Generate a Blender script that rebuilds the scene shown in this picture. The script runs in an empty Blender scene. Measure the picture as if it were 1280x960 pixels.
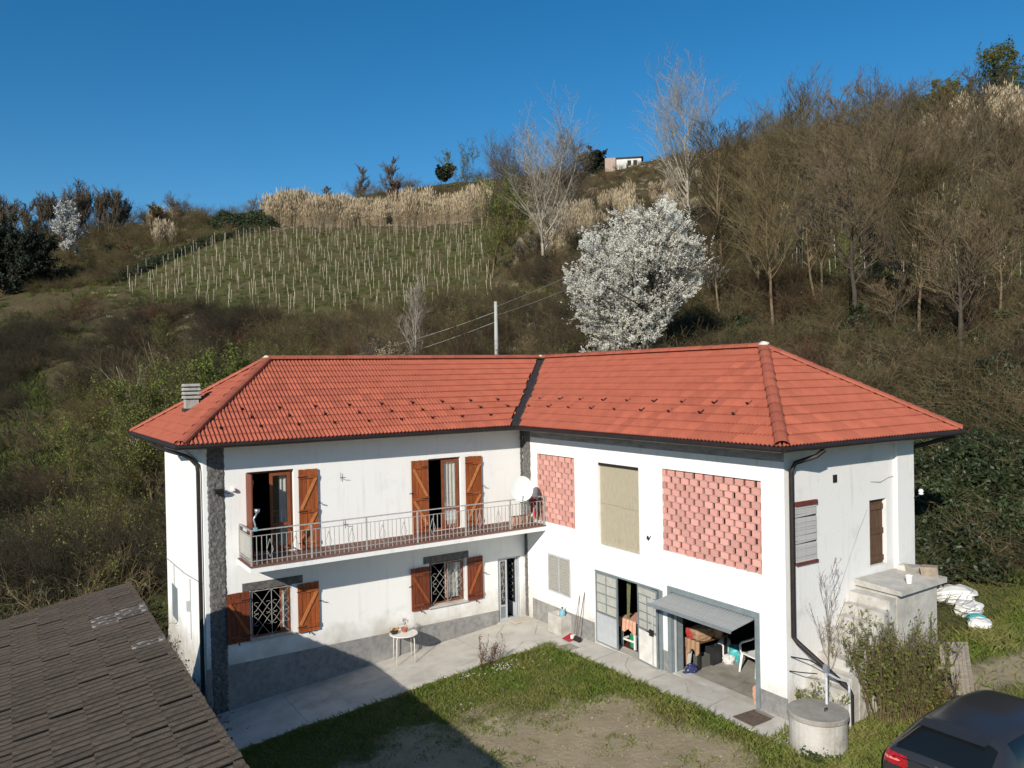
import bpy, bmesh, math, random
import numpy as np
from mathutils import Matrix, Vector
random.seed(7); rng = np.random.default_rng(7)
SC = bpy.context.scene
COL = SC.collection
# ------------------------------------------------------------------ camera
F_PX, PITCH, ROLL, CAM_H = 992.47, 0.0107, -0.019, 7.0
cam_d = bpy.data.cameras.new("camera"); cam = bpy.data.objects.new("camera", cam_d); COL.objects.link(cam)
cam_d.sensor_width = 36.0; cam_d.lens = 36.0 * F_PX / 1280.0; cam_d.clip_start = 0.1; cam_d.clip_end = 5000
cp, sp = math.cos(PITCH), math.sin(PITCH); cr, sr = math.cos(ROLL), math.sin(ROLL)
fwd = Vector((0, cp, -sp)); up0 = Vector((0, sp, cp)); rt0 = Vector((1, 0, 0))
rt = cr * rt0 + sr * up0; up = cr * up0 - sr * rt0
cam.matrix_world = Matrix(((rt.x, up.x, -fwd.x, 0), (rt.y, up.y, -fwd.y, 0), (rt.z, up.z, -fwd.z, CAM_H), (0, 0, 0, 1)))
SC.camera = cam
# ------------------------------------------------------------------ house frame: x = along the left wing, y = along the right wing
HX, HY, HA = 0.277, 22.902, 3.7085
MH = Matrix.Translation((HX, HY, 0)) @ Matrix.Rotation(HA, 4, 'Z')
cA, sA = math.cos(HA), math.sin(HA)
def W(a, b, z=0.0): return Vector((HX + cA * a - sA * b, HY + sA * a + cA * b, z))
def AB(x, y):
    dx, dy = x - HX, y - HY
    return dx * cA + dy * sA, -dx * sA + dy * cA
# ------------------------------------------------------------------ sky, sun, exposure
SUN = Vector((1.74, 1.19, 1.0))                # in the house frame
sw = Vector((cA * SUN.x - sA * SUN.y, sA * SUN.x + cA * SUN.y, SUN.z)).normalized()
elev = math.asin(sw.z); azim = math.atan2(sw.x, sw.y)
world = bpy.data.worlds.new("World"); SC.world = world; world.use_nodes = True
wn = world.node_tree; bg = wn.nodes["Background"]
sky = wn.nodes.new("ShaderNodeTexSky"); sky.sky_type = 'NISHITA'; sky.sun_disc = False
sky.sun_elevation = elev; sky.sun_rotation = azim; sky.altitude = 300; sky.air_density = 1.0; sky.dust_density = 0.15; sky.ozone_density = 4.0
hs = wn.nodes.new('ShaderNodeHueSaturation'); hs.inputs['Saturation'].default_value = 1.30; hs.inputs['Hue'].default_value = .495
wn.links.new(sky.outputs[0], hs.inputs['Color']); wn.links.new(hs.outputs[0], bg.inputs[0]); bg.inputs[1].default_value = 0.096
sun_d = bpy.data.lights.new("sun", 'SUN'); sun = bpy.data.objects.new("sun", sun_d); COL.objects.link(sun)
sun_d.energy = 4.9; sun_d.angle = math.radians(0.53); sun_d.color = (1.0, 0.93, 0.82)
sun.rotation_euler = (-sw).to_track_quat('-Z', 'Y').to_euler(); sun.location = (0, 0, 60)
SC.view_settings.view_transform = 'Standard'; SC.view_settings.look = 'None'
SC.view_settings.exposure = 0.17; SC.view_settings.gamma = 1.0; SC.view_settings.use_curve_mapping = False
SC.cycles.max_bounces = 6; SC.cycles.diffuse_bounces = 3; SC.cycles.glossy_bounces = 2; SC.cycles.transparent_max_bounces = 8
SC.cycles.use_denoising = True
# ------------------------------------------------------------------ materials
def srgb(r, g, b):
    def c(v):
        v /= 255.0
        return v / 12.92 if v <= 0.04045 else ((v + 0.055) / 1.055) ** 2.4
    return (c(r), c(g), c(b), 1.0)
def lin(r, g, b): return (r, g, b, 1.0)
def mat(name, c1, c2=None, scale=4.0, lo=0.35, hi=0.65, rough=0.85, bump=0.0, bscale=30.0, metal=0.0, rand=0.0, c3=None, s3=0.7, lo3=0.55, hi3=0.75,
        stretch=None, streak=None, detail=6.0, spec=0.3, transl=0.0, attr=None, alpha=None):
    m = bpy.data.materials.new(name); m.use_nodes = True
    t = m.node_tree; n = t.nodes; l = t.links
    b = n["Principled BSDF"]; b.inputs["Roughness"].default_value = rough; b.inputs["Metallic"].default_value = metal
    b.inputs["Specular IOR Level"].default_value = spec
    tc = n.new("ShaderNodeTexCoord"); vec = tc.outputs["Object"]
    if stretch:
        mp = n.new("ShaderNodeMapping"); mp.inputs["Scale"].default_value = stretch; l.new(vec, mp.inputs[0]); vec = mp.outputs[0]
    def noise(s, d=detail):
        x = n.new("ShaderNodeTexNoise"); x.inputs["Scale"].default_value = s; x.inputs["Detail"].default_value = d; x.inputs["Roughness"].default_value = 0.62
        l.new(vec, x.inputs["Vector"]); return x.outputs["Fac"]
    def ramp(f, a, b_):
        r = n.new("ShaderNodeMapRange"); r.inputs[1].default_value = a; r.inputs[2].default_value = b_; r.clamp = True; l.new(f, r.inputs[0]); return r.outputs[0]
    def mix(f, a, b_, mode='MIX'):
        x = n.new("ShaderNodeMix"); x.data_type = 'RGBA'; x.blend_type = mode
        if isinstance(f, float): x.inputs[0].default_value = f
        else: l.new(f, x.inputs[0])
        for i, v in ((6, a), (7, b_)):
            if isinstance(v, tuple): x.inputs[i].default_value = v
            else: l.new(v, x.inputs[i])
        return x.outputs[2]
    col = c1
    if c2: col = mix(ramp(noise(scale), lo, hi), c1, c2)
    if c3: col = mix(ramp(noise(s3), lo3, hi3), col, c3)
    if streak:
        mp2 = n.new("ShaderNodeMapping"); mp2.inputs["Scale"].default_value = (2.2, 2.2, .16); l.new(tc.outputs["Object"], mp2.inputs[0]); keep_, vec = vec, mp2.outputs[0]
        f1 = ramp(noise(2.4), .52, .80); vec = keep_
        sx = n.new("ShaderNodeMath"); sx.operation = 'MULTIPLY'; l.new(f1, sx.inputs[0]); l.new(ramp(noise(.9), .40, .65), sx.inputs[1]); col = mix(sx.outputs[0], col, streak)
        # splashed dirt and rising damp along the foot of the wall
        sz_ = n.new("ShaderNodeSeparateXYZ"); l.new(tc.outputs["Object"], sz_.inputs[0]); dz_ = n.new("ShaderNodeMath"); dz_.operation = 'MULTIPLY_ADD'; l.new(noise(1.7), dz_.inputs[0]); dz_.inputs[1].default_value = 1.6; l.new(sz_.outputs["Z"], dz_.inputs[2])
        col = mix(ramp(dz_.outputs[0], 1.75, .95), col, lin(.47, .44, .385))
    if rand:
        oi = n.new("ShaderNodeObjectInfo"); mr = n.new("ShaderNodeMapRange"); mr.inputs[3].default_value = 1 - rand; mr.inputs[4].default_value = 1 + rand
        l.new(oi.outputs["Random"], mr.inputs[0])
        cx = n.new("ShaderNodeCombineColor")
        for i in range(3): l.new(mr.outputs[0], cx.inputs[i])
        col = mix(1.0, col, cx.outputs[0], 'MULTIPLY')
    if attr:
        at = n.new("ShaderNodeAttribute"); at.attribute_name = attr
        col = mix(1.0, col, at.outputs["Color"], 'MULTIPLY')
    if isinstance(col, tuple): b.inputs["Base Color"].default_value = col
    else: l.new(col, b.inputs["Base Color"])
    if bump:
        bp = n.new("ShaderNodeBump"); bp.inputs["Strength"].default_value = bump; bp.inputs["Distance"].default_value = 0.02
        l.new(noise(bscale, 4.0), bp.inputs["Height"]); l.new(bp.outputs[0], b.inputs["Normal"])
    if transl:
        tr = n.new("ShaderNodeBsdfTranslucent"); ms = n.new("ShaderNodeMixShader"); ms.inputs[0].default_value = transl
        if isinstance(col, tuple): tr.inputs[0].default_value = col
        else: l.new(col, tr.inputs[0])
        l.new(b.outputs[0], ms.inputs[1]); l.new(tr.outputs[0], ms.inputs[2]); l.new(ms.outputs[0], n["Material Output"].inputs[0])
    if alpha is not None: b.inputs["Alpha"].default_value = alpha
    return m
MT = {}
MT['plaster'] = mat('white_plaster', lin(.80, .80, .78), lin(.68, .67, .64), 1.3, .58, .80, .9, .25, 45, c3=lin(.50, .48, .44), s3=3.0, lo3=.70, hi3=.86, streak=lin(.52, .50, .46))
MT['plaster_old'] = mat('weathered_white_plaster', lin(.72, .71, .69), lin(.58, .56, .52), 1.5, .52, .75, .92, .35, 35, c3=lin(.36, .34, .31), s3=4.0, lo3=.66, hi3=.82, streak=lin(.42, .40, .36))
MT['render_grey'] = mat('rough_grey_render', lin(.29, .285, .275), lin(.19, .185, .18), 8, .4, .7, .95, .9, 60, c3=lin(.36, .35, .33), s3=1.2)
MT['render_dark'] = mat('rusticated_dark_render', lin(.17, .163, .155), lin(.095, .092, .088), 14, .4, .6, .95, 1.0, 40)
MT['render_pale'] = mat('bare_cement_band', lin(.36, .355, .35), lin(.20, .19, .18), 2.5, .45, .68, .95, .5, 40, stretch=(1, 1, 3))
MT['lintel'] = mat('grey_render_lintel', lin(.15, .145, .14), lin(.09, .088, .085), 10, .4, .6, .95, .8, 50)
MT['tile'] = mat('terracotta_tile', lin(.375, .104, .062), lin(.295, .078, .046), 3.0, .35, .7, .75, .3, 60, rand=.14, c3=lin(.25, .085, .06), s3=1.1, lo3=.6, hi3=.85)
MT['ridge'] = mat('terracotta_ridge_tile', lin(.385, .108, .064), lin(.30, .082, .048), 3.0, .35, .7, .7, .25, 60, rand=.12)
MT['mortar'] = mat('pale_mortar', lin(.70, .66, .58), lin(.5, .45, .38), 12, rough=.95, bump=.5)
MT['flash'] = mat('dark_brown_flashing', lin(.045, .036, .034), lin(.06, .05, .045), 6, rough=.55, metal=.2)
MT['gutter'] = mat('dark_brown_gutter_metal', lin(.028, .022, .020), lin(.04, .032, .028), 8, rough=.45, metal=.3)
MT['soffit'] = mat('grey_eave_soffit', lin(.16, .13, .11), lin(.10, .085, .075), 5, rough=.9)
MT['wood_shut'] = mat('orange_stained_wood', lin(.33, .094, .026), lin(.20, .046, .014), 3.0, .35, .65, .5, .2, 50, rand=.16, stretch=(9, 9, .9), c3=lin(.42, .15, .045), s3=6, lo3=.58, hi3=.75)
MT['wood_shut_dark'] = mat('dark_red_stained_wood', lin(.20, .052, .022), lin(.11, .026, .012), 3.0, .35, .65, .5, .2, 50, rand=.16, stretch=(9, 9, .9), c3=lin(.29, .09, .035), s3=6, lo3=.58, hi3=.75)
MT['wood_brace'] = mat('light_orange_wood_brace', lin(.48, .20, .07), lin(.36, .12, .04), 5, rough=.5, stretch=(4, 4, 4))
MT['wood_old'] = mat('weathered_brown_wood', lin(.13, .072, .04), lin(.07, .038, .022), 4, rough=.8, bump=.3, stretch=(9, 9, .8), rand=.1)
MT['wood_grey'] = mat('grey_weathered_plank', lin(.30, .26, .21), lin(.19, .16, .13), 4, rough=.9, bump=.3, stretch=(1.2, 9, 9), rand=.18)
MT['frame_wood'] = mat('brown_window_frame', lin(.24, .075, .03), lin(.17, .05, .022), 5, rough=.5)
MT['iron'] = mat('black_hinge_iron', lin(.03, .028, .027), rough=.6, metal=.4)
MT['iron_white'] = mat('pale_painted_iron', lin(.42, .41, .38), lin(.30, .285, .26), 20, rough=.6)
MT['rail'] = mat('grey_painted_railing', lin(.42, .42, .40), lin(.30, .295, .28), 12, rough=.55)
MT['glass'] = mat('dark_window_glass', lin(.02, .024, .026), rough=.06, spec=.6)
MT['curtain'] = mat('white_net_curtain', lin(.62, .62, .58), lin(.42, .42, .39), 6, rough=.95, stretch=(5, 5, .3))
MT['dark'] = mat('dark_shade_and_soil', lin(.035, .033, .031), lin(.02, .019, .018), 3, rough=.95)  # darkness of unlit rooms put into the colour; also used for soil and backings
MT['floor_red'] = mat('red_floor', lin(.12, .035, .025), lin(.08, .025, .02), 4, rough=.7)
MT['brick'] = mat('pink_brick', lin(.62, .315, .27), lin(.52, .25, .215), 6, .35, .65, .9, .4, 70, rand=.16, c3=lin(.60, .40, .33), s3=5, lo3=.55, hi3=.72)
MT['brick_mortar'] = mat('grey_pink_mortar', lin(.52, .33, .28), lin(.42, .25, .21), 12, rough=.95)
MT['board'] = mat('beige_board', lin(.42, .37, .27), lin(.34, .30, .22), 9, .35, .65, .9, .15, 60, stretch=(3, 3, .6), c3=lin(.30, .265, .20), s3=2.5, lo3=.6, hi3=.75)
MT['metal_grey'] = mat('grey_blue_painted_metal', lin(.20, .235, .25), lin(.16, .19, .20), 6, rough=.5)
MT['metal_pale'] = mat('pale_grey_painted_metal', lin(.47, .49, .51), lin(.39, .41, .43), 4, rough=.5)
MT['metal_white'] = mat('white_painted_metal', lin(.74, .72, .67), lin(.60, .58, .54), 5, rough=.5)
MT['galv'] = mat('galvanised_sheet', lin(.33, .345, .345), lin(.25, .265, .265), 5, rough=.45, metal=.25, stretch=(.6, 3, 3))
MT['pane_pale'] = mat('frosted_pane', lin(.46, .46, .41), lin(.37, .37, .33), 6, rough=.25, spec=.5)
MT['pane_wired'] = mat('wired_glass', lin(.36, .35, .30), lin(.52, .51, .45), 40, rough=.3, spec=.5)
MT['concrete'] = mat('concrete', lin(.56, .53, .475), lin(.42, .395, .35), 1.6, .35, .7, .95, .5, 40, c3=lin(.28, .26, .22), s3=.9, lo3=.55, hi3=.8)
MT['concrete_pale'] = mat('pale_worn_concrete', lin(.52, .50, .46), lin(.36, .34, .30), 3.0, .4, .7, .95, .6, 40, c3=lin(.20, .185, .16), s3=2.2, lo3=.6, hi3=.78)
MT['concrete_dark'] = mat('stained_concrete', lin(.34, .32, .28), lin(.22, .20, .17), 2.5, .4, .68, .95, .6, 40, c3=lin(.13, .12, .10), s3=1.7, lo3=.6, hi3=.76)
MT['chimney'] = mat('cement_chimney', lin(.40, .40, .37), lin(.28, .28, .25), 9, rough=.95, bump=.5)
MT['white_plastic'] = mat('white_plastic', lin(.78, .78, .77), rough=.45)
MT['white_paint'] = mat('white_enamel', lin(.78, .75, .70), lin(.62, .58, .53), 9, .5, .75, rough=.45)
MT['dish'] = mat('satellite_dish_enamel', lin(.66, .68, .66), lin(.6, .62, .6), 3, rough=.4)
MT['old_tile'] = mat('old_brown_roof_tile', lin(.112, .088, .066), lin(.058, .046, .036), 7, .35, .65, .95, .8, 60, rand=.12, c3=lin(.17, .145, .125), s3=5.0, lo3=.60, hi3=.78)
MT['old_groove'] = mat('shaded_mossy_groove', lin(.022, .019, .015), lin(.035, .030, .022), 6, rough=.95, bump=.6)  # shade under the tile ribs put into the colour, together with moss
MT['lichen_tile'] = mat('lichen_grey_roof_tile', lin(.10, .085, .072), lin(.36, .35, .33), 7, .50, .66, .95, .8, 60, rand=.2)
MT['balc_tile'] = mat('red_balcony_tile', lin(.24, .115, .085), lin(.17, .08, .06), 5, rough=.7, rand=.1)
MT['terracotta'] = mat('terracotta_pot', lin(.42, .16, .09), lin(.33, .12, .07), 6, rough=.8)
MT['leaf'] = mat('green_leaf', lin(.075, .12, .03), lin(.05, .085, .02), 5, rough=.6, rand=.25, transl=.25)
MT['petal_orange'] = mat('orange_petal', lin(.75, .30, .02), rough=.7)
MT['petal_white'] = mat('white_petal', lin(.80, .80, .76), rough=.7)
MT['kraft'] = mat('brown_paper', lin(.37, .235, .14), lin(.28, .17, .10), 7, rough=.85, bump=.4)
MT['red_cloth'] = mat('red_cloth', lin(.42, .05, .04), lin(.30, .03, .03), 6, rough=.85)
MT['peach_cloth'] = mat('peach_cloth', lin(.62, .36, .25), lin(.50, .27, .18), 6, rough=.9)
MT['black_plastic'] = mat('black_plastic', lin(.022, .022, .024), rough=.5)
MT['crate'] = mat('grey_green_plastic_crate', lin(.09, .095, .085), rough=.6)
MT['bag_white'] = mat('white_plastic_bag', lin(.72, .72, .70), lin(.58, .58, .55), 9, rough=.45, bump=.12, bscale=9)
MT['bag_teal'] = mat('teal_plastic', lin(.05, .33, .34), lin(.10, .45, .47), 9, rough=.4)
MT['green_plastic'] = mat('green_plastic', lin(.02, .26, .13), rough=.45)
MT['blue_plastic'] = mat('pale_blue_plastic', lin(.18, .38, .46), rough=.35)
MT['navy'] = mat('navy_cloth', lin(.02, .025, .09), lin(.25, .28, .36), 16, .55, .62, rough=.8)
MT['red_plastic'] = mat('red_plastic', lin(.40, .03, .045), rough=.45)
MT['broom_wood'] = mat('brown_stick', lin(.16, .10, .07), rough=.7)
MT['mat'] = mat('pale_doormat', lin(.55, .50, .41), lin(.44, .40, .33), 30, rough=.95)
MT['rust_grate'] = mat('rusty_grate', lin(.13, .10, .08), lin(.08, .06, .05), 18, rough=.9)
MT['pvc'] = mat('grey_white_pvc', lin(.58, .60, .62), lin(.46, .48, .50), 9, rough=.5)
MT['stone'] = mat('rubble_stone', lin(.34, .27, .20), lin(.22, .18, .14), 6, rough=.95, bump=.6)
MT['blind'] = mat('grey_blind_slat', lin(.46, .445, .43), lin(.38, .37, .36), 8, rough=.7, rand=.07)
MT['redwood'] = mat('dark_red_lintel', lin(.15, .035, .025), lin(.10, .025, .02), 6, rough=.8)
MT['car'] = mat('dark_grey_car_paint', lin(.040, .042, .048), rough=.22, spec=.6, metal=.35)
MT['car_glass'] = mat('tinted_car_glass', lin(.008, .010, .010), rough=.04, spec=.8)
MT['tyre'] = mat('tyre_rubber', lin(.02, .02, .02), rough=.9)
MT['rim'] = mat('alloy_rim', lin(.3, .3, .31), rough=.35, metal=.8)
MT['tail'] = mat('red_tail_lamp', lin(.42, .012, .02), lin(.25, .008, .012), 20, rough=.12, spec=.7)
MT['tail_pale'] = mat('pink_reflector', lin(.75, .22, .22), rough=.2)
MT['plate'] = mat('white_number_plate', lin(.78, .78, .78), rough=.4)
MT['plate_blue'] = mat('blue_plate_band', lin(.03, .18, .42), rough=.4)
MT['chrome'] = mat('chrome', lin(.55, .55, .55), rough=.12, metal=1.0)
MT['silver'] = mat('silver_lamp_metal', lin(.42, .46, .52), rough=.3, metal=.6)
# vegetation
MT['bark_pale'] = mat('pale_bark', lin(.40, .365, .30), lin(.24, .21, .17), 6, rough=.95, rand=.1)
MT['bark_grey'] = mat('grey_brown_bark', lin(.19, .142, .082), lin(.105, .078, .046), 4, rough=.95, rand=.15)
MT['bark_dark'] = mat('dark_bark', lin(.075, .060, .045), lin(.045, .036, .028), 4, rough=.95, rand=.15)
MT['twig'] = mat('grey_brown_twig', lin(.135, .102, .048), lin(.060, .050, .023), .8, rough=.95, rand=.5)
MT['twig_dark'] = mat('dark_brown_twig', lin(.055, .043, .026), lin(.030, .026, .015), .8, rough=.95, rand=.45)
MT['twig_tan'] = mat('tan_twig', lin(.20, .148, .078), lin(.11, .085, .045), .8, rough=.95, rand=.3)
MT['twig_rust'] = mat('rusty_twig', lin(.115, .062, .034), lin(.07, .04, .024), .8, rough=.95, rand=.3)
MT['twig_sky'] = mat('grey_mauve_twig', lin(.125, .102, .074), lin(.08, .066, .05), .8, rough=.95, rand=.2)
MT['bud'] = mat('yellow_green_bud', lin(.20, .245, .045), lin(.13, .16, .035), 1.0, rough=.7, rand=.3, transl=.3)
MT['ivy'] = mat('dark_ivy_leaf', lin(.035, .050, .018), lin(.020, .030, .012), 3, rough=.5, rand=.3)
MT['pine'] = mat('dark_conifer_needle', lin(.022, .035, .017), lin(.014, .022, .012), 3, rough=.7, rand=.25)
MT['blossom'] = mat('white_blossom', lin(.92, .90, .82), lin(.82, .80, .70), 2.0, rough=.8, transl=.38)
MT['blossom_grey'] = mat('far_white_blossom', lin(.55, .55, .52), lin(.42, .42, .39), 2.0, rough=.8, transl=.2)
MT['reed'] = mat('dry_reed', lin(.50, .41, .275), lin(.34, .27, .175), .7, rough=.9, rand=.22, transl=.2)
MT['grass'] = mat('grass_blade', lin(.135, .190, .030), lin(.215, .225, .055), .9, .38, .62, rough=.75, transl=.3, c3=lin(.27, .24, .095), s3=.55, lo3=.52, hi3=.72)
MT['grass_rough'] = mat('rough_grass', lin(.060, .100, .016), lin(.150, .135, .045), .12, .42, .60, rough=.8, rand=.3, transl=.3)
MT['post'] = mat('pale_vineyard_post', lin(.52, .46, .34), lin(.38, .33, .25), 6, rough=.9, rand=.2)
MT['vine'] = mat('vine_wood', lin(.16, .12, .08), lin(.10, .075, .05), 3, rough=.95)
MT['pole'] = mat('grey_concrete_pole', lin(.42, .42, .40), lin(.33, .33, .31), 3, rough=.9)
MT['wire'] = mat('grey_wire', lin(.30, .29, .27), rough=.6)
MT['ruin_pink'] = mat('pinkish_block_wall', lin(.40, .31, .26), lin(.33, .25, .21), 2, rough=.95)
MT['ruin_white'] = mat('whitewashed_wall', lin(.62, .61, .58), lin(.5, .49, .46), 1, rough=.95)
MT['ruin_dark'] = mat('dark_sheet_roof', lin(.05, .045, .042), rough=.9)
# ------------------------------------------------------------------ mesh building
class MB:
    def __init__(s): s.v = []; s.f = []; s.m = []
    def add(s, vs, fs, mi=0):
        o = len(s.v); s.v += [tuple(v) for v in vs]; s.f += [tuple(i + o for i in f) for f in fs]; s.m += [mi] * len(fs); return s
    def hexa(s, p, mi=0):
        return s.add(p, [(0, 3, 2, 1), (4, 5, 6, 7), (0, 1, 5, 4), (1, 2, 6, 5), (2, 3, 7, 6), (3, 0, 4, 7)], mi)
    def box(s, x0, x1, y0, y1, z0, z1, mi=0):
        if x0 > x1: x0, x1 = x1, x0
        if y0 > y1: y0, y1 = y1, y0
        if z0 > z1: z0, z1 = z1, z0
        return s.hexa([(x0, y0, z0), (x1, y0, z0), (x1, y1, z0), (x0, y1, z0), (x0, y0, z1), (x1, y0, z1), (x1, y1, z1), (x0, y1, z1)], mi)
    def bar(s, p0, p1, w, h, side=None, mi=0):
        p0, p1 = Vector(p0), Vector(p1); d = (p1 - p0).normalized()
        sd = Vector(side) if side else (Vector((0, 0, 1)) if abs(d.z) < .9 else Vector((1, 0, 0)))
        u = d.cross(sd).normalized(); v = d.cross(u).normalized(); u = u * w / 2; v = v * h / 2
        return s.hexa([p0 - u - v, p0 + u - v, p0 + u + v, p0 - u + v, p1 - u - v, p1 + u - v, p1 + u + v, p1 - u + v], mi)
    def tube(s, pts, r, n=8, mi=0, cap=True):
        pts = [Vector(p) for p in pts]; k = len(pts)
        rs = r if isinstance(r, (list, tuple)) else [r] * k
        vs = []; ref = None
        for i, p in enumerate(pts):
            d = (pts[min(i + 1, k - 1)] - pts[max(i - 1, 0)]).normalized()
            if ref is None: ref = d.orthogonal().normalized()
            ref = (ref - d * ref.dot(d)); ref = ref.normalized() if ref.length > 1e-6 else d.orthogonal().normalized()
            b = d.cross(ref)
            for j in range(n):
                t = 2 * math.pi * j / n; vs.append(p + (ref * math.cos(t) + b * math.sin(t)) * rs[i])
        fs = [(i * n + j, i * n + (j + 1) % n, (i + 1) * n + (j + 1) % n, (i + 1) * n + j) for i in range(k - 1) for j in range(n)]
        if cap: fs += [tuple(range(n - 1, -1, -1)), tuple((k - 1) * n + j for j in range(n))]
        return s.add(vs, fs, mi)
    def lathe(s, prof, n=20, c=(0, 0, 0), mi=0, cap=True):
        vs = [(c[0] + r * math.cos(2 * math.pi * j / n), c[1] + r * math.sin(2 * math.pi * j / n), c[2] + z) for r, z in prof for j in range(n)]
        k = len(prof)
        fs = [(i * n + j, i * n + (j + 1) % n, (i + 1) * n + (j + 1) % n, (i + 1) * n + j) for i in range(k - 1) for j in range(n)]
        if cap: fs += [tuple(range(n - 1, -1, -1)), tuple((k - 1) * n + j for j in range(n))]
        return s.add(vs, fs, mi)
    def build(s, name, mats, parent=None, smooth=False, kind=None, mw=None):
        me = bpy.data.meshes.new(name); me.from_pydata(s.v, [], s.f)
        mats = mats if isinstance(mats, (list, tuple)) else [mats]
        for m in mats: me.materials.append(MT[m] if isinstance(m, str) else m)
        if len(mats) > 1: me.polygons.foreach_set('material_index', s.m)
        if smooth: me.shade_smooth()
        me.update()
        return link(name, me, parent, kind, mw)
def link(name, me, parent=None, kind=None, mw=None):
    o = bpy.data.objects.new(name, me); COL.objects.link(o)
    if parent: o.parent = parent
    if mw is not None: o.matrix_basis = mw
    if kind: o['kind'] = kind
    return o
def tag(o, label, cat, group=None):
    o['label'] = label; o['category'] = cat
    if group: o['group'] = group
    return o
def thing(name, label, cat, a=None, b=None, z=0.0, rot=0.0, group=None, mw=None):
    """an Empty at the thing's base; a, b, z in the house frame"""
    o = bpy.data.objects.new(name, None); COL.objects.link(o); o.empty_display_size = .2
    o.matrix_basis = mw if mw is not None else MH @ Matrix.Translation((a, b, z)) @ Matrix.Rotation(rot, 4, 'Z')
    return tag(o, label, cat, group)
def np_mesh(name, V, faces, k, mats, mi=None, smooth=False):
    """V (n,3) float array, faces (m,k) int array"""
    me = bpy.data.meshes.new(name); V = np.asarray(V, np.float32); faces = np.asarray(faces, np.int32)
    me.vertices.add(len(V)); me.vertices.foreach_set('co', V.ravel())
    me.loops.add(faces.size); me.loops.foreach_set('vertex_index', faces.ravel())
    me.polygons.add(len(faces)); me.polygons.foreach_set('loop_start', np.arange(0, faces.size, k, dtype=np.int32))
    for m in mats: me.materials.append(MT[m])
    if mi is not None: me.polygons.foreach_set('material_index', np.asarray(mi, np.int32))
    me.update(calc_edges=True)
    if smooth: me.shade_smooth()
    return me
# ------------------------------------------------------------------ terrain height
def gz_ab(a, b):
    a = np.clip(a, -12, 15); bb = b; b = np.clip(b, -8, 8) - .07 * np.clip(bb - 10.2, 0, 3) / .025 * .55
    return 0.05 + 0.025 * b - 0.09 * np.where(a > 9, 9 + (a - 9) * .4, a)
HOR = lambda px: 469.4 - 0.019 * (px - 640)
# columns of the hillside: azimuth (as px of the photograph) -> (forward distance m, height m)
def zr(px, y, row): return CAM_H + y * (HOR(px) - row) / F_PX
PROF = {
    -500: [(20, -.9), (35, -.8), (50, .3), (80, 8), (120, 19), (160, 32), (185, 33), (260, 33)],
    0: [(20, -.9), (35, -.8), (50, 1.0), (66, 4.8), (82, 10), (120, zr(0, 120, 355)), (158, zr(0, 158, 300)), (180, zr(0, 180, 296)), (260, 34)],
    150: [(20, -.9), (34, -.5), (48, 1.8), (64, 6), (82, zr(150, 82, 420)), (115, zr(150, 115, 345)), (150, zr(150, 150, 295)), (175, zr(150, 175, 280)), (260, 36)],
    300: [(20, -.6), (30, .2), (42, 2.4), (60, 7.0), (80, zr(300, 80, 412)), (110, zr(300, 110, 340)), (140, zr(300, 140, 292)), (160, zr(300, 160, 277)), (185, zr(300, 185, 268)), (260, 38)],
    450: [(20, -.3), (28, .6), (40, 4.0), (55, 8.6), (75, zr(450, 75, 412)), (105, zr(450, 105, 340)), (138, zr(450, 138, 288)), (152, zr(450, 152, 274)), (185, zr(450, 185, 246)), (215, zr(450, 215, 245)), (280, 44)],
    600: [(20, 0), (28, .8), (38, 4.2), (52, 9.0), (72, zr(600, 72, 405)), (100, zr(600, 100, 340)), (135, zr(600, 135, 288)), (150, zr(600, 150, 268)), (185, zr(600, 185, 228)), (215, zr(600, 215, 226)), (280, 50)],
    750: [(20, .1), (26, .9), (35, 5.2), (48, 9.0), (66, zr(750, 66, 372)), (90, zr(750, 90, 310)), (120, zr(750, 120, 255)), (150, zr(750, 150, 216)), (185, zr(750, 185, 208)), (280, 55)],
    900: [(20, .2), (25, 1.0), (34, 6.2), (46, zr(900, 46, 395)), (60, zr(900, 60, 350)), (80, zr(900, 80, 298)), (108, zr(900, 108, 240)), (140, zr(900, 140, 195)), (170, zr(900, 170, 188)), (280, 58)],
    1050: [(20, .4), (24, 1.2), (30, 4.6), (38, 8.0), (50, zr(1050, 50, 358)), (64, zr(1050, 64, 318)), (85, zr(1050, 85, 270)), (110, zr(1050, 110, 205)), (135, zr(1050, 135, 168)), (165, zr(1050, 165, 165)), (280, 62)],
    1280: [(16, .5), (19, .95), (22, 2.6), (28, 6.0), (38, 9.4), (50, zr(1280, 50, 345)), (62, zr(1280, 62, 300)), (85, zr(1280, 85, 215)), (110, zr(1280, 110, 145)), (130, zr(1280, 130, 122)), (160, zr(1280, 160, 122)), (280, 66)],
    1800: [(14, .5), (18, 1.2), (22, 3.4), (30, 7.5), (40, 11), (55, 16), (85, 28), (110, 40), (130, 46), (160, 48), (280, 60)],
}
_px = np.array(sorted(PROF)); _gy = np.arange(10, 700, 1.0)
_tab = []
for p in _px:
    q = PROF[int(p)]; ys = [t[0] for t in q] + [420, 700]; zs = [t[1] for t in q] + [q[-1][1] - 14, q[-1][1] - 40]
    _tab.append(np.interp(_gy, ys, zs))
_tab = np.array(_tab)
_kx = np.arange(-500, 1801, 25.0)
_T = np.array([[0.0]]); _T = np.stack([np.interp(_kx, _px, _tab[:, j]) for j in range(len(_gy))], 1)
for _ in range(3):
    _T[1:-1] = (_T[:-2] + 2 * _T[1:-1] + _T[2:]) / 4
    _T[:, 1:-1] = (_T[:, :-2] + 2 * _T[:, 1:-1] + _T[:, 2:]) / 4
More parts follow.
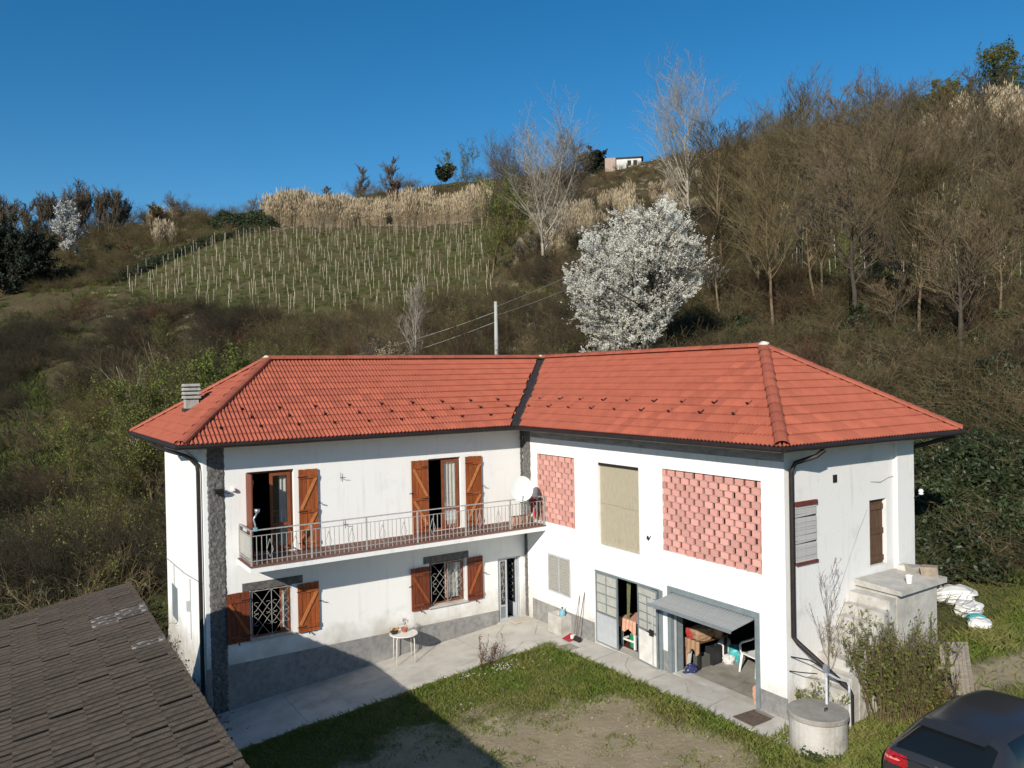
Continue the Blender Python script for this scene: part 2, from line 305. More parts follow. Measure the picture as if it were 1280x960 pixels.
def _lump(x, y):
    return (np.sin(x * .21 + 1.3) * np.cos(y * .17 + .4) + .6 * np.sin(x * .47 - y * .31) + .35 * np.sin(x * .9 + y * 1.1 + 2))
def zt(x, y):
    x = np.asarray(x, float); y = np.asarray(y, float)
    yy = np.maximum(y, 10.0); px = np.clip(640 + F_PX * x / yy, -500, 1799)
    fi = (px + 500) / 25.0; i = np.clip(fi.astype(int), 0, len(_kx) - 2); fx = fi - i
    fj = np.clip(yy - 10, 0, len(_gy) - 1.001); j = fj.astype(int); fy = fj - j
    h = (_T[i, j] * (1 - fx) + _T[i + 1, j] * fx) * (1 - fy) + (_T[i, j + 1] * (1 - fx) + _T[i + 1, j + 1] * fx) * fy
    a, b = AB(x, y); g = gz_ab(a, b)
    edge = np.interp(px, [-500, 500, 900, 1100, 1280, 1800], [24, 24, 22, 20, 17.2, 15])
    t = np.clip((y - edge) / 3.5, 0, 1); t = t * t * (3 - 2 * t)
    z = g * (1 - t) + h * t
    z = z + .22 * _lump(x, y) * np.clip((y - edge - 2) / 10, 0, 1)
    ins = (((a > -4.2) & (a < 8.7) & (b > -5.1) & (b < -.08)) | ((a > -4.2) & (a < -.08) & (b > -5.1) & (b < 9.05)))
    return np.where(ins, np.minimum(z, np.minimum(g, .05) - .25), z)
def ground_px(px, y):
    """a point of the hillside at an azimuth and a forward distance"""
    x = (px - 640) / F_PX * y
    return Vector((x, y, float(zt(x, y))))
# ================================================================== ground near and far: one sheet
def build_terrain():
    def axis(segs):
        out = [np.arange(a, b, s) for a, b, s in segs]; return np.concatenate(out + [[segs[-1][1]]])
    xs = axis([(-900, -200, 50), (-200, -90, 8), (-90, -26, 1.6), (-26, 26, .5), (26, 100, 1.6), (100, 220, 8), (220, 900, 50)])
    ys = axis([(-300, -20, 40), (-20, 8, 2.0), (8, 34, .5), (34, 200, 1.6), (200, 320, 8), (320, 720, 50)])
    X, Y = np.meshgrid(xs, ys); Z = zt(X, Y)
    Z = np.where(Y < 8, np.asarray(zt(X, np.full_like(Y, 10.0))) * np.clip((Y + 60) / 70, 0, 1), Z)
    n, m = len(xs), len(ys)
    V = np.stack([X, Y, Z], -1).reshape(-1, 3)
    q = np.arange(n * m).reshape(m, n)
    Fc = np.stack([q[:-1, :-1], q[:-1, 1:], q[1:, 1:], q[1:, :-1]], -1).reshape(-1, 4)
    me = np_mesh('terrain', V, Fc, 4, ['terrain'], smooth=True)
    # ground cover: red = bare trodden earth, green = mown or fresh grass, blue = steep clay
    x, y = V[:, 0], V[:, 1]; a, b = AB(x, y); px = 640 + F_PX * x / np.maximum(y, 10)
    h = (np.sin(a * 1.9 + b * .7) + np.sin(b * 2.3 - a * .6 + 1) + .7 * np.sin(a * 4.1 + 2.2 * b)) / 2.7
    yard = np.clip((y - 8) / 2, 0, 1) * np.clip((30 - y) / 4, 0, 1)
    # trodden earth in the middle of the yard and along the lane
    h5 = np.sin(a * 9.1 + 3 * np.sin(b * 3.1)) * np.sin(b * 8.3 + 2 * np.sin(a * 2.7)); d = np.clip((b - np.where(a > 3.6, 3.55, 3.75 + .85 * (3.6 - a)) + 1.0 * h + .6 * h5) / 1.7, 0, 1) * np.clip((a - 1.05 + .4 * h) / .9, 0, 1)
    lane = np.exp(-((b - 10.6 + .25 * (a + 4)) ** 2) / .7) * np.clip((-1.2 - a) / 1, 0, 1) * .8 + np.clip((b - 11.2) / 1.0, 0, 1) * np.clip((2.5 - a) / 2, 0, 1) * np.clip((a + 6) / 3, 0, 1)
    dirt = np.clip(d + lane, 0, 1) * yard
    vin = vineyard_mask(x, y)
    green = np.clip(yard * (1 - dirt) * np.clip((9.6 - a) / .8, 0, 1) + vin * np.where(px > 900, .85, .52), 0, 1)
    low = np.clip((300 - px) / 120, 0, 1) * np.clip((78 - y) / 20, 0, 1) * np.clip((y - 26) / 6, 0, 1)
    green = np.maximum(green, low * .8)
    rg = np.clip((px - 880) / 60, 0, 1) * np.clip((y - 33) / 5, 0, 1) * np.clip((98 - y) / 10, 0, 1) * np.clip(.5 + .5 * np.sin(x * .31 + y * .2) + .4 * np.sin(x * .13 - y * .37), 0, 1); green = np.maximum(green, rg * .8)
    clay = np.clip((px - 820) / 150, 0, 1) * np.clip((60 - y) / 10, 0, 1) * np.clip((y - 21) / 4, 0, 1)
    at = me.color_attributes.new('cover', 'FLOAT_COLOR', 'POINT')
    at.data.foreach_set('color', np.stack([dirt, green, clay, np.ones_like(dirt)], -1).astype(np.float32).ravel())
    return link('ground', me, None, 'structure')
def vineyard_mask(x, y):
    px = 640 + F_PX * x / np.maximum(y, 10)
    # left vineyard: between a slanting lower edge, the reeds above it and the dark bank at its left
    l = np.clip((px - np.interp(y, [70, 112, 148], [140, 158, 345])) / 8, 0, 1) * np.clip((622 - px) / 12, 0, 1)
    l = l * np.clip((y - np.interp(px, [150, 300, 480, 600], [100, 84, 76, 80])) / 4, 0, 1) * np.clip((np.interp(px, [150, 330, 600], [130, 141, 137]) - y) / 3, 0, 1)
    r = np.clip((px - 955) / 20, 0, 1) * np.clip((y - np.interp(px, [950, 1100, 1280], [56, 45, 42])) / 4, 0, 1) * np.clip((np.interp(px, [950, 1100, 1280, 1500], [74, 92, 84, 84]) - y) / 4, 0, 1)
    return np.maximum(l, r)
def terrain_material():
    m = bpy.data.materials.new('terrain'); m.use_nodes = True; t = m.node_tree; n = t.nodes; l = t.links
    b = n["Principled BSDF"]; b.inputs["Roughness"].default_value = .95; b.inputs["Specular IOR Level"].default_value = .1
    geo = n.new("ShaderNodeNewGeometry"); at = n.new("ShaderNodeAttribute"); at.attribute_name = 'cover'
    sp_ = n.new("ShaderNodeSeparateColor"); l.new(at.outputs["Color"], sp_.inputs[0])
    def noise(s, d=8, r=.65):
        x = n.new("ShaderNodeTexNoise"); x.inputs["Scale"].default_value = s; x.inputs["Detail"].default_value = d; x.inputs["Roughness"].default_value = r
        l.new(geo.outputs["Position"], x.inputs["Vector"]); return x.outputs["Fac"]
    def rmp(f, a, c):
        r = n.new("ShaderNodeMapRange"); r.inputs[1].default_value = a; r.inputs[2].default_value = c; l.new(f, r.inputs[0]); return r.outputs[0]
    def mx(f, a, c):
        x = n.new("ShaderNodeMix"); x.data_type = 'RGBA'; l.new(f, x.inputs[0])
        for i, v in ((6, a), (7, c)):
            if isinstance(v, tuple): x.inputs[i].default_value = v
            else: l.new(v, x.inputs[i])
        return x.outputs[2]
    litter = mx(rmp(noise(.5), .38, .66), lin(.085, .064, .034), lin(.045, .046, .017))
    litter = mx(rmp(noise(3.0), .5, .75), litter, lin(.16, .125, .075))
    grass = mx(rmp(noise(.35), .35, .62), lin(.055, .085, .018), lin(.12, .105, .045)); grass = mx(rmp(noise(6), .5, .8), grass, lin(.13, .115, .05))
    dirt = mx(rmp(noise(1.2), .35, .7), lin(.36, .30, .20), lin(.25, .205, .13)); dirt = mx(rmp(noise(22), .58, .72), dirt, lin(.46, .40, .29))
    clay = mx(rmp(noise(.9), .40, .66), lin(.075, .057, .034), lin(.17, .125, .07))
    def edge(ch, s, w=.5):
        a_ = n.new("ShaderNodeMath"); a_.operation = 'MULTIPLY_ADD'; l.new(noise(s), a_.inputs[0]); a_.inputs[1].default_value = w; a_.inputs[2].default_value = -w / 2
        c_ = n.new("ShaderNodeMath"); c_.operation = 'ADD'; l.new(sp_.outputs[ch], c_.inputs[0]); l.new(a_.outputs[0], c_.inputs[1]); return rmp(c_.outputs[0], .35, .65)
    col = mx(edge(2, .8), litter, clay); col = mx(edge(1, 1.5), col, grass); col = mx(edge(0, 2.5, .9), col, dirt)
    l.new(col, b.inputs["Base Color"])
    bp = n.new("ShaderNodeBump"); bp.inputs["Strength"].default_value = .7; bp.inputs["Distance"].default_value = .06; l.new(noise(9, 8, .75), bp.inputs["Height"]); l.new(bp.outputs[0], b.inputs["Normal"])
    return m
MT['terrain'] = terrain_material()
def clear_glass():
    m = bpy.data.materials.new('clear_glass'); m.use_nodes = True; n = m.node_tree.nodes; l = m.node_tree.links
    tr = n.new("ShaderNodeBsdfTransparent"); gl = n.new("ShaderNodeBsdfGlossy"); gl.inputs["Roughness"].default_value = .03
    mx = n.new("ShaderNodeMixShader"); mx.inputs[0].default_value = .12; l.new(tr.outputs[0], mx.inputs[1]); l.new(gl.outputs[0], mx.inputs[2]); l.new(mx.outputs[0], n["Material Output"].inputs[0])
    return m
MT['clear'] = clear_glass()
ground = build_terrain()
# ================================================================== the farmhouse
house = thing('farmhouse', 'white L-shaped two-storey farmhouse with red tiled hip roof', 'house', 0, 0, 0)
LA, RB, LD, RD = 8.78, 9.13, 5.2, 4.3
mapL = lambda u, z, d: (u, d, z)
mapR = lambda u, z, d: (d, u, z)
mapLE = lambda u, z, d: (LA + d, -u, z)
mapRE = lambda u, z, d: (-u, RB + d, z)
def wall_panel(mp, u0, u1, z0, z1, ops, mats, th=.32, sub=None):
    mb = MB(); us = sorted({u0, u1, *[o[0] for o in ops], *[o[1] for o in ops]}); zs = sorted({z0, z1, *[o[2] for o in ops], *[o[3] for o in ops]})
    for i in range(len(us) - 1):
        for j in range(len(zs) - 1):
            cu, cz = (us[i] + us[i + 1]) / 2, (zs[j] + zs[j + 1]) / 2
            if any(o[0] < cu < o[1] and o[2] < cz < o[3] for o in ops): continue
            for d, mi in ((0, 0), (-th, 1)):
                mb.add([mp(us[i], zs[j], d), mp(us[i + 1], zs[j], d), mp(us[i + 1], zs[j + 1], d), mp(us[i], zs[j + 1], d)], [(0, 1, 2, 3)], mi)
    for o in ops:
        a, b, c, e = o[:4]
        for p, q in (((a, c), (b, c)), ((b, c), (b, e)), ((b, e), (a, e)), ((a, e), (a, c))):
            mb.add([mp(p[0], p[1], 0), mp(q[0], q[1], 0), mp(q[0], q[1], -th), mp(p[0], p[1], -th)], [(0, 1, 2, 3)], 0)
    return mb.build('wall', mats, house)
ZB, ZT = -1.5, 5.56
O_UL = (6.68, 7.80, 2.84, 4.83); O_UR = (2.06, 3.04, 2.84, 4.80); O_LL = (6.79, 7.77, .86, 2.03); O_LR = (1.98, 3.07, .83, 2.0); O_DL = (.17, .92, .03, 1.82)
O_PS = (.71, 2.45, 2.93, 4.80); O_BG = (3.42, 4.96, 2.70, 4.77); O_PB = (5.76, 8.57, 2.96, 4.82); O_GW = (1.17, 2.20, 1.05, 2.08); O_D2 = (3.26, 5.68, .19, 2.0); O_GA = (6.0, 8.40, .23, 2.07)
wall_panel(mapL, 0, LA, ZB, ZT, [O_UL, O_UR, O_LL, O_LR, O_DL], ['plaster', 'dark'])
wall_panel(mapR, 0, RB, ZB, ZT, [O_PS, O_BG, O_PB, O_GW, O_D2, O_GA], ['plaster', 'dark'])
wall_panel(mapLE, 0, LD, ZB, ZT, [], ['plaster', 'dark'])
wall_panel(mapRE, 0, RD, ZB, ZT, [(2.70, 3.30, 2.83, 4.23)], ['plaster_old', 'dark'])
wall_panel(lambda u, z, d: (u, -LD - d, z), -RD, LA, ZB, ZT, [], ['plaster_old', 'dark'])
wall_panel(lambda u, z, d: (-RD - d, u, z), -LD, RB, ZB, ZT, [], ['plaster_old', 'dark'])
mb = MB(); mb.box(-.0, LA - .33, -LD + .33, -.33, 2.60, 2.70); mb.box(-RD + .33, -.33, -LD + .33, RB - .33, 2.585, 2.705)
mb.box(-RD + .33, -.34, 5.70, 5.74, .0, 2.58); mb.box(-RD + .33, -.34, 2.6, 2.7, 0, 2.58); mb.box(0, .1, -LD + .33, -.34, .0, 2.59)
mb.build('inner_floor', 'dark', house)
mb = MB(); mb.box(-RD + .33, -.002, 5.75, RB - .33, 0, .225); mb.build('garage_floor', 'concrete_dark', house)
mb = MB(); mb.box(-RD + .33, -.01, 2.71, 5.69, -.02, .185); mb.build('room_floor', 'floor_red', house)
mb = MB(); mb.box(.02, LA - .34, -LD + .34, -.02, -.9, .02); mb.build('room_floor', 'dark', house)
# plinths, corner strips, cement band
mb = MB(); mb.box(.925, LA + .014, .0, .014, ZB, .365); mb.build('plinth', 'render_grey', house)
for b0, b1, zt_ in ((.39, 3.20, .655), (5.73, 5.90, .67), (8.50, RB + .012, .68)): mb = MB(); mb.box(0, .012, b0, b1, ZB, zt_); mb.build('plinth', 'render_grey', house)
mb = MB(); mb.box(LA, LA + .012, -LD, -.0, ZB, -.02); mb.build('plinth', 'concrete_pale', house)
mb = MB(); mb.box(-.75, 0, RB, RB + .012, ZB, .58); mb.build('plinth', 'render_grey', house)
def rough_strip(name, mp, u0, u1, z0, z1, m, d=.03):
    """hand-thrown rough render: a lumpy sheet standing proud of the wall, with a ragged edge"""
    mb = MB(); r = random.Random(3); nu = max(2, int((u1 - u0) / .035)); nz_ = int((z1 - z0) / .045); V = []
    for j in range(nz_ + 1):
        for i in range(nu + 1):
            e = i in (0, nu); f = math.sin(j * .8 + i * 1.3) * .3 + math.sin(j * .37 - i * .9) * .3
            V.append(mp(u0 + (u1 - u0) * i / nu + (r.uniform(-.012, .012) if e else r.uniform(-.008, .008)), z0 + (z1 - z0) * j / nz_, .004 if e else d * (.75 + .35 * f + r.uniform(-.4, .4))))
    w = nu + 1
    mb.add(V, [(j * w + i, j * w + i + 1, (j + 1) * w + i + 1, (j + 1) * w + i) for j in range(nz_) for i in range(nu)])
    return mb.build(name, m, house, smooth=False)
rough_strip('corner_strip', mapL, 8.31, 8.69, .37, 5.5, 'render_dark'); rough_strip('corner_strip', mapL, 8.31, 8.69, -1.2, .37, 'render_dark', .035)
rough_strip('corner_strip', mapR, 0, .39, 2.90, 5.5, 'render_dark', .012); rough_strip('corner_strip', mapR, 0, .16, .0, 2.66, 'render_dark', .012)
rough_strip('corner_strip', mapL, .012, .10, 2.88, 5.5, 'render_dark', .012)
mb = MB(); mb.box(0, .008, .40, RB, 5.24, ZT); mb.build('cement_band', 'render_pale', house)
for op, m_ in ((O_LL, (6.52, 7.96)), (O_LR, (1.87, 3.24))):
    mb = MB(); mb.box(m_[0], m_[1], 0, .018, op[3] + .002, op[3] + .19); mb.build('lintel', 'lintel', house)
    mb = MB(); mb.box(op[0] - .06, op[1] + .06, -.1, .06, op[2] - .04, op[2] - .001); mb.build('window_sill', 'concrete_pale', house)
mb = MB(); mb.box(-4.2, -3.58, RB, RB + .09, 2.66, ZT - .03); mb.build('pilaster', 'plaster_old', house)
# ---- shutters
def shutter(mp, u0, u1, z0, z1, lean, wood, tall, hinge_high=True, n=5):
    """open board shutter; lean +1 = brace rises towards u0 (photo right), -1 the other way"""
    D0, D1, D2 = .03, .058, .085
    def slab(ua, ub, za, zb, da, db): m.hexa([mp(ua, za, da), mp(ub, za, da), mp(ub, zb, da), mp(ua, zb, da), mp(ua, za, db), mp(ub, za, db), mp(ub, zb, db), mp(ua, zb, db)])
    bz = [z0 + .10, z1 - .22] + ([(z0 + z1) / 2 - .1] if tall else [])
    sh = None
    for z in bz:
        m = MB(); slab(u0 + .015, u1 - .015, z, z + .085, D1, D2)
        if sh is None: sh = m.build('shutter', wood, house)
        else: m.build('batten', wood, sh)
    w = (u1 - u0) / n
    for i in range(n):
        q = MB(); dz = random.uniform(-.006, .006); a, b = u0 + i * w + .004, u0 + (i + 1) * w - .004
        q.hexa([mp(a, z0 + dz, D0), mp(b, z0 + dz, D0), mp(b, z1 + dz, D0), mp(a, z1 + dz, D0), mp(a, z0 + dz, D1), mp(b, z0 + dz, D1), mp(b, z1 + dz, D1), mp(a, z1 + dz, D1)])
        q.build('plank', wood, sh)
    segs = [(z0 + .19, (z0 + z1) / 2 - .1), ((z0 + z1) / 2 - .01, z1 - .22)] if tall else [(z0 + .19, z1 - .22)]
    for za, zb in segs:
        ua, ub = (u1 - .05, u0 + .05) if lean > 0 else (u0 + .05, u1 - .05)
        q = MB(); nrm = Vector(mp(0, 0, 1)) - Vector(mp(0, 0, 0)); q.bar(mp(ua, za, D1 + .012), mp(ub, zb, D1 + .012), .07, .022, side=nrm); q.build('brace', 'wood_brace' if wood == 'wood_shut' else 'wood_shut', sh)
    hu = u1 if lean > 0 else u0; sg = 1 if lean > 0 else -1
    for z in [bz[0] + .04, bz[1] + .04] + ([bz[2] + .04] if tall else []):
        q = MB(); s0, s1 = sorted((hu - sg * .2, hu + sg * .03))
        q.hexa([mp(s0, z - .012, D2), mp(s1, z - .012, D2), mp(s1, z + .012, D2), mp(s0, z + .012, D2), mp(s0, z - .012, D2 + .008), mp(s1, z - .012, D2 + .008), mp(s1, z + .012, D2 + .008), mp(s0, z + .012, D2 + .008)]); q.build('hinge', 'iron', sh)
    q = MB(); lu = u0 if lean > 0 else u1
    q.bar(mp(lu - sg * .0, (z0 + z1) / 2 + .12, D2), mp(lu - sg * .09, (z0 + z1) / 2 + .10, D2 + .02), .02, .02); q.build('latch', 'iron', sh); q = MB()
    q.bar(mp((u0 + u1) / 2, z0 + .02, 0), mp((u0 + u1) / 2, z0 - .05, .11), .02, .025); q.build('shutter_stay', 'iron', sh)
    return sh
shutter(mapL, 6.10, 6.58, 2.87, 4.80, +1, 'wood_shut', True)
shutter(mapL, 3.07, 3.56, 2.87, 4.79, -1, 'wood_shut', True)
shutter(mapL, 1.42, 1.93, 2.87, 4.79, +1, 'wood_shut', True)
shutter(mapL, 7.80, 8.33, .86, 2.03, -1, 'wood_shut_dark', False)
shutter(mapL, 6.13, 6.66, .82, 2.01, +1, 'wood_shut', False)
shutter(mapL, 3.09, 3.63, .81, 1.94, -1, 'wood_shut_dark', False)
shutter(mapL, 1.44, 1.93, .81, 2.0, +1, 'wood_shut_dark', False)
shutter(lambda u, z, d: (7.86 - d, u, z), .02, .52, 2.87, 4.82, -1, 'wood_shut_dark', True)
# ---- window frames, leaves, curtains, grilles
def frame(mp, u0, u1, z0, z1, d0, d1, w, m, name='window_frame', parent=None, bars=()):
    q = MB()
    def slab(a, b, c, e): q.hexa([mp(a, c, d0), mp(b, c, d0), mp(b, e, d0), mp(a, e, d0), mp(a, c, d1), mp(b, c, d1), mp(b, e, d1), mp(a, e, d1)])
    slab(u0, u0 + w, z0, z1); slab(u1 - w, u1, z0, z1); slab(u0 + w, u1 - w, z0, z0 + w); slab(u0 + w, u1 - w, z1 - w, z1)
    for k in bars:
        if k[0] == 'h': slab(u0 + w, u1 - w, k[1] - w / 2, k[1] + w / 2)
        else: slab(k[1] - w / 2, k[1] + w / 2, z0 + w, z1 - w)
    return q.build(name, m, parent or house)
def pane(mp, u0, u1, z0, z1, d, m, parent, name='pane', th=.006):
    q = MB(); q.hexa([mp(u0, z0, d - th), mp(u1, z0, d - th), mp(u1, z1, d - th), mp(u0, z1, d - th), mp(u0, z0, d), mp(u1, z0, d), mp(u1, z1, d), mp(u0, z1, d)]); return q.build(name, m, parent)
def curtain(mp, u0, u1, z0, z1, d, parent):
    n = max(8, int((u1 - u0) / .022)); V = []; Fs = []
    for i in range(n + 1):
        u = u0 + (u1 - u0) * i / n; o = .022 * math.sin(i * 1.35) + .008 * math.sin(i * .6)
        V += [mp(u, z0, d + o * 1.3), mp(u, z1, d + o)]
    for i in range(n): Fs.append((2 * i, 2 * i + 2, 2 * i + 3, 2 * i + 1))
    q = MB(); q.add(V, Fs); return q.build('curtain', 'curtain', parent, smooth=True)
f = frame(mapL, 6.68, 7.80, 2.84, 4.83, -.20, -.13, .06, 'frame_wood')
lf = frame(mapL, 6.75, 7.24, 2.90, 4.76, -.128, -.085, .07, 'frame_wood', 'door_leaf', None, (('h', 3.5),)); pane(mapL, 6.82, 7.17, 3.54, 4.69, -.10, 'clear', lf); pane(mapL, 6.82, 7.17, 2.97, 3.46, -.10, 'clear', lf); curtain(mapL, 6.80, 6.98, 2.95, 4.68, -.22, lf)
f = frame(mapL, 2.06, 3.04, 2.84, 4.80, -.16, -.09, .05, 'frame_wood')
lf = frame(mapL, 2.11, 2.62, 2.90, 4.74, -.085, -.045, .07, 'frame_wood', 'door_leaf', None, (('h', 3.42),)); pane(mapL, 2.18, 2.55, 3.46, 4.67, -.055, 'clear', lf); pane(mapL, 2.18, 2.55, 2.97, 3.38, -.055, 'clear', lf); curtain(mapL, 2.17, 2.56, 2.95, 4.68, -.12, lf)
for (u0, u1, z0, z1), cu in ((O_LL, (6.84, 6.98)), (O_LR, (2.10, 2.52))):
    f = frame(mapL, u0, u1, z0, z1, -.16, -.10, .05, 'frame_wood')
    lf = frame(mapL, u0 + .05, (u0 + u1) / 2 - (.22 if u0 > 5 else 0), z0 + .05, z1 - .05, -.098, -.06, .04, 'frame_wood', 'window_leaf'); pane(mapL, u0 + .09, (u0 + u1) / 2 - .045 - (.22 if u0 > 5 else 0), z0 + .105, z1 - .105, -.07, 'clear', lf); curtain(mapL, cu[0], cu[1], z0 + .1, z1 - .1, -.2, lf)
def grille(u0, u1, z0, z1, d=.0, parent=None):
    g = MB(); r = .0055; P = lambda u, z: mapL(u, z, d)
    for a, b in (((u0, z0), (u1, z0)), ((u1, z0), (u1, z1)), ((u1, z1), (u0, z1)), ((u0, z1), (u0, z0)), (((u0 + u1) / 2, z0), ((u0 + u1) / 2, z1))): g.tube([P(*a), P(*b)], .008, 5)
    cu, cz = (u0 + u1) / 2, (z0 + z1) / 2; W_, H_ = u1 - u0, z1 - z0
    for sx in (-1, 1):
        for k in (-.52, 0, .52):
            for sl in (-1, 1):
                c0 = cu + sx * W_ * .24; a = Vector((c0 - W_ * .17, cz + k * H_ * .5 - sl * H_ * .19)); b = Vector((c0 + W_ * .17, cz + k * H_ * .5 + sl * H_ * .19))
                g.tube([P(a.x, a.y), P(b.x, b.y)], r, 4)
                for e, s_ in ((a, -1), (b, 1)):
                    pts = [P(e.x + s_ * .045 * (math.sin(t) - t * .12), e.y + sl * s_ * .035 * (1 - math.cos(t))) for t in np.linspace(0, 4.2, 8)]
                    g.tube(pts, r * .9, 4)
    return g.build('window_grille', 'iron_white', house)
grille(6.83, 7.74, .90, 2.0, .012); grille(2.04, 3.03, .88, 1.97, .012)
# ---- the front door in the corner
fd = frame(mapL, .17, .92, .03, 1.82, -.09, -.03, .05, 'metal_pale', 'door_frame')
lf = frame(mapL, .60, .865, .05, 1.77, -.075, -.035, .05, 'metal_pale', 'door_leaf', None, (('h', .45),)); pane(mapL, .65, .815, .47, 1.72, -.055, 'glass', lf); pane(mapL, .65, .815, .10, .42, -.055, 'metal_grey', lf, 'lower_panel')
sc_ = MB()
for k in range(6):
    z = .58 + k * .19; s = 1 if k % 2 else -1
    sc_.tube([mapL(.733 + s * .05 * math.sin(t) * (1 - t / 9), z + .19 * t / 6.3, -.045) for t in np.linspace(0, 6.3, 10)], .007, 4)
    sc_.tube([mapL(.733 + s * .04 * math.cos(t), z + .09 + .04 * math.sin(t), -.045) for t in np.linspace(0, 5, 8)], .006, 4)
sc_.build('door_scroll', 'iron_white', lf)
q = MB(); q.hexa([(.235, -.52, .05), (.275, -.52, .05), (.275, -.08, .05), (.235, -.08, .05), (.235, -.52, 1.77), (.275, -.52, 1.77), (.275, -.08, 1.77), (.235, -.08, 1.77)]); lf2 = q.build('door_leaf', 'metal_pale', house)
q = MB(); q.box(.2755, .28, -.47, -.13, .45, 1.7); q.build('pane', 'glass', lf2)
sc_ = MB()
for k in range(6):
    z = .55 + k * .19; sc_.tube([(.29, -.3 + .09 * math.sin(t), z + .19 * t / 6.3) for t in np.linspace(0, 6.3, 9)], .007, 4)
sc_.build('door_scroll', 'iron_white', lf2)
q = MB(); q.box(.10, .96, .0, .10, -.1, .028); q.build('door_step', 'concrete_pale', house)
# ---- brick screens on the right wing
def brick_screen(u0, u1, z0, z1, n, rows):
    w = (u1 - u0) / n; h = (z1 - z0) / rows
    back = MB(); back.box(-.31, -.30, u0, u1, z0, z1); sc = back.build('brick_screen', 'dark', house)
    bw, bd, bh = w * .70, .055, h * .84
    shared = None; r = random.Random(int(u0 * 10))
    mort = MB()
    for j in range(rows):
        z = z0 + j * h
        mort.box(-.06, -.014, u0 + .004, u1 - .004, z + bh + .002, z + h - .002) if j < rows - 1 else None
        off = 0 if j % 2 else -.5
        for i in range(n + 1):
            c = u0 + (i + .5 + off) * w; a, b = max(c - bw / 2, u0 + .003), min(c + bw / 2, u1 - .003)
            if b - a < .05: continue
            if b - a > bw - .001:
                if shared is None:
                    m_ = MB(); e = .006
                    m_.hexa([(-bd, -bw / 2, 0), (0 - e, -bw / 2 + e, 0), (0 - e, bw / 2 - e, 0), (-bd, bw / 2, 0), (-bd, -bw / 2, bh), (0 - e, -bw / 2 + e, bh), (0 - e, bw / 2 - e, bh), (-bd, bw / 2, bh)])
                    o = m_.build('brick', 'brick', sc); shared = o.data
                else: o = link('brick', shared, sc)
                o.matrix_basis = Matrix.Translation((r.uniform(-.012, .006), c, z)) @ Matrix.Rotation(r.uniform(.14, .26), 4, 'Z')
            else:
                m_ = MB(); m_.box(-bd, -.004, a, b, z, z + bh); m_.build('brick', 'brick', sc)
    mort.build('mortar', 'brick_mortar', sc)
brick_screen(*O_PS, 6, 13); brick_screen(*O_PB, 10, 13)
# ---- boarded opening between the screens
for k, (b0, b1, z0, z1) in enumerate(((3.43, 4.187, 2.71, 3.735), (4.193, 4.95, 2.71, 3.715), (3.43, 4.187, 3.741, 4.70), (4.193, 4.95, 3.721, 4.70))):
    q = MB(); q.box(-.10 + .004 * (k % 2), -.075 + .004 * (k % 2), b0, b1, z0, z1); q.build('panel', 'board', house)
q = MB(); q.box(-.10, -.03, 3.42, 4.96, 4.70, 4.77); q.build('panel_lintel', 'iron', house)
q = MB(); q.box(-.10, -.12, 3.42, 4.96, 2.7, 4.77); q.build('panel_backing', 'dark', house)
# ---- small barred window on the right wing
f = frame(mapR, 1.17, 2.20, 1.05, 2.08, -.04, .012, .045, 'metal_pale', 'window_frame', None, (('v', 1.685),))
for a, b in ((1.215, 1.66), (1.71, 2.155)):
    pane(mapR, a, b, 1.10, 2.03, -.02, 'pane_wired', f)
    q = MB(); k = 9
    for i in range(-12, 13):
        for s in (1, -1):
            t0 = (a + b) / 2 + i * .075; pts = []
            for z in (1.10, 2.03):
                pts.append((t0 + s * (z - 1.565) * .48, z))
            (ua, za), (ub, zb) = pts; lo_, hi_ = a, b
            if max(ua, ub) < lo_ or min(ua, ub) > hi_: continue
            ts = [0, 1]
            if ub != ua:
                tl, th_ = sorted(((lo_ - ua) / (ub - ua), (hi_ - ua) / (ub - ua))); ts = [max(0, tl), min(1, th_)]
            if ts[1] - ts[0] < .05: continue
            q.tube([(-.005, ua + (ub - ua) * t, za + (zb - za) * t) for t in ts], .006, 4, cap=False)
    q.build('bar_lattice', 'iron_white', f)
# ---- workshop doors
def metal_leaf(b0, b1, z0, z1, d0, d1, lower, panes=(2, 4), split=.97, strip=0):
    """leaf whose outer face runs from d0 at b0 to d1 at b1"""
    mp = lambda u, z, d: (d0 + (d1 - d0) * (u - b0) / (b1 - b0) + d, u, z)
    lf = frame(mp, b0, b1, z0, z1, -.04, 0, .035, 'metal_grey', 'door_leaf', None, (('h', split),))
    pane(mp, b0 + .035, b1 - .035, z0 + .035, split - .017, -.008, lower, lf, 'lower_panel', .02)
    top = z1 - .035 - strip
    if strip: pane(mp, b0 + .035, b1 - .035, top, z1 - .035, -.008, 'pane_pale', lf)
    nx, nz = panes; w = (b1 - b0 - .07) / nx; h = (top - split - .02) / nz
    for i in range(nx):
        for j in range(nz):
            pane(mp, b0 + .035 + i * w + .012, b0 + .035 + (i + 1) * w - .012, split + .02 + j * h + .012, split + .02 + (j + 1) * h - .012, -.012, 'pane_pale', lf)
    q = MB()
    for i in range(1, nx):
        u = b0 + .035 + i * w; q.hexa([mp(u - .012, split + .02, -.02), mp(u + .012, split + .02, -.02), mp(u + .012, top, -.02), mp(u - .012, top, -.02), mp(u - .012, split + .02, .003), mp(u + .012, split + .02, .003), mp(u + .012, top, .003), mp(u - .012, top, .003)])
    for j in range(1, nz + (1 if strip else 0)):
        z = split + .02 + j * h; q.hexa([mp(b0 + .035, z - .012, -.02), mp(b1 - .035, z - .012, -.02), mp(b1 - .035, z + .012, -.02), mp(b0 + .035, z + .012, -.02), mp(b0 + .035, z - .012, .001), mp(b1 - .035, z - .012, .001), mp(b1 - .035, z + .012, .001), mp(b0 + .035, z + .012, .001)])
    q.build('glazing_bar', 'metal_grey', lf); return lf, mp
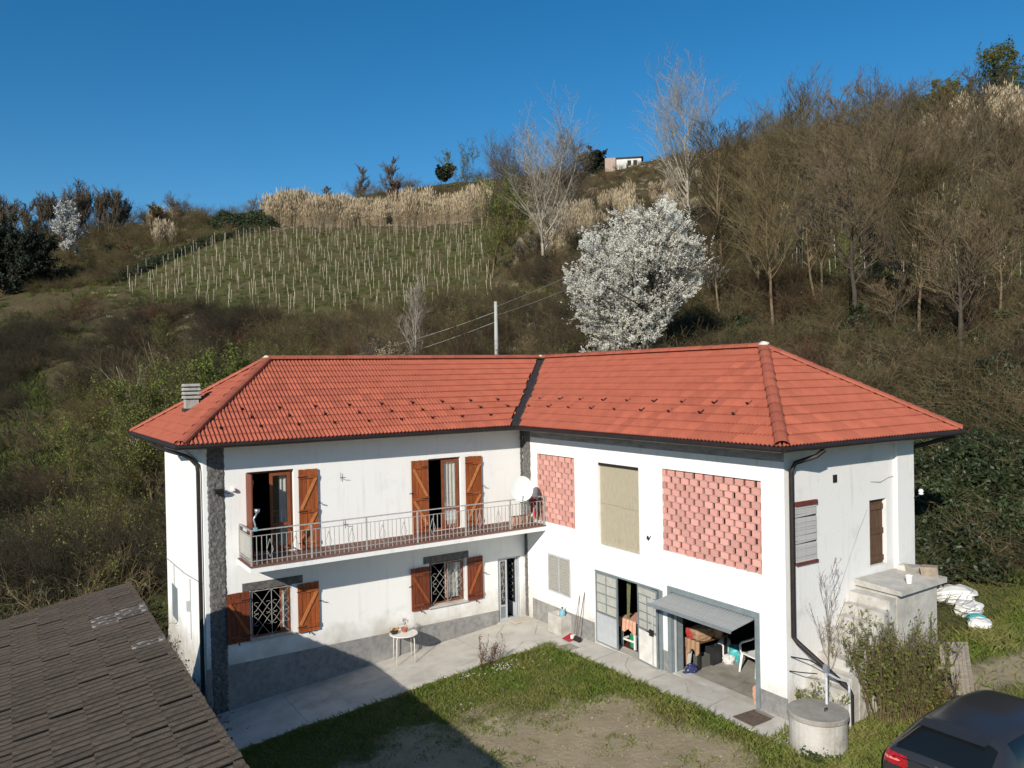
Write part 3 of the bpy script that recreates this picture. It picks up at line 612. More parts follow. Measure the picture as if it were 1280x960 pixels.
metal_leaf(3.27, 4.13, .20, 1.99, .015, .03, 'metal_pale')
lf, mp = metal_leaf(4.88, 5.62, .20, 1.99, .03, .10, 'metal_white', split=.98, strip=.16)
q = MB(); q.bar(mp(5.47, .24, .012), mp(5.47, 1.95, .012), .03, .02, side=(1, 0, 0)); q.build('bolt_rod', 'metal_pale', lf)
q = MB(); q.box(.09, .13, 5.38, 5.50, .93, 1.07); q.tube([(.13, 5.42, 1.03), (.17, 5.42, 1.03), (.17, 5.33, 1.03)], .012, 6); q.build('lock', 'iron', lf)
q = MB(); q.box(-.06, .05, 5.63, 5.72, .19, 2.02); q.build('door_frame', 'metal_grey', house)
q = MB(); q.box(-.06, .02, 3.26, 5.63, 1.995, 2.03); q.build('door_frame', 'metal_grey', house)
# ---- garage frame and tilting door
q = MB()
for b0, b1, z0, z1 in ((5.90, 6.01, .2, 2.18), (8.39, 8.49, .2, 2.18), (6.01, 8.39, 2.07, 2.18)): q.box(-.05, .035, b0, b1, z0, z1)
q.build('garage_frame', 'metal_grey', house)
q = MB(); q.box(-.325, -.052, 6.0, 6.014, .23, 2.06); q.build('garage_jamb', 'metal_grey', house)
q = MB(); q.box(-.10, -.06, 6.02, 6.05, .23, 2.05); q.build('door_track', 'metal_pale', house)
def flapz(d): return 2.045 - .17 * d
q = MB(); p = []
for d0, d1 in ((-1.25, .72),):
    q.hexa([(d0, 6.04, flapz(d0) - .02), (d1, 6.04, flapz(d1) - .02), (d1, 8.37, flapz(d1) - .02), (d0, 8.37, flapz(d0) - .02), (d0, 6.04, flapz(d0)), (d1, 6.04, flapz(d1)), (d1, 8.37, flapz(d1)), (d0, 8.37, flapz(d0))])
flap = q.build('garage_door', 'galv', house)
n = 26
for i in range(n):
    b = 6.05 + (i + .5) * (2.31 / n)
    if i == 0:
        m_ = MB(); m_.hexa([(-.0, -.030, flapz(0) - .002), (.70, -.030, flapz(.7) - .002), (.70, .030, flapz(.7) - .002), (0, .030, flapz(0) - .002), (0, -.018, flapz(0) + .014), (.70, -.018, flapz(.7) + .014), (.70, .018, flapz(.7) + .014), (0, .018, flapz(0) + .014)])
        o = m_.build('panel_rib', 'galv', flap); shared = o.data
    else: o = link('panel_rib', shared, flap)
    o.location = (0, b, 0)
q = MB(); q.bar((.725, 6.02, flapz(.72) - .012), (.725, 8.39, flapz(.72) - .012), .03, .06); q.build('door_rail', 'metal_grey', flap)
# ---- right end: blind, old door, vent
q = MB(); q.box(-.93, -.28, RB, RB + .06, 4.36, 4.44); q.build('window_lintel', 'redwood', house)
q = MB(); q.box(-.93, -.28, RB, RB + .06, 3.21, 3.26); q.build('window_sill', 'redwood', house)
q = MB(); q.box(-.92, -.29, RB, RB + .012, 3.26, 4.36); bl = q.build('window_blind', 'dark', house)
shared = None; k = 0; z = 3.27
while z < 4.34:
    gap = .03 if k in (7, 17) else 0.0
    if shared is None:
        m_ = MB(); m_.hexa([(-.92, .014, 0), (-.29, .014, 0), (-.29, .032, -.006), (-.92, .032, -.006), (-.92, .018, .042), (-.29, .018, .042), (-.29, .026, .042), (-.92, .026, .042)]); o = m_.build('slat', 'blind', bl); shared = o.data
    else: o = link('slat', shared, bl)
    o.matrix_basis = Matrix.Translation((0, RB, z)) @ Matrix.Rotation(random.uniform(-.012, .012) + (.03 if gap else 0), 4, 'Y'); z += .05 + gap * .6; k += 1
for i in range(4):
    q = MB(); u0 = 2.715 + i * .1425; q.box(-u0 - .138, -u0, RB - .12, RB - .085, 2.84, 4.21)
    if i == 0: dr = q.build('door', 'wood_old', house)
    else: q.build('plank', 'wood_old', dr)
for z in (2.9, 3.48, 4.0): q = MB(); q.box(-3.28, -2.72, RB - .085, RB - .06, z, z + .11); q.build('door_batten', 'wood_old', dr)
for pts in (((2.62, 4.05), (2.3, 3.6), (2.05, 3.2), (1.75, 2.7), (1.4, 2.2), (1.2, 1.75)), ((2.75, 4.62), (3.1, 4.58), (3.4, 4.66), (3.9, 4.68)), ((.95, 3.2), (1.1, 2.8), (1.05, 2.3))):
    q = MB(); V = []
    for k, (u, z) in enumerate(pts): w = .007 + .004 * (k % 2); V += [(-u, RB + .003, z + w), (-u, RB + .003, z - w)]
    q.add(V, [(2 * k, 2 * k + 1, 2 * k + 3, 2 * k + 2) for k in range(len(pts) - 1)]); q.build('wall_crack', 'render_grey', house)
q = MB(); q.box(-1.62, -1.49, RB, RB + .01, 4.71, 4.87); q.build('vent_hole', 'iron', house)
q = MB(); q.box(LA, LA + .012, -4.42, -3.62, .55, 1.45); q.build('wall_hatch', 'metal_grey', house)
q = MB(); q.tube([(LA + .02, -5.1, 2.0), (LA + .02, -2.5, 2.10), (LA + .02, -.25, 2.3)], .012, 5); q.tube([(LA + .02, -1.75, 2.1), (LA + .02, -1.75, .6)], .010, 5); q.tube([(LA + .02, -4.0, 2.05), (LA + .02, -4.0, 1.46)], .010, 5); q.build('cable', 'rail', house)
q = MB(); q.box(LA, LA + .08, -1.95, -1.80, 1.28, 1.52); q.build('meter_box', 'metal_pale', house)
# ---- balcony
q = MB(); q.box(.0, 8.03, .0, 1.10, 2.69, 2.815); bal = q.build('balcony', 'plaster', house)
q = MB(); q.box(.0, 8.05, .0, 1.125, 2.817, 2.845); q.build('balcony_floor', 'balc_tile', bal)
posts = [8.0, 6.62, 5.26, 3.90, 2.52, 1.14, .03]; RB1 = 1.07
pm = None
for a in posts:
    if pm is None: m_ = MB(); m_.box(-.017, .017, -.017, .017, 2.845, 3.64); o = m_.build('railing_post', 'rail', bal); pm = o.data
    else: o = link('railing_post', pm, bal)
    o.location = (a, RB1, 0)
o = link('railing_post', pm, bal); o.location = (8.0, .03, 0)
for z, w, h in ((3.64, .045, .022), (3.51, .02, .014), (2.95, .02, .014)):
    q = MB(); q.bar((.03, RB1, z), (8.0, RB1, z), w, h); q.bar((8.0, .03, z), (8.0, RB1 - .03, z), w, h); q.build('handrail' if z > 3.6 else 'rail', 'rail', bal)
bm_ = None; a = 7.88
while a > .1:
    if min(abs(a - p) for p in posts) > .04:
        if bm_ is None: m_ = MB(); m_.box(-.0065, .0065, -.0065, .0065, 2.86, 3.51); o = m_.build('baluster', 'rail', bal); bm_ = o.data
        else: o = link('baluster', bm_, bal)
        o.location = (a, RB1, 0)
    a -= .1135
for k in range(8): o = link('baluster', bm_, bal); o.location = (8.0, .12 + k * .115, 0)
dm = None
for i in range(len(posts) - 1):
    for fr in (.3, .72):
        c = posts[i] + (posts[i + 1] - posts[i]) * fr
        if dm is None:
            m_ = MB()
            for s in (-1, 1): m_.tube([(0, .01, 3.01), (s * .075, .01, 3.17), (0, .01, 3.42)], .0075, 4)
            o = m_.build('diamond_ornament', 'rail', bal); dm = o.data
        else: o = link('diamond_ornament', dm, bal)
        o.location = (c, RB1, 0)
q = MB(); q.box(7.992, 8.0, .06, RB1 - .03, 2.99, 3.48); q.build('side_mesh_panel', 'pane_wired', bal)
# ================================================================== roof
ZE, ZR = 5.60, 7.54
LF0, LB0, LAP, JN, INN, RF0, RB0, RAP, OUT = (9.35, .6, ZE), (9.5, -5.7, ZE), (6.55, -2.5, ZR), (-2.5, -2.5, ZR), (.6, .6, ZE), (.6, 9.58, ZE), (-5.4, 9.58, ZE), (-2.5, 6.6, ZR), (-5.5, -5.6, ZE)
mb = MB()
for poly in ((LF0, INN, JN, LAP), (INN, RF0, RAP, JN), (RF0, RB0, RAP), (LB0, LF0, LAP), (OUT, LB0, LAP, JN), (RB0, OUT, JN, RAP)):
    mb.add([(p[0], p[1], p[2] - .035) for p in poly], [tuple(range(len(poly)))])
roof = mb.build('roof', 'flash', house)
mb = MB()      # eave underside
for a, b in ((LF0, INN), (INN, RF0), (RF0, RB0), (RB0, OUT), (OUT, LB0), (LB0, LF0)):
    ins = {LF0: (LA - .01, .002), INN: (-.0, .002), RF0: (.002, RB - .01), RB0: (-RD + .01, RB - .01), OUT: (-RD + .01, -LD + .01), LB0: (LA - .01, -LD + .01)}
    ia, ib = ins[a], ins[b]
    mb.add([(a[0], a[1], ZE - .075), (b[0], b[1], ZE - .075), (ib[0], ib[1], ZE - .075), (ia[0], ia[1], ZE - .075)], [(0, 1, 2, 3)])
    mb.add([(a[0], a[1], ZE - .075), (b[0], b[1], ZE - .075), (b[0], b[1], ZE - .036), (a[0], a[1], ZE - .036)], [(0, 1, 2, 3)])
mb.build('eave_soffit', 'soffit', roof)
TW, TE = .30, .302
def tile_geo(w, e, rolls, amp, lap=.05, n=9, tilt=.030, pw=.8):
    """one roof tile in (u, v, h): u across, v up the slope"""
    V = []; prof = []
    for i in range(n):
        u = w * i / (n - 1); ph = (u / w * rolls) % 1.0
        prof.append((u, amp * (.5 - .5 * math.cos(2 * math.pi * ph)) ** pw))
    for u, h in prof: V.append((u, -.0, h + tilt))
    for u, h in prof: V.append((u, e + lap, h + .002))
    for u, h in prof: V.append((u, .0, max(-.004, h + tilt - .022)))
    Fs = [(i, i + 1, n + i + 1, n + i) for i in range(n - 1)] + [(2 * n + i, 2 * n + i + 1, i + 1, i) for i in range(n - 1)]
    return V, Fs
def clip_mesh(V, Fs, planes):
    bm = bmesh.new(); vs = [bm.verts.new(v) for v in V]
    for f_ in Fs: bm.faces.new([vs[i] for i in f_])
    for co, no in planes:
        bmesh.ops.bisect_plane(bm, geom=bm.verts[:] + bm.edges[:] + bm.faces[:], dist=1e-5, plane_co=co, plane_no=no, clear_outer=True)
        if not bm.faces: break
    bm.verts.ensure_lookup_table()
    out = ([tuple(v.co) for v in bm.verts], [tuple(v.index for v in f_.verts) for f_ in bm.faces]) if bm.faces else None
    if out:
        bm.verts.index_update(); out = ([tuple(v.co) for v in bm.verts], [tuple(v.index for v in f_.verts) for f_ in bm.faces])
    bm.free(); return out
def lay_tiles(parent, frame_m, slopes, w, e, rolls, amp, mname, limit, pick_mat=None, jig=.004, seed=1, tilt=.030, pw=.8, groove=None):
    """slopes: list of (polygon of 3-D points whose first edge is the eave, set of loose edges); makes the largest-looking tiles objects, joins the rest"""
    r = random.Random(seed); V0, F0 = tile_geo(w, e, rolls, amp, tilt=tilt, pw=pw, n=13); items = []
    camp = cam.matrix_world.translation
    for poly, loose in slopes:
        P = [Vector(p) for p in poly]; ux = (P[1] - P[0]).normalized(); nn = (P[1] - P[0]).cross(P[2] - P[0]).normalized()
        if nn.z < 0: nn = -nn
        uv_ = nn.cross(ux); uv_ = uv_ if uv_.z > 0 else -uv_
        M = Matrix(((ux.x, uv_.x, nn.x, P[0].x), (ux.y, uv_.y, nn.y, P[0].y), (ux.z, uv_.z, nn.z, P[0].z), (0, 0, 0, 1)))
        Q = [Vector(((p - P[0]).dot(ux), (p - P[0]).dot(uv_))) for p in P]; cen = sum(Q, Vector((0, 0))) / len(Q)
        edges = []
        for i in range(len(Q)):
            a, b = Q[i], Q[(i + 1) % len(Q)]; d = (b - a).normalized(); no = Vector((d.y, -d.x))
            if no.dot(cen - a) > 0: no = -no
            edges.append((a, no, i))
        umin, umax = min(q.x for q in Q), max(q.x for q in Q); vmax = max(q.y for q in Q)
        for row in range(int(vmax / e) + 1):
            v = row * e - .03; c0 = math.floor(umin / w)
            for c in range(c0, int(umax / w) + 1):
                u = c * w; planes = []; out = False
                for a, no, i in edges:
                    if i == 0: continue
                    off = -(.11 + r.uniform(0, .10)) if i in loose else .0
                    ds = [no.dot(Vector((x, y)) - a) - off for x in (u, u + w) for y in (v, v + e)]
                    if min(ds) >= -.005: out = True; break
                    if max(ds) > .001: planes.append((Vector((a.x + no.x * off - u, a.y + no.y * off - v, 0)), Vector((no.x, no.y, 0))))
                if out: continue
                g = clip_mesh(V0, F0, planes) if planes else None
                if planes and g is None: continue
                T = M @ Matrix.Translation((u, v, r.uniform(0, jig))) @ Matrix.Rotation(r.uniform(-jig, jig) * 2, 4, 'Z')
                wc = frame_m @ T @ Vector((w / 2, e / 2, 0)); view = camp - wc; ar = 1.0 if not planes else .5
                sc_px = abs((frame_m.to_3x3() @ nn).dot(view.normalized())) / view.length_squared * ar
                cc = cam.matrix_world.inverted() @ wc; px = cc.x / -cc.z * F_PX; py = cc.y / -cc.z * F_PX
                if abs(px) > 650 or abs(py) > 490: sc_px *= .01
                items.append((sc_px, T, g, row, c))
    items.sort(key=lambda t: -t[0])
    shared = {}; restV = []; restF = []; restM = []
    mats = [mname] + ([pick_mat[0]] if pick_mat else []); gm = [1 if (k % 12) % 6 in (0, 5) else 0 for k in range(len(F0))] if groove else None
    for i, (s, T, g, row, c) in enumerate(items):
        mi = 1 if pick_mat and pick_mat[1](T.translation, r) else 0
        if i < limit:
            if g is None:
                if mi not in shared:
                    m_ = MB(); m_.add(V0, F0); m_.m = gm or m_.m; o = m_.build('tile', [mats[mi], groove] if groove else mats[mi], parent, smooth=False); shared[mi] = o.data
                else: o = link('tile', shared[mi], parent)
            else: m_ = MB(); m_.add(*g); o = m_.build('tile', mats[mi], parent)
            o.matrix_basis = T
        else:
            vs, fs = g if g else (V0, F0); off = len(restV)
            restV += [tuple(T @ Vector(v)) for v in vs]; restF += [tuple(k + off for k in f_) for f_ in fs]; restM += [mi] * len(fs)
    if restV:
        m_ = MB(); m_.v = restV; m_.f = restF; m_.m = restM; m_.build('roof_tiles', mats if len(mats) > 1 else mats[0], parent, kind='stuff')
lay_tiles(roof, MH, [((LF0, INN, JN, LAP), {1}), ((RF0, INN, JN, RAP), {1}), ((RB0, RF0, RAP), set()), ((LF0, LB0, LAP), set())], TW, TE, 3, .040, 'tile', 298)
def ridge_row(parent, p0, p1, step=.37, r0=.10, m='ridge', seed=2):
    p0, p1 = Vector(p0), Vector(p1); L = (p1 - p0).length; n = int(L / step); d = (p1 - p0).normalized(); rr = random.Random(seed)
    side = d.cross(Vector((0, 0, 1))).normalized(); upv = side.cross(d)
    g = getattr(ridge_row, 'me', None)
    for i in range(n):
        if g is None:
            m_ = MB(); k = 7; V = []
            for x, r_ in ((-.02, r0 * 1.08), (.03, r0 * 1.08), (.04, r0 * 1.0), (.41, r0 * .96)):
                for j in range(k): t = math.pi * j / (k - 1); V.append((x, -math.cos(t) * r_ * 1.35, math.sin(t) * r_ - .015))
            Fs = [(a * k + j, a * k + j + 1, (a + 1) * k + j + 1, (a + 1) * k + j) for a in range(3) for j in range(k - 1)]
            m_.add(V, Fs); o = m_.build('ridge_tile', m, parent, smooth=False); g = ridge_row.me = o.data
        else: o = link('ridge_tile', g, parent)
        c = p0 + d * (i * L / n)
        T = Matrix(((d.x, side.x, upv.x, c.x), (d.y, side.y, upv.y, c.y), (d.z, side.z, upv.z, c.z), (0, 0, 0, 1)))
        o.matrix_basis = T @ Matrix.Rotation(rr.uniform(-.025, .025), 4, 'Z')
up_ = lambda p, h=.045: (p[0], p[1], p[2] + h)
ridge_row(roof, up_(LF0), up_(LAP)); ridge_row(roof, up_(LB0), up_(LAP), seed=3); ridge_row(roof, up_(LAP), up_(JN), seed=4)
ridge_row(roof, up_(RF0), up_(RAP), seed=5); ridge_row(roof, up_(RB0), up_(RAP), seed=6); ridge_row(roof, up_(RAP), up_(JN), seed=7)
def lump(name, c, r, m, parent, sq=.5, seed=1, n=8):
    g = MB(); rr = random.Random(seed); prof = [(r * math.sin(t), r * sq * (1 - math.cos(t))) for t in np.linspace(.25, 2.9, n)]
    g.lathe(prof, 10, c); g.v = [(c[0] + (x - c[0]) * rr.uniform(.8, 1.2), c[1] + (y - c[1]) * rr.uniform(.8, 1.2), z + rr.uniform(-.1, .1) * r) for x, y, z in g.v]
    return g.build(name, m, parent, smooth=True)
lump('mortar_cap', (-2.5, 6.62, ZR + .02), .13, 'mortar', roof); lump('mortar_cap', (6.58, -2.5, ZR + .02), .11, 'mortar', roof, seed=2)
for k, (a, b) in enumerate(((-2.35, -2.45), (-2.5, -2.15), (-1.85, -2.5))): lump('mortar_cap', (a, b, ZR + .02), .10, 'mortar', roof, seed=4 + k)
q = MB(); V = []
for i in range(12):
    t = i / 11; c = Vector(INN).lerp(Vector(JN), t); w = .20 + .05 * random.random()
    V += [(c.x + w * .72, c.y - w * .72 * 0 - 0.0, c.z + w * 0.45 * 0 + .012), (c.x, c.y, c.z - .005), (c.x, c.y + w * .72, c.z + .012)]
V = []
for i in range(12):
    t = i / 11; c = Vector(INN).lerp(Vector(JN), t); w = .22
    V += [(c.x + w, c.y, c.z + .004), (c.x, c.y, c.z - .006), (c.x, c.y + w, c.z + .004)]
q.add(V, [f_ for i in range(11) for f_ in ((3 * i, 3 * i + 1, 3 * i + 4, 3 * i + 3), (3 * i + 1, 3 * i + 2, 3 * i + 5, 3 * i + 4))]); q.build('valley_flashing', 'flash', roof)
# snow hooks
sl = (ZR - ZE) / 3.1; hk = None
def hook(a, b, z, ang, s=.8):
    global hk
    if hk is None:
        m_ = MB(); m_.box(-.012, .012, -.10, .06, .0, .02); m_.hexa([(-.05, -.11, 0), (.05, -.11, 0), (.03, -.09, 0), (-.03, -.09, 0), (-.05, -.13, .085), (.05, -.13, .085), (.03, -.11, .085), (-.03, -.11, .085)]); hk_o = m_.build('snow_hook', 'gutter', roof); hk = hk_o.data
    else: hk_o = link('snow_hook', hk, roof)
    hk_o.matrix_basis = Matrix.Translation((a, b, z)) @ Matrix.Rotation(ang, 4, 'Z') @ Matrix.Rotation(.56, 4, 'X') @ Matrix.Scale(s, 4)
for row, (h_, off) in enumerate(((.45, 0), (.78, .45), (1.08, 0))):
    a = 8.85 - h_ + off
    while a > 1.0 - h_: hook(a, .6 - h_, ZE + sl * h_ + .06, math.pi); a -= .9
for row, (h_, off) in enumerate(((.78, 0), (1.1, .42))):
    b = 1.0 - h_ + off
    while b < 9.3 - h_: hook(.6 - h_, b, ZE + sl * h_ + .06, math.pi / 2); b += .95
# gutters and downpipes
q = MB(); g = .055
q.tube([(9.42, .67, ZE - .045), (.70, .67, ZE - .06)], g, 8); q.tube([(.67, .72, ZE - .06), (.67, 9.65, ZE - .05)], g, 8); q.tube([(.66, 9.66, ZE - .05), (-5.45, 9.66, ZE - .05)], g, 8); q.tube([(9.43, .66, ZE - .05), (9.57, -5.75, ZE - .05)], g, 8)
q.build('gutter', 'gutter', roof)
q = MB(); q.tube([(9.50, -2.6, 5.50), (9.42, -2.2, 5.38), (8.95, -1.3, 5.22), (8.87, -.9, 5.16), (8.86, -.2, 5.06), (8.86, -.12, 4.92), (8.86, -.12, -.9)], .048, 8); q.build('downpipe', 'gutter', house)
q = MB(); q.tube([(-.55, 9.63, 5.48), (-.42, 9.55, 5.36), (-.18, 9.25, 5.22), (-.12, 9.2, 5.05), (-.12, 9.2, 1.87), (-.16, 9.26, 1.78), (-.66, 9.98, 1.02), (-.69, 10.03, .90), (-.69, 10.03, .15)], .048, 8); q.build('downpipe', 'gutter', house)
q = MB(); q.tube([(-5.35, 9.5, 5.46), (-4.6, 8.9, 5.2), (-4.37, 8.7, 5.0), (-4.37, 8.7, 1.0)], .05, 8); q.build('downpipe', 'gutter', house)
# chimney
q = MB(); q.box(8.28, 8.60, -3.16, -2.84, 6.0, 6.54); ch = q.build('chimney', 'chimney', roof)
for k in range(4):
    z = 6.56 + k * .105; e = .05 if k < 3 else .045
    q = MB(); q.hexa([(8.28 - e, -3.16 - e, z), (8.60 + e, -3.16 - e, z), (8.60 + e, -2.84 + e, z), (8.28 - e, -2.84 + e, z), (8.28 - e + .02, -3.16 - e + .02, z + .068), (8.60 + e - .02, -3.16 - e + .02, z + .068), (8.60 + e - .02, -2.84 + e - .02, z + .068), (8.28 - e + .02, -2.84 + e - .02, z + .068)]); q.build('chimney_slab', 'chimney', ch)
q = MB()
for sx in (8.30, 8.53):
    for sy in (-3.14, -2.91): q.box(sx, sx + .05, sy, sy + .05, 6.54, 6.9)
q.box(8.36, 8.52, -3.08, -2.92, 6.54, 6.88); q.build('chimney_core', 'dark', ch)
q = MB(); q.box(8.24, 8.64, -3.22, -2.80, 6.02, 6.30); q.build('chimney_flashing', 'flash', ch)
# ================================================================== pavement along the walls
def strip(n0, f0, edge, vertical):
    V = []; Fs = []; k = 9
    for i, s in enumerate(n0):
        e0, e1 = f0(s), edge(s)
        for j in range(k + 1):
            w = e0 + (e1 - e0) * min(j, k - 1) / (k - 1); a, b = (s, w) if not vertical else (w, s)
            V.append((a, b, float(gz_ab(a, b)) + .018 + .006 * math.sin(a * 2 + b * 3) - (.14 if j == k else 0)))
    for i in range(len(n0) - 1):
        for j in range(k): Fs.append((i * (k + 1) + j, i * (k + 1) + j + 1, (i + 1) * (k + 1) + j + 1, (i + 1) * (k + 1) + j))
    return V, Fs
rr = random.Random(5); wob = [rr.uniform(-1, 1) for _ in range(400)]
def wv(s, sc=1.0): i = int(s * 6) % 398; t = s * 6 - int(s * 6); return (wob[i] * (1 - t) + wob[i + 1] * t) * sc
mb = MB(); vs, fs = strip(np.arange(-.0, 10.3, .12), lambda s: .001, lambda s: 2.2 if s < .8 else 2.22 + wv(s, .07) + .33 * max(0, 1 - (s - .8) / 1.0), False); mb.add(vs, fs)
pave = mb.build('pavement', 'concrete', None, kind='structure', mw=MH)
mb = MB(); vs, fs = strip(np.arange(2.202, 9.95, .12), lambda s: .001, lambda s: .80 + wv(s + 11, .045) + .1 * max(0, 1 - (s - 2.2) / .8), True); mb.add(vs, fs)
pave2 = mb.build('pavement', 'concrete', None, kind='structure', mw=MH)
G = lambda a, b: float(gz_ab(a, b))
PV = .022
def pave_line(name, pts, w, parent, seed):
    q = MB(); r_ = random.Random(seed); V = []
    P = []
    for (a0, b0), (a1, b1) in zip(pts[:-1], pts[1:]):
        n_ = max(2, int(math.hypot(a1 - a0, b1 - b0) / .12))
        for k in range(n_): t_ = k / n_; P.append((a0 + (a1 - a0) * t_, b0 + (b1 - b0) * t_))
    P.append(pts[-1])
    for i, (a, b) in enumerate(P):
        d_ = Vector((P[min(i + 1, len(P) - 1)][0] - P[max(i - 1, 0)][0], P[min(i + 1, len(P) - 1)][1] - P[max(i - 1, 0)][1], 0)).normalized(); s_ = Vector((-d_.y, d_.x, 0)); j = r_.uniform(-1, 1) * w * 1.1; ww = w * r_.uniform(.5, 1.1)
        for sg in (-1, 1): c_ = Vector((a, b, 0)) + s_ * (j + sg * ww); V.append((c_.x, c_.y, G(c_.x, c_.y) + .0275 + .006 * math.sin(c_.x * 2 + c_.y * 3) - .006 * 0))
    q.add(V, [(2 * i, 2 * i + 1, 2 * i + 3, 2 * i + 2) for i in range(len(P) - 1)]); return q.build(name, 'concrete_dark', parent)
for k, a in enumerate((2.35, 4.75, 7.1)): pave_line('expansion_joint', [(a, .03), (a + .02, 2.15)], .008, pave, k)
for k, b in enumerate((4.1, 5.9, 7.7)): pave_line('expansion_joint', [(.03, b), (.76, b)], .007, pave2, 10 + k)
pave_line('crack', [(.9, .25), (1.5, .8), (1.7, 1.3), (2.4, 1.7), (3.2, 1.9)], .007, pave, 21); pave_line('crack', [(4.75, 1.2), (5.4, 1.0), (6.1, 1.25), (7.1, 1.1)], .006, pave, 22); pave_line('crack', [(.3, 1.0), (.7, 1.5), (.55, 2.1)], .006, pave, 23); pave_line('crack', [(.1, 4.6), (.45, 4.9), (.7, 5.4)], .006, pave2, 24); pave_line('crack', [(.2, 6.6), (.5, 7.0), (.4, 7.6)], .005, pave2, 25)
# ------------------------------------------------------------------ round table with its pots
t = thing('garden_table', 'round white metal garden table on thin splayed legs by the wall', 'table', 4.07, .48, G(4.07, .48) + PV)
q = MB(); q.lathe([(.0, .705), (.34, .705), (.362, .712), (.362, .724), (.35, .73), (0, .73)], 28, cap=False); q.build('table_top', 'white_paint', t)
for k in range(4):
    a = k * math.pi / 2 + .55; c, s = math.cos(a), math.sin(a)
    q = MB(); q.tube([(.20 * c, .20 * s, .70), (.28 * c, .28 * s, .69), (.315 * c, .315 * s, .62), (.335 * c, .335 * s, .0)], .012, 6); q.build('leg', 'white_paint', t, smooth=True)
def potted(name, label, cat, a, b, z, r, h, n, leafm, pot, flowers=None, hgt=.14, seed=1):
    t = thing(name, label, cat, a, b, z); q = MB(); q.lathe([(r * .7, 0), (r, h * .8), (r * 1.1, h * .82), (r * 1.1, h), (r * .95, h), (r * .9, h * .8), (0, h * .8)], 14, cap=False); q.build('pot', pot, t, smooth=True)
    r_ = random.Random(seed); q = MB(); fl = MB()
    for i in range(n):
        an = r_.uniform(0, 6.28); ro = r * r_.uniform(0, 1.2); z1 = h + hgt * r_.uniform(.3, 1.1); p = Vector((ro * math.cos(an), ro * math.sin(an), z1)); d = Vector((r_.uniform(-1, 1), r_.uniform(-1, 1), r_.uniform(-.2, 1))).normalized(); e = d.orthogonal().normalized() * .014; L = .05
        q.add([p - e * .3, p + d * L * .5 + e, p + d * L, p + d * L * .5 - e], [(0, 1, 2, 3)])
        if flowers and i % 2 == 0:
            for k in range(5): aa = k * 1.257; fl.add([p, p + Vector((math.cos(aa) * .022, math.sin(aa) * .022, .012)), p + Vector((math.cos(aa + .6) * .024, math.sin(aa + .6) * .024, .015)), p + Vector((math.cos(aa + 1.1) * .02, math.sin(aa + 1.1) * .02, .012))], [(0, 1, 2, 3)])
    o = q.build('leaves', leafm, t); o['kind'] = 'stuff'
    if flowers: o = fl.build('flowers', flowers, t); o['kind'] = 'stuff'
    return t
zt_ = G(4.07, .48) + PV + .73
potted('flower_bowl', 'dark bowl of orange flowers on the round white table', 'flower pot', 4.30, .40, zt_, .10, .06, 40, 'leaf', 'black_plastic', 'petal_orange', .07, 2)
potted('potted_plant', 'terracotta pot with a pinkish leafy plant on the white table', 'potted plant', 4.02, .42, zt_, .085, .11, 60, 'twig_rust', 'terracotta', None, .2, 3)
# ------------------------------------------------------------------ by the front door and along the right wing
t = thing('doormat', 'pale rectangular doormat before the grey front door', 'doormat', .36, .30, G(.36, .3) + PV + .004); q = MB(); q.box(-.29, .29, -.19, .19, 0, .025); q.build('doormat_pad', 'mat', t)
t = thing('stone_trough', 'square concrete block against the right wing under the barred window', 'trough', .20, 1.92, G(.1, 1.9) + PV - .01)
q = MB(); V0 = [(-.19, -.30, 0), (.14, -.30, 0), (.14, .30, 0), (-.19, .30, 0)]
q.box(-.185, .15, -.30, .30, 0, .40); q.box(-.185, .15, -.30, -.24, .40, .50); q.box(-.185, .15, .24, .30, .40, .50); q.box(-.185, -.13, -.24, .24, .40, .50); q.box(.09, .15, -.24, .24, .40, .50); q.build('basin', 'concrete_pale', t)
t = thing('watering_bottle', 'pale blue plastic bottle standing on the concrete block', 'bottle', .19, 2.06, G(.1, 1.9) + PV + .39); q = MB(); q.lathe([(.075, 0), (.08, .02), (.08, .17), (.06, .22), (.022, .25), (.022, .28)], 12); q.build('bottle_body', 'blue_plastic', t, smooth=True); q = MB(); q.lathe([(.025, .28), (.025, .31)], 10); q.build('cap', 'black_plastic', t)
t = thing('broom', 'broom with a dark stick leaning on the white wall', 'broom', .26, 2.80, G(.2, 2.8) + PV); q = MB(); q.tube([(0, 0, .1), (-.245, .02, 1.22)], .012, 6); q.build('stick', 'broom_wood', t); q = MB(); q.hexa([(-.04, -.13, 0), (.05, -.13, 0), (.05, .13, 0), (-.04, .13, 0), (-.03, -.10, .12), (.02, -.10, .12), (.02, .10, .12), (-.03, .10, .12)]); q.build('brush_head', 'black_plastic', t)
t = thing('dustpan', 'red dustpan with a long thin handle beside the broom', 'dustpan', .33, 2.55, G(.2, 2.6) + PV)
q = MB(); q.add([(-.13, -.13, .0), (.14, -.15, 0), (.14, .15, 0), (-.13, .13, 0), (-.13, -.13, .10), (.0, -.145, .05), (.0, .145, .05), (-.13, .13, .10), (-.11, -.12, .012), (.14, -.14, .01), (.14, .14, .01), (-.11, .12, .012)], [(0, 1, 2, 3), (0, 3, 7, 4), (0, 4, 5, 1), (3, 2, 6, 7), (8, 9, 10, 11)]); q.build('pan', 'red_plastic', t); q = MB(); q.tube([(-.12, .02, .08), (-.315, .06, 1.1)], .009, 6); q.build('handle', 'broom_wood', t); q = MB(); q.box(-.12, -.02, .02, .10, .02, .11); q.build('brush', 'white_plastic', t)
t = thing('drain_cover', 'small grey cement slab at the grass corner of the pavement', 'slab', .70, 2.98, G(.7, 3) + PV + .008); q = MB(); q.box(-.22, .22, -.2, .2, -.02, .015); q.build('slab_lid', 'concrete_dark', t)
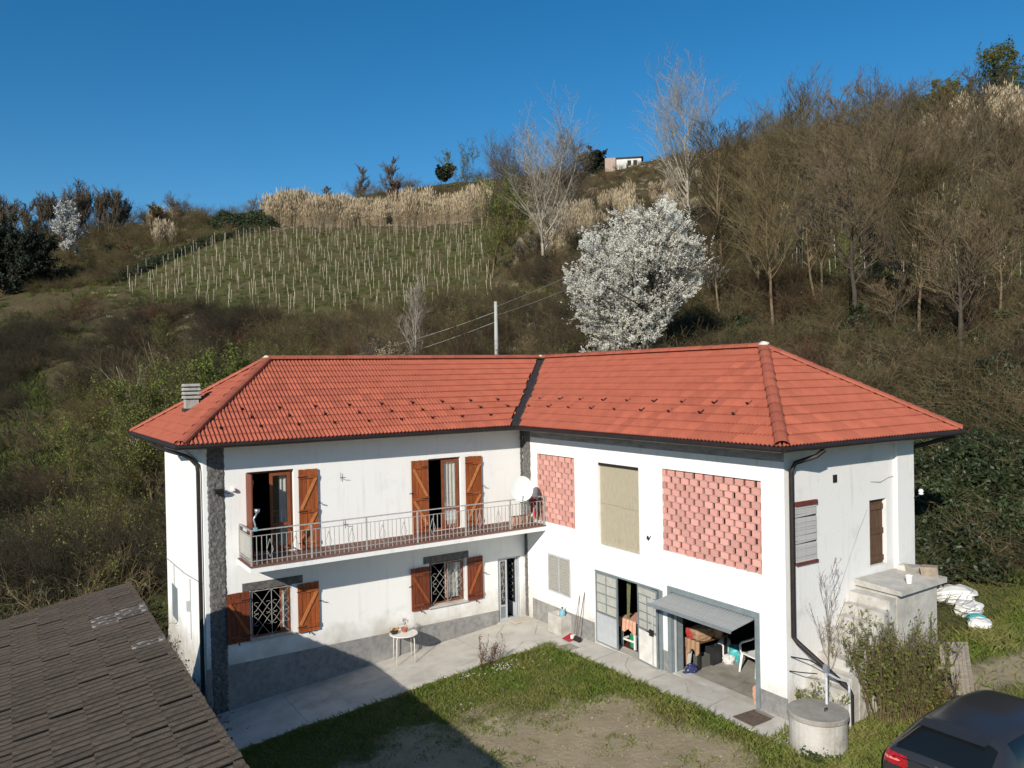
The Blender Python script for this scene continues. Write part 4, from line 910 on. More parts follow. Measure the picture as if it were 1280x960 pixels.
t = thing('door_grate', 'flat brown rusty mat on the pavement beside the garage corner', 'mat', .35, 8.65, G(.35, 8.65) + PV + .006, -.03); q = MB(); q.box(-.36, .36, -.25, .25, 0, .012); b_ = q.build('mat_base', 'rust_grate', t)
q = MB()
for k in range(17): q.box(-.35 + k * .042, -.335 + k * .042, -.24, .24, .012, .022)
o = q.build('mat_ribs', 'rust_grate', t, kind='stuff')
# ------------------------------------------------------------------ in the garage
FZ = .228
def sack(name, label, cat, a, b, z, sx, sy, sz, m, rot=0, seed=1, rough_=.09, group=None):
    t = thing(name, label, cat, a, b, z, rot, group); r = random.Random(seed); q = MB(); n, k = 12, 7
    for i in range(k + 1):
        ph = i / k; zz = sz * ph; w = (.82 + .26 * math.sin(ph * 3.0)) * (1 if i < k else .55)
        for j in range(n):
            an = 2 * math.pi * j / n; c, s = math.cos(an), math.sin(an); e = 1 + r.uniform(-rough_, rough_)
            sg = lambda v: math.copysign(abs(v) ** .55, v); q.v.append((sg(c) * sx * w * e / 2, sg(s) * sy * w * e / 2, zz + r.uniform(-.5, .5) * rough_ * sz * (1 if 0 < i else 0)))
    q.f = [(i * n + j, i * n + (j + 1) % n, (i + 1) * n + (j + 1) % n, (i + 1) * n + j) for i in range(k) for j in range(n)] + [tuple(range(n - 1, -1, -1)), tuple(k * n + j for j in range(n))]; q.m = [0] * len(q.f)
    q.build(name + '_body', m, t, smooth=False); return t
t = thing('work_table', 'low wooden table under brown sacks inside the garage', 'table', -.98, 6.02, FZ)
q = MB(); q.box(-.55, .42, -.24, .24, .60, .64); q.build('table_top', 'wood_old', t)
for sx in (-.52, .35):
    for sy in (-.23, .18): q = MB(); q.box(sx, sx + .06, sy, sy + .05, 0, .60); q.build('leg', 'peach_cloth' if sx > 0 and sy < 0 else 'black_plastic', t)
q = MB(); V = []; n = 14
for i in range(n + 1):
    y = -.25 + .52 * i / n; V += [(.435 + .012 * math.sin(i * 1.7), y, .66), (.45 + .02 * math.sin(i * 1.7), y, .40 + .07 * math.sin(i * .9))]
q.add(V, [(2 * i, 2 * i + 1, 2 * i + 3, 2 * i + 2) for i in range(n)]); q.build('hanging_paper', 'kraft', t)
sack('paper_sack', 'tall brown paper sack at the back of the garage table', 'sack', -1.25, 5.93, FZ + .642, .38, .30, .52, 'kraft', .2, 3)
sack('paper_sack', 'slumped brown paper sack lying along the garage table', 'sack', -.80, 6.13, FZ + .642, .46, .32, .32, 'kraft', -.3, 4)
sack('paper_sack', 'small crumpled brown bag behind the red bag', 'sack', -1.25, 6.17, FZ + .642, .36, .30, .42, 'kraft', .5, 5)
sack('red_bag', 'red cloth bag among brown sacks on the garage table', 'bag', -.70, 5.94, FZ + .642, .22, .30, .24, 'red_cloth', .1, 6)
sack('plastic_bag', 'white plastic bag beside the garage table, nearest the sacks', 'bag', -1.62, 6.06, FZ, .26, .28, .50, 'bag_white', .3, 7, .14)
sack('plastic_bag', 'teal and white plastic bag slumped on the garage floor', 'bag', -1.70, 6.30, FZ, .30, .26, .36, 'bag_teal', .8, 8, .16)
sack('plastic_bag', 'small white bag on the floor before the teal bag', 'bag', -1.46, 6.33, FZ, .22, .22, .20, 'bag_white', .1, 9, .16)
for k, (a, b, lb) in enumerate(((-.86, 6.06, 'dark plastic crate under the garage table'), (-1.20, 6.10, 'upright black plastic crate behind the table leg'))):
    t = thing('crate', lb, 'crate', a, b, FZ, .1 * k); h = .26 if k == 0 else .42
    q = MB(); q.box(-.16, .16, -.11, .11, 0, .02); q.box(-.16, .16, -.11, -.095, .02, h); q.box(-.16, .16, .095, .11, .02, h); q.box(-.16, -.145, -.095, .095, .02, h); q.box(.145, .16, -.095, .095, .02, h); q.build('crate_shell', 'crate' if k == 0 else 'black_plastic', t)
t = thing('cap', 'dark blue cap lying on the garage floor near the track', 'cap', -.42, 6.17, FZ); q = MB(); q.lathe([(.14, 0), (.145, .05), (.12, .12), (.06, .16), (0, .165)], 14, cap=False); q.build('cap_crown', 'navy', t, smooth=True); q = MB(); q.add([(.10, -.09, .02), (.24, -.06, .01), (.26, .0, .01), (.24, .06, .01), (.10, .09, .02), (.13, .0, .03)], [(0, 1, 2, 5), (5, 2, 3, 4)]); q.build('peak', 'navy', t)
t = thing('board', 'pale narrow board leaning inside the garage door post', 'board', -.62, 5.93, FZ); q = MB(); q.hexa([(.05, -.05, 0), (.07, -.05, 0), (.07, .05, 0), (.05, .05, 0), (-.16, -.09, .85), (-.14, -.09, .85), (-.14, .01, .85), (-.16, .01, .85)]); q.build('plank', 'pane_pale', t)
sack('rubble_sack', 'pale tall paper sack against the right garage post', 'sack', -.22, 8.24, .228, .17, .2, .40, 'peach_cloth', .1, 12)
t = thing('garden_chair', 'white plastic armchair standing in the open garage', 'chair', -1.50, 7.10, FZ, -.12)
q = MB(); q.add([(-.20, -.22, .42), (.22, -.24, .44), (.24, 0, .445), (.22, .24, .44), (-.20, .22, .42), (-.20, -.22, .39), (.22, -.24, .41), (.24, 0, .415), (.22, .24, .41), (-.20, .22, .39)], [(0, 1, 2, 3, 4), (9, 8, 7, 6, 5), (0, 5, 6, 1), (1, 6, 7, 2), (2, 7, 8, 3), (3, 8, 9, 4), (4, 9, 5, 0)]); q.build('seat', 'white_plastic', t)
for sx, sy in ((1, 1), (1, -1), (-1, 1), (-1, -1)):
    q = MB(); x0, y0 = sx * .20, sy * .20
    q.tube([(x0 + sx * .06, y0 + sy * .06, 0), (x0, y0 + sy * .03, .42)], [.022, .034], 6); q.build('leg', 'white_plastic', t)
q = MB()
for k in range(7): y = -.19 + k * .0633; q.hexa([(-.20, y - .022, .42), (-.175, y - .022, .42), (-.175, y + .022, .42), (-.20, y + .022, .42), (-.29, y - .022, .86 - .003 * (k - 3) ** 2), (-.265, y - .022, .86 - .003 * (k - 3) ** 2), (-.265, y + .022, .86 - .003 * (k - 3) ** 2), (-.29, y + .022, .86 - .003 * (k - 3) ** 2)])
q.bar((-.285, -.22, .85), (-.285, .22, .85), .03, .05); q.build('backrest', 'white_plastic', t)
for s in (-1, 1): q = MB(); q.tube([(-.26, s * .23, .72), (-.1, s * .27, .66), (.16, s * .28, .64), (.23, s * .27, .60), (.22, s * .25, .42)], [.022, .026, .026, .024, .022], 6); q.build('armrest', 'white_plastic', t, smooth=True)
# ------------------------------------------------------------------ in the room behind the metal doors
t = thing('side_table', 'white table under a peach cloth just inside the workshop door', 'table', -.62, 4.08, .19, .05)
q = MB(); q.box(-.28, .30, -.27, .27, .66, .70); q.build('table_top', 'white_paint', t)
for sx in (-.26, .24):
    for sy in (-.25, .20): q = MB(); q.box(sx, sx + .045, sy, sy + .045, 0, .66); q.build('leg', 'white_paint', t)
q = MB(); q.box(-.2, .26, -.24, -.21, .16, .20); q.box(.24, .27, -.2, .2, .16, .20); q.build('stretcher', 'white_paint', t)
q = MB(); V = []; n = 16
for i in range(n + 1):
    y = -.30 + .60 * i / n; V += [(-.28, y, .712), (.305 + .01 * math.sin(i * 1.9), y, .712), (.325 + .018 * math.sin(i * 1.9), y, .44 + .05 * math.sin(i * .7 + 1))]
q.add(V, [f_ for i in range(n) for f_ in ((3 * i, 3 * i + 1, 3 * i + 4, 3 * i + 3), (3 * i + 1, 3 * i + 2, 3 * i + 5, 3 * i + 4))]); q.build('tablecloth', 'peach_cloth', t)
t = thing('bucket', 'green plastic bucket under the table with a peach cloth', 'bucket', -.52, 4.12, .19); q = MB(); q.lathe([(.10, 0), (.135, .26), (.145, .27), (.125, .26), (.095, .02), (0, .02)], 16, cap=False); q.build('bucket_body', 'green_plastic', t, smooth=True); q = MB(); q.tube([(.0, .135 * math.cos(x), .26 + .08 * math.sin(x)) for x in np.linspace(0, math.pi, 9)], .006, 5); q.build('handle', 'white_plastic', t)
t = thing('door_curtain', 'olive curtain gathered at the top of the open workshop door', 'curtain', -.38, 4.45, .2); q = MB(); V = []; n = 22
for i in range(n + 1):
    y = -.42 + .80 * i / n; drop = .16 + .05 * math.sin(i * .5) + (.9 if i < 3 else 0); V += [(.03 * math.sin(i * 1.5), y, 1.80), (.035 * math.sin(i * 1.5 + .3), y, 1.80 - drop)]
q.add(V, [(2 * i, 2 * i + 2, 2 * i + 3, 2 * i + 1) for i in range(n)]); q.build('cloth', mat('olive_cloth', lin(.14, .15, .07), lin(.08, .09, .04), 14, rough=.9), t)
# ------------------------------------------------------------------ on the balcony and walls
t = thing('satellite_dish', 'white satellite dish fixed to the balcony railing near the corner', 'satellite dish', .80, 1.02, 3.50, 0)
q = MB(); n = 22; V = [(0, 0, 0)]; R = .33
ax = Vector((.55, 1.0, .22)).normalized(); e1 = ax.cross(Vector((0, 0, 1))).normalized(); e2 = e1.cross(ax).normalized(); ce = Vector((0, .12, .42))
V = [ce - ax * .07]
for rr_ in (.4, .75, 1.0):
    for j in range(n): an = 2 * math.pi * j / n; V.append(ce + (e1 * math.cos(an) * .92 + e2 * math.sin(an) * 1.06) * R * rr_ + ax * .07 * (rr_ ** 2 - 1))
Fs = [(0, 1 + j, 1 + (j + 1) % n) for j in range(n)] + [(1 + k * n + j, 1 + (k + 1) * n + j, 1 + (k + 1) * n + (j + 1) % n, 1 + k * n + (j + 1) % n) for k in range(2) for j in range(n)]
q.add(V, Fs); o = q.build('dish', 'dish', t, smooth=True)
q = MB(); q.tube([ce - ax * .07, ce - ax * .18, (0, .0, .25), (0, .06, -.1)], .02, 8); q.build('mount', 'rail', t)
q = MB(); tip = ce + ax * .38 - e2 * .26; q.tube([ce - e2 * R * .95, tip], .012, 6); q.tube([tip, tip - ax * .07 + e2 * .05], .028, 8); q.build('feed_arm', 'metal_pale', t)
t = thing('balcony_planter', 'pale long planter box on the balcony floor near the corner', 'planter', .42, .45, 2.846); q = MB(); q.box(-.30, .30, -.11, .11, 0, .02); q.box(-.3, .3, -.11, -.09, .02, .2); q.box(-.3, .3, .09, .11, .02, .2); q.box(-.3, -.28, -.09, .09, .02, .2); q.box(.28, .3, -.09, .09, .02, .2); q.build('planter_box', 'peach_cloth', t); q = MB(); q.box(-.28, .28, -.09, .09, .12, .16); q.build('soil', 'dark', t)
t = thing('drying_rack', 'folded clothes rack with dark red cloths at the balcony end', 'clothes rack', .16, .80, 2.846)
q = MB()
for s in (-1, 1): q.tube([(-.03, s * .24, 0), (.05, s * .24, .78)], .009, 5); q.tube([(.08, s * .22, 0), (-.02, s * .22, .78)], .009, 5)
for k in range(5): q.tube([(.0, -.24, .3 + k * .11), (.0, .24, .3 + k * .11)], .006, 5)
q.build('rack_frame', 'iron', t); q = MB(); V = []; n = 10
for i in range(n + 1): y = -.2 + .36 * i / n; V += [(.02 + .02 * math.sin(i * 1.5), y, .72), (.03 + .03 * math.sin(i * 1.5), y, .22 + .1 * math.sin(i * .8))]
q.add(V, [(2 * i, 2 * i + 2, 2 * i + 3, 2 * i + 1) for i in range(n)]); q.build('cloth', 'red_cloth', t)
t = thing('work_lamp', 'silver blue clamp lamp on the corner of the balcony railing', 'lamp', 7.90, 1.07, 3.652); q = MB(); q.tube([(0, 0, 0), (.0, 0, .10), (.03, -.02, .24), (-.04, .0, .36)], .02, 8); q.build('lamp_arm', 'silver', t, smooth=True); q = MB(); q.lathe([(.02, 0), (.05, .03), (.065, .10)], 12, (-.05, 0, .36)); q.build('lamp_head', 'silver', t, smooth=True); q = MB(); q.box(-.04, .04, -.03, .03, -.03, .05); q.build('clamp', 'blue_plastic', t)
t = thing('floodlight', 'small black floodlight on the dark corner strip', 'lamp', 8.45, .04, 4.44); q = MB(); q.hexa([(-.10, .05, -.05), (.10, .05, -.05), (.08, .12, -.02), (-.08, .12, -.02), (-.10, .02, .07), (.10, .02, .07), (.10, .15, .05), (-.10, .15, .05)]); q.build('lamp_body', 'iron', t); q = MB(); q.box(-.02, .02, -.04, .05, -.02, .02); q.build('bracket', 'iron', t)
t = thing('motion_sensor', 'small white sensor on the wall beside the floodlight', 'sensor', 8.12, .0, 4.46); q = MB(); q.lathe([(.05, 0), (.05, .06), (.03, .09)], 10); q.v = [(x, z + .01, y) for x, y, z in q.v]; q.build('sensor_head', 'white_plastic', t); q = MB(); q.tube([(0, .02, -.04), (.1, .03, -.09), (.28, .03, -.02)], .006, 5); q.build('cable', 'iron', t)
for a, b, z, lb in ((5.5, 0, 4.52, 'thin iron hook between the upper shutters'), (5.45, 0, 3.34, 'small iron hook low on the wall above the balcony')):
    t = thing('wall_hook', lb, 'hook', a, b, z); q = MB(); q.tube([(0, 0, 0), (0, .10, .0), (-.06, .12, .01), (-.1, .11, -.01)], .008, 5); q.tube([(0, .04, -.08), (0, .04, .12)], .006, 5); q.build('hook_rod', 'iron', t)
t = thing('wall_bracket', 'small black bracket on the white wall left of the big brick screen', 'bracket', 0, 5.30, 3.14); q = MB(); q.tube([(0, 0, 0), (.08, .02, .02), (.1, .06, .08)], .022, 6); q.tube([(0, -.03, -.05), (0, .06, .08)], .012, 5); q.build('bracket_arm', 'iron', t)
t = thing('insulator', 'white porcelain insulator at the rear edge of the right end wall', 'insulator', -4.28, 9.22, 4.15); q = MB(); q.tube([(.1, 0, 0), (-.12, .03, .06), (-.14, .03, .12)], .014, 6); q.build('bracket', 'iron', t); q = MB(); q.lathe([(.03, 0), (.06, .03), (.03, .05), (.06, .08), (.03, .13)], 10, (-.13, .03, .05)); q.build('porcelain', 'white_plastic', t, smooth=True)
# ------------------------------------------------------------------ right end: stairs, cistern, pipes
st = thing('outside_staircase', 'crumbling concrete outside staircase up to the brown door', 'staircase', 0, 0, 0)
q = MB(); q.box(-3.62, -2.22, RB + .014, 10.02, -.3, 2.54); q.build('landing_block', 'concrete_pale', st)
q = MB(); q.hexa([(-3.8, RB + .014, 2.55), (-2.14, RB + .014, 2.55), (-2.14, 10.16, 2.53), (-3.8, 10.14, 2.55), (-3.8, RB + .014, 2.68), (-2.14, RB + .014, 2.68), (-2.14, 10.16, 2.62), (-3.8, 10.14, 2.66)]); q.build('landing_slab', 'concrete_pale', st)
n = 10
for k in range(n):
    z1 = 2.46 - k * .21; x1 = -2.18 + k * .205; q = MB(); r = random.Random(k); q.hexa([(x1 + .001, RB + .014, -.3), (x1 + .205, RB + .014, -.3), (x1 + .205, 10.02, -.3), (x1 + .001, 10.02, -.3), (x1 + .001, RB + .014, z1), (x1 + .21 + r.uniform(-.01, .02), RB + .014, z1 - .01), (x1 + .21 + r.uniform(-.03, .02), 10.02 + r.uniform(-.03, .03), z1 - .02), (x1 + .001, 10.02, z1)]); q.build('step', 'concrete_pale', st)
def rock(name, label, cat, a, b, z, s, m, seed, grp=None):
    t = thing(name, label, cat, a, b, z, seed * .7, grp); q = MB(); r = random.Random(seed); q.hexa([(x * s * r.uniform(.4, .62), y * s * r.uniform(.35, .55), z_ * s * r.uniform(.45, .7)) for x, y, z_ in ((-1, -1, 0), (1, -1, 0), (1, 1, 0), (-1, 1, 0), (-1, -1, 1), (1, -1, 1), (1, 1, 1), (-1, 1, 1))]); q.build(name + '_block', m, t)
rock('rubble_stone', 'large tan stone on the far corner of the stair landing', 'stone', -3.66, 9.85, 2.65, .32, 'stone', 3)
rock('rubble_stone', 'grey stone beside the tan one on the stair landing', 'stone', -3.62, 9.55, 2.66, .26, 'concrete_dark', 4)
rock('rubble_stone', 'flat pale stone at the back edge of the stair landing', 'stone', -3.66, 9.3, 2.66, .22, 'concrete_pale', 5)
t = thing('flower_pot', 'small white pot left on the stair landing', 'pot', -2.75, 9.95, 2.65); q = MB(); q.lathe([(.05, 0), (.075, .16), (.08, .17), (.065, .16), (.04, .02), (0, .02)], 12, cap=False); q.build('pot_body', 'white_paint', t, smooth=True)
t = thing('cistern', 'round concrete cistern with a flat lid at the house corner', 'cistern', .34, 10.06, G(.34, 10) - .02)
q = MB(); q.lathe([(.50, -.2), (.50, .56), (.485, .58), (0, .58)], 32, cap=False); q.build('cistern_wall', 'concrete_pale', t); q = MB(); q.lathe([(.52, .585), (.53, .60), (.53, .66), (.515, .675), (0, .68)], 32, cap=False); q.build('lid', 'concrete_dark', t); q = MB(); q.tube([(-.1, .12, .68), (-.1, .12, .73), (-.04, .12, .73), (-.04, .12, .68)], .012, 6); q.build('lid_ring', 'iron', t)
t = thing('water_pipe', 'grey plastic pipe with tap rising from the cistern lid', 'pipe', .0, 10.0, G(.34, 10) - .02)
q = MB(); q.tube([(0, 0, .68), (-.04, -.03, 1.3)], .024, 8); q.build('standpipe', 'pvc', t); q = MB(); q.tube([(-.04, -.03, 1.24), (-.3, .02, 1.08), (-.56, .04, .98), (-.60, .05, .9), (-.60, .06, .02)], .022, 8); q.build('side_pipe', 'pvc', t); q = MB(); q.tube([(-.04, -.03, 1.3), (-.05, -.4, 1.36), (-.06, -.82, 1.3)], .012, 6); q.tube([(.1, -.12, 1.22), (.06, -.5, 1.12), (.02, -.80, 1.05)], .010, 6); q.build('hose', 'iron', t); q = MB(); q.box(-.08, .0, -.07, .02, 1.24, 1.38); q.tube([(-.02, 0, 1.3), (.06, .06, 1.28), (.07, .07, 1.22)], .016, 6); q.build('tap', 'silver', t)
# ------------------------------------------------------------------ pallet, bags
t = thing('pallet', 'grey weathered wooden pallet leaning behind the dark car', 'pallet', -3.15, 10.72, G(-3.1, 10.4) + .02, -.30)
Rm = Matrix.Rotation(math.radians(16), 4, 'X') @ Matrix.Rotation(math.radians(-6), 4, 'Y')
for k in range(7):
    if k == 5: seg = [(0, .18), (.46, 1.0)]
    else: seg = [(0, 1.0)]
    for z0, z1 in seg:
        q = MB(); x = -.35 + k * .102; q.box(x, x + .085, .0, .02, z0, z1); q.v = [tuple(Rm @ Vector(v)) for v in q.v]; q.build('plank', 'wood_grey', t)
for z in (.04, .47, .90): q = MB(); q.box(-.35, .35, -.10, -.002, z, z + .08); q.v = [tuple(Rm @ Vector(v)) for v in q.v]; q.build('batten', 'wood_grey', t)
def heap(a, b, s, m, label, seed, sx=1.0):
    w = W(a, b); z = float(zt(w.x, w.y)); return sack('plastic_bag', label, 'bag', a, b, z - .03, s * sx, s * .9, s * .62, m, seed, seed, .13)
heap(-7.7, 8.18, .70, 'bag_white', 'biggest white bag dumped on the bank behind the stairs', 21, 1.25)
heap(-7.25, 8.75, .56, 'bag_white', 'middle white bag of the dump on the bank', 22)
heap(-6.95, 9.10, .36, 'bag_teal', 'teal printed bag between white bags on the bank', 23)
heap(-6.6, 9.35, .46, 'bag_white', 'lowest crumpled white bag nearest the lane', 24)
# ================================================================== the shed whose roof fills the lower left
shed = thing('shed', 'low shed with a mossy brown tiled single-pitch roof', 'shed', 0, 0, 0)
RA, RZ, SS = 10.50, 2.96, .172; Bf, Bn, RE_ = 1.50, 14.2, 14.9
q = MB(); q.add([(RA, Bf, RZ - .03), (RE_, Bf, RZ - .03 - SS * (RE_ - RA)), (RE_, Bn, RZ - .03 - SS * (RE_ - RA)), (RA, Bn, RZ - .03), (RA, Bf, RZ - .15), (RE_, Bf, RZ - .15 - SS * (RE_ - RA)), (RE_, Bn, RZ - .15 - SS * (RE_ - RA)), (RA, Bn, RZ - .15)], [(0, 1, 2, 3), (7, 6, 5, 4), (0, 4, 5, 1), (1, 5, 6, 2), (2, 6, 7, 3), (3, 7, 4, 0)]); sroof = q.build('roof', 'old_tile', shed)
for x0, x1, y0, y1, zt0, zt1 in ((RA + .25, RA + .45, Bf + .3, Bn - .3, RZ - .2, RZ - .2), (RE_ - .5, RE_ - .3, Bf + .3, Bn - .3, RZ - .16 - SS * 4.2, RZ - .16 - SS * 4.2), (RA + .45, RE_ - .5, Bf + .3, Bf + .5, RZ - .23, RZ - .2 - SS * 3.95)):
    q = MB(); q.hexa([(x0, y0, -2), (x1, y0, -2), (x1, y1, -2), (x0, y1, -2), (x0, y0, zt0), (x1, y0, zt1), (x1, y1, zt1), (x0, y1, zt0)]); q.build('wall', 'plaster_old', shed)
def lich(p, r): return (abs(p.y - 3.55) < .35 and p.x < 11.5) or (abs(p.y - 5.6) < .2 and p.x < 11.2)
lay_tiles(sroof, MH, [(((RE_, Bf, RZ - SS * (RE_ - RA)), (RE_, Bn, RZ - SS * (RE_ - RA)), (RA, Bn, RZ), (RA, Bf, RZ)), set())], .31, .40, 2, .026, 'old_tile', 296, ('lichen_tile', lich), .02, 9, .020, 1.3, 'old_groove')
# ================================================================== the parked car
car = thing('parked_car', 'dark grey hatchback car parked at the lane, seen from behind', 'car', 1.20, 12.70, G(0, 12.7) - .02, math.pi + .03)
car.matrix_basis = car.matrix_basis @ Matrix.Diagonal((1, 1, .96, 1))
def car_body():
    ST = [  # x, bottom z, half widths (bottom, sill, mid, belt), belt z, roof half width, roof-edge z, roof-centre z
        (0.00, .42, .62, .74, .80, .72, .95, .62, 1.00, 1.02), (.05, .30, .74, .86, .89, .84, 1.02, .71, 1.09, 1.11), (.30, .25, .80, .90, .91, .86, 1.05, .66, 1.27, 1.30), (.58, .22, .80, .90, .91, .86, 1.03, .61, 1.46, 1.49), (.72, .22, .80, .90, .91, .86, 1.03, .61, 1.50, 1.535),
        (1.42, .20, .80, .90, .91, .87, 1.02, .64, 1.53, 1.575), (1.54, .20, .80, .90, .91, .87, 1.02, .64, 1.53, 1.575), (2.34, .20, .80, .90, .91, .87, 1.0, .63, 1.50, 1.55), (2.46, .20, .80, .90, .91, .87, 1.0, .62, 1.48, 1.53), (2.72, .20, .80, .90, .91, .86, .99, .60, 1.41, 1.46), (3.34, .22, .80, .90, .91, .84, .96, .70, 1.0, 1.04), (3.95, .25, .78, .88, .89, .80, .90, .64, .94, .97), (4.30, .30, .66, .80, .82, .70, .78, .52, .82, .84), (4.38, .40, .5, .66, .7, .58, .66, .4, .70, .72)]
    V = []; k = 8
    for x, zb, wb, ws, wm, wl, zl, wr, ze, zc in ST:
        half = [(0, zb), (wb, zb), (ws, zb + .14), (wm, (zb + zl) * .55), (wl, zl), (wr, ze), (wr * .55, (ze + zc) / 2 + .012), (0, zc)]
        V.append([(x, y, z) for y, z in half] + [(x, -y, z) for y, z in half[-2:0:-1]])
    n = len(V[0]); vs = [p for r in V for p in r]; Fs = []; M = []
    for i in range(len(ST) - 1):
        for j in range(n):
            Fs.append((i * n + j, i * n + (j + 1) % n, (i + 1) * n + (j + 1) % n, (i + 1) * n + j)); jj = j if j < 7 else n - 1 - j; m = 0
            if jj == 4 and i in (4, 6, 8): m = 1
            if jj in (5, 6) and i in (1, 2): m = 2
            if jj in (5, 6) and i == 9: m = 3
            M.append(m)
    Fs += [tuple(range(n)), tuple(range((len(ST) - 1) * n + n - 1, (len(ST) - 1) * n - 1, -1))]; M += [0, 0]
    me = bpy.data.meshes.new('car_cage'); me.from_pydata(vs, [], Fs)
    for nm in ('car', 'car_glass', 'car_glass', 'car_glass'): me.materials.append(MT[nm])
    me.polygons.foreach_set('material_index', M); tmp = bpy.data.objects.new('car_cage', me); COL.objects.link(tmp)
    md = tmp.modifiers.new('s', 'SUBSURF'); md.levels = 4
    bpy.context.view_layer.update(); ev = bpy.data.meshes.new_from_object(tmp.evaluated_get(bpy.context.evaluated_depsgraph_get())); bpy.data.objects.remove(tmp)
    co = np.empty(len(ev.vertices) * 3); ev.vertices.foreach_get('co', co); co = co.reshape(-1, 3); groups = {}
    for p in ev.polygons:
        s = 0
        if p.material_index == 1: s = 1 if p.center.y > 0 else 2
        c_ = p.center; mi_ = p.material_index
        if mi_ == 0 and c_.x < .34 and abs(c_.y) > .44 + .25 * c_.x and .86 - .1 * c_.x < c_.z < 1.04: mi_ = 4 if not (c_.x < .14 and .92 < c_.z < .955 and abs(c_.y) > .55) else 5; s = 1 if c_.y > 0 else 2
        elif mi_ == 0 and ((abs(abs(c_.y) - .79) < .012 and .06 < c_.x < .12) or (c_.x < .2 and abs(c_.z - .70) < .009 and abs(c_.y) < .7)): mi_ = 6
        groups.setdefault((mi_, s, (int(p.center.x > 1.5) + int(p.center.x > 2.4)) if p.material_index == 1 else 0), []).append(tuple(p.vertices))
    body = None
    for key in sorted(groups):
        fs = groups[key]; used = sorted({i for f_ in fs for i in f_}); mp = {i: k for k, i in enumerate(used)}; q = MB(); q.add([co[i] for i in used], [tuple(mp[i] for i in f_) for f_ in fs])
        nm = {0: 'body', 1: 'side_window', 2: 'rear_window', 3: 'windscreen', 4: 'tail_lamp', 5: 'reflector', 6: 'panel_gap'}[key[0]]; q.build(nm, {0: 'car', 4: 'tail', 5: 'tail_pale', 6: 'black_plastic'}.get(key[0], 'car_glass'), car, smooth=True)
    bpy.data.meshes.remove(ev)
car_body()
for s in (-1, 1):
    q = MB(); q.lathe([(.02, 0), (.09, .05), (.10, .14), (.04, .2)], 10, (2.62, s * .98, .96)); q.v = [(x, 2 * s * .98 - y if False else y, z) for x, y, z in q.v]; q.build('wing_mirror', 'car', car, smooth=True)
    q = MB(); q.bar((.62, s * .852, 1.02), (2.7, s * .855, 1.0), .012, .022); q.build('window_trim', 'chrome', car)
    for x in (1.35, 2.3): q = MB(); q.bar((x, s * .925, .90), (x + .2, s * .925, .895), .02, .025); q.build('door_handle', 'car', car)
q = MB(); q.hexa([(.44, -.47, 1.42), (.62, -.50, 1.455), (.62, .50, 1.455), (.44, .47, 1.42), (.42, -.47, 1.442), (.62, -.50, 1.492), (.62, .50, 1.492), (.42, .47, 1.442)]); q.build('spoiler', 'car', car, smooth=False)
q = MB(); q.box(.006, .03, -.26, .26, .85, .96); pl = q.build('number_plate', 'plate', car); q = MB(); q.box(.004, .006, .215, .258, .852, .958); q.build('plate_band', 'plate_blue', pl)
q = MB(); q.bar((.13, .02, 1.07), (.20, -.34, 1.15), .012, .014); q.build('rear_wiper', 'black_plastic', car)
q = MB(); q.lathe([(.04, 0), (.04, .012)], 14); q.v = [(.03 - z + .0, x, y + 1.03) for x, y, z in q.v]; q.build('badge', 'chrome', car)
for x in (.78, 3.42):
    for s in (-1, 1):
        q = MB(); q.lathe([(.20, -.10), (.31, -.10), (.335, -.07), (.335, .07), (.31, .10), (.20, .10)], 24, cap=False); q.v = [(x + vx, s * .80 + vz, .335 + vy) for vx, vy, vz in q.v]; wh = q.build('wheel', 'tyre', car, smooth=True)
        q = MB(); q.lathe([(.21, -.06), (.21, .07), (.17, .08), (.05, .09), (.0, .09)], 20, cap=False); q.v = [(x + vx, s * .80 + vz * s, .335 + vy) for vx, vy, vz in q.v]; q.build('rim', 'rim', wh, smooth=True)
# ================================================================== vegetation
def norm(v): return v / np.maximum(np.linalg.norm(v, axis=-1, keepdims=True), 1e-9)
def tubes(P, R, k=3):
    """P (n,m,3) paths, R (n,m) radii -> vertices and quads of k-sided tapering tubes"""
    n, m, _ = P.shape; d = norm(P[:, -1] - P[:, 0]); h = np.where(np.abs(d[:, 2:3]) > .9, np.array([[1., 0, 0]]), np.array([[0, 0, 1.]]))
    u = norm(np.cross(d, h)); v = np.cross(d, u); ang = np.arange(k) * 2 * np.pi / k
    ring = u[:, None, None] * np.cos(ang)[None, None, :, None] + v[:, None, None] * np.sin(ang)[None, None, :, None]
    V = (P[:, :, None] + ring * R[:, :, None, None]).reshape(-1, 3)
    i = np.arange(n)[:, None, None] * m * k + np.arange(m - 1)[None, :, None] * k; j = np.arange(k)[None, None]
    F = np.stack([i + j, i + (j + 1) % k, i + k + (j + 1) % k, i + k + j], -1).reshape(-1, 4)
    return V, F
def cards(C, size, g, tilt=None):
    """small leaf or petal quads (diamonds) at points C"""
    n = len(C); a = norm(g.normal(size=(n, 3))); b = norm(np.cross(a, norm(g.normal(size=(n, 3))))); s = size * g.uniform(.6, 1.3, (n, 1))
    V = np.stack([C - a * s, C - b * s * .55, C + a * s, C + b * s * .55], 1).reshape(-1, 3); F = np.arange(4 * n).reshape(n, 4); return V, F
def join(parts):
    Vs, Fs, Ms, o = [], [], [], 0
    for (V, F), m in parts: Vs.append(V); Fs.append(F + o); Ms.append(np.full(len(F), m)); o += len(V)
    return np.concatenate(Vs), np.concatenate(Fs), np.concatenate(Ms)
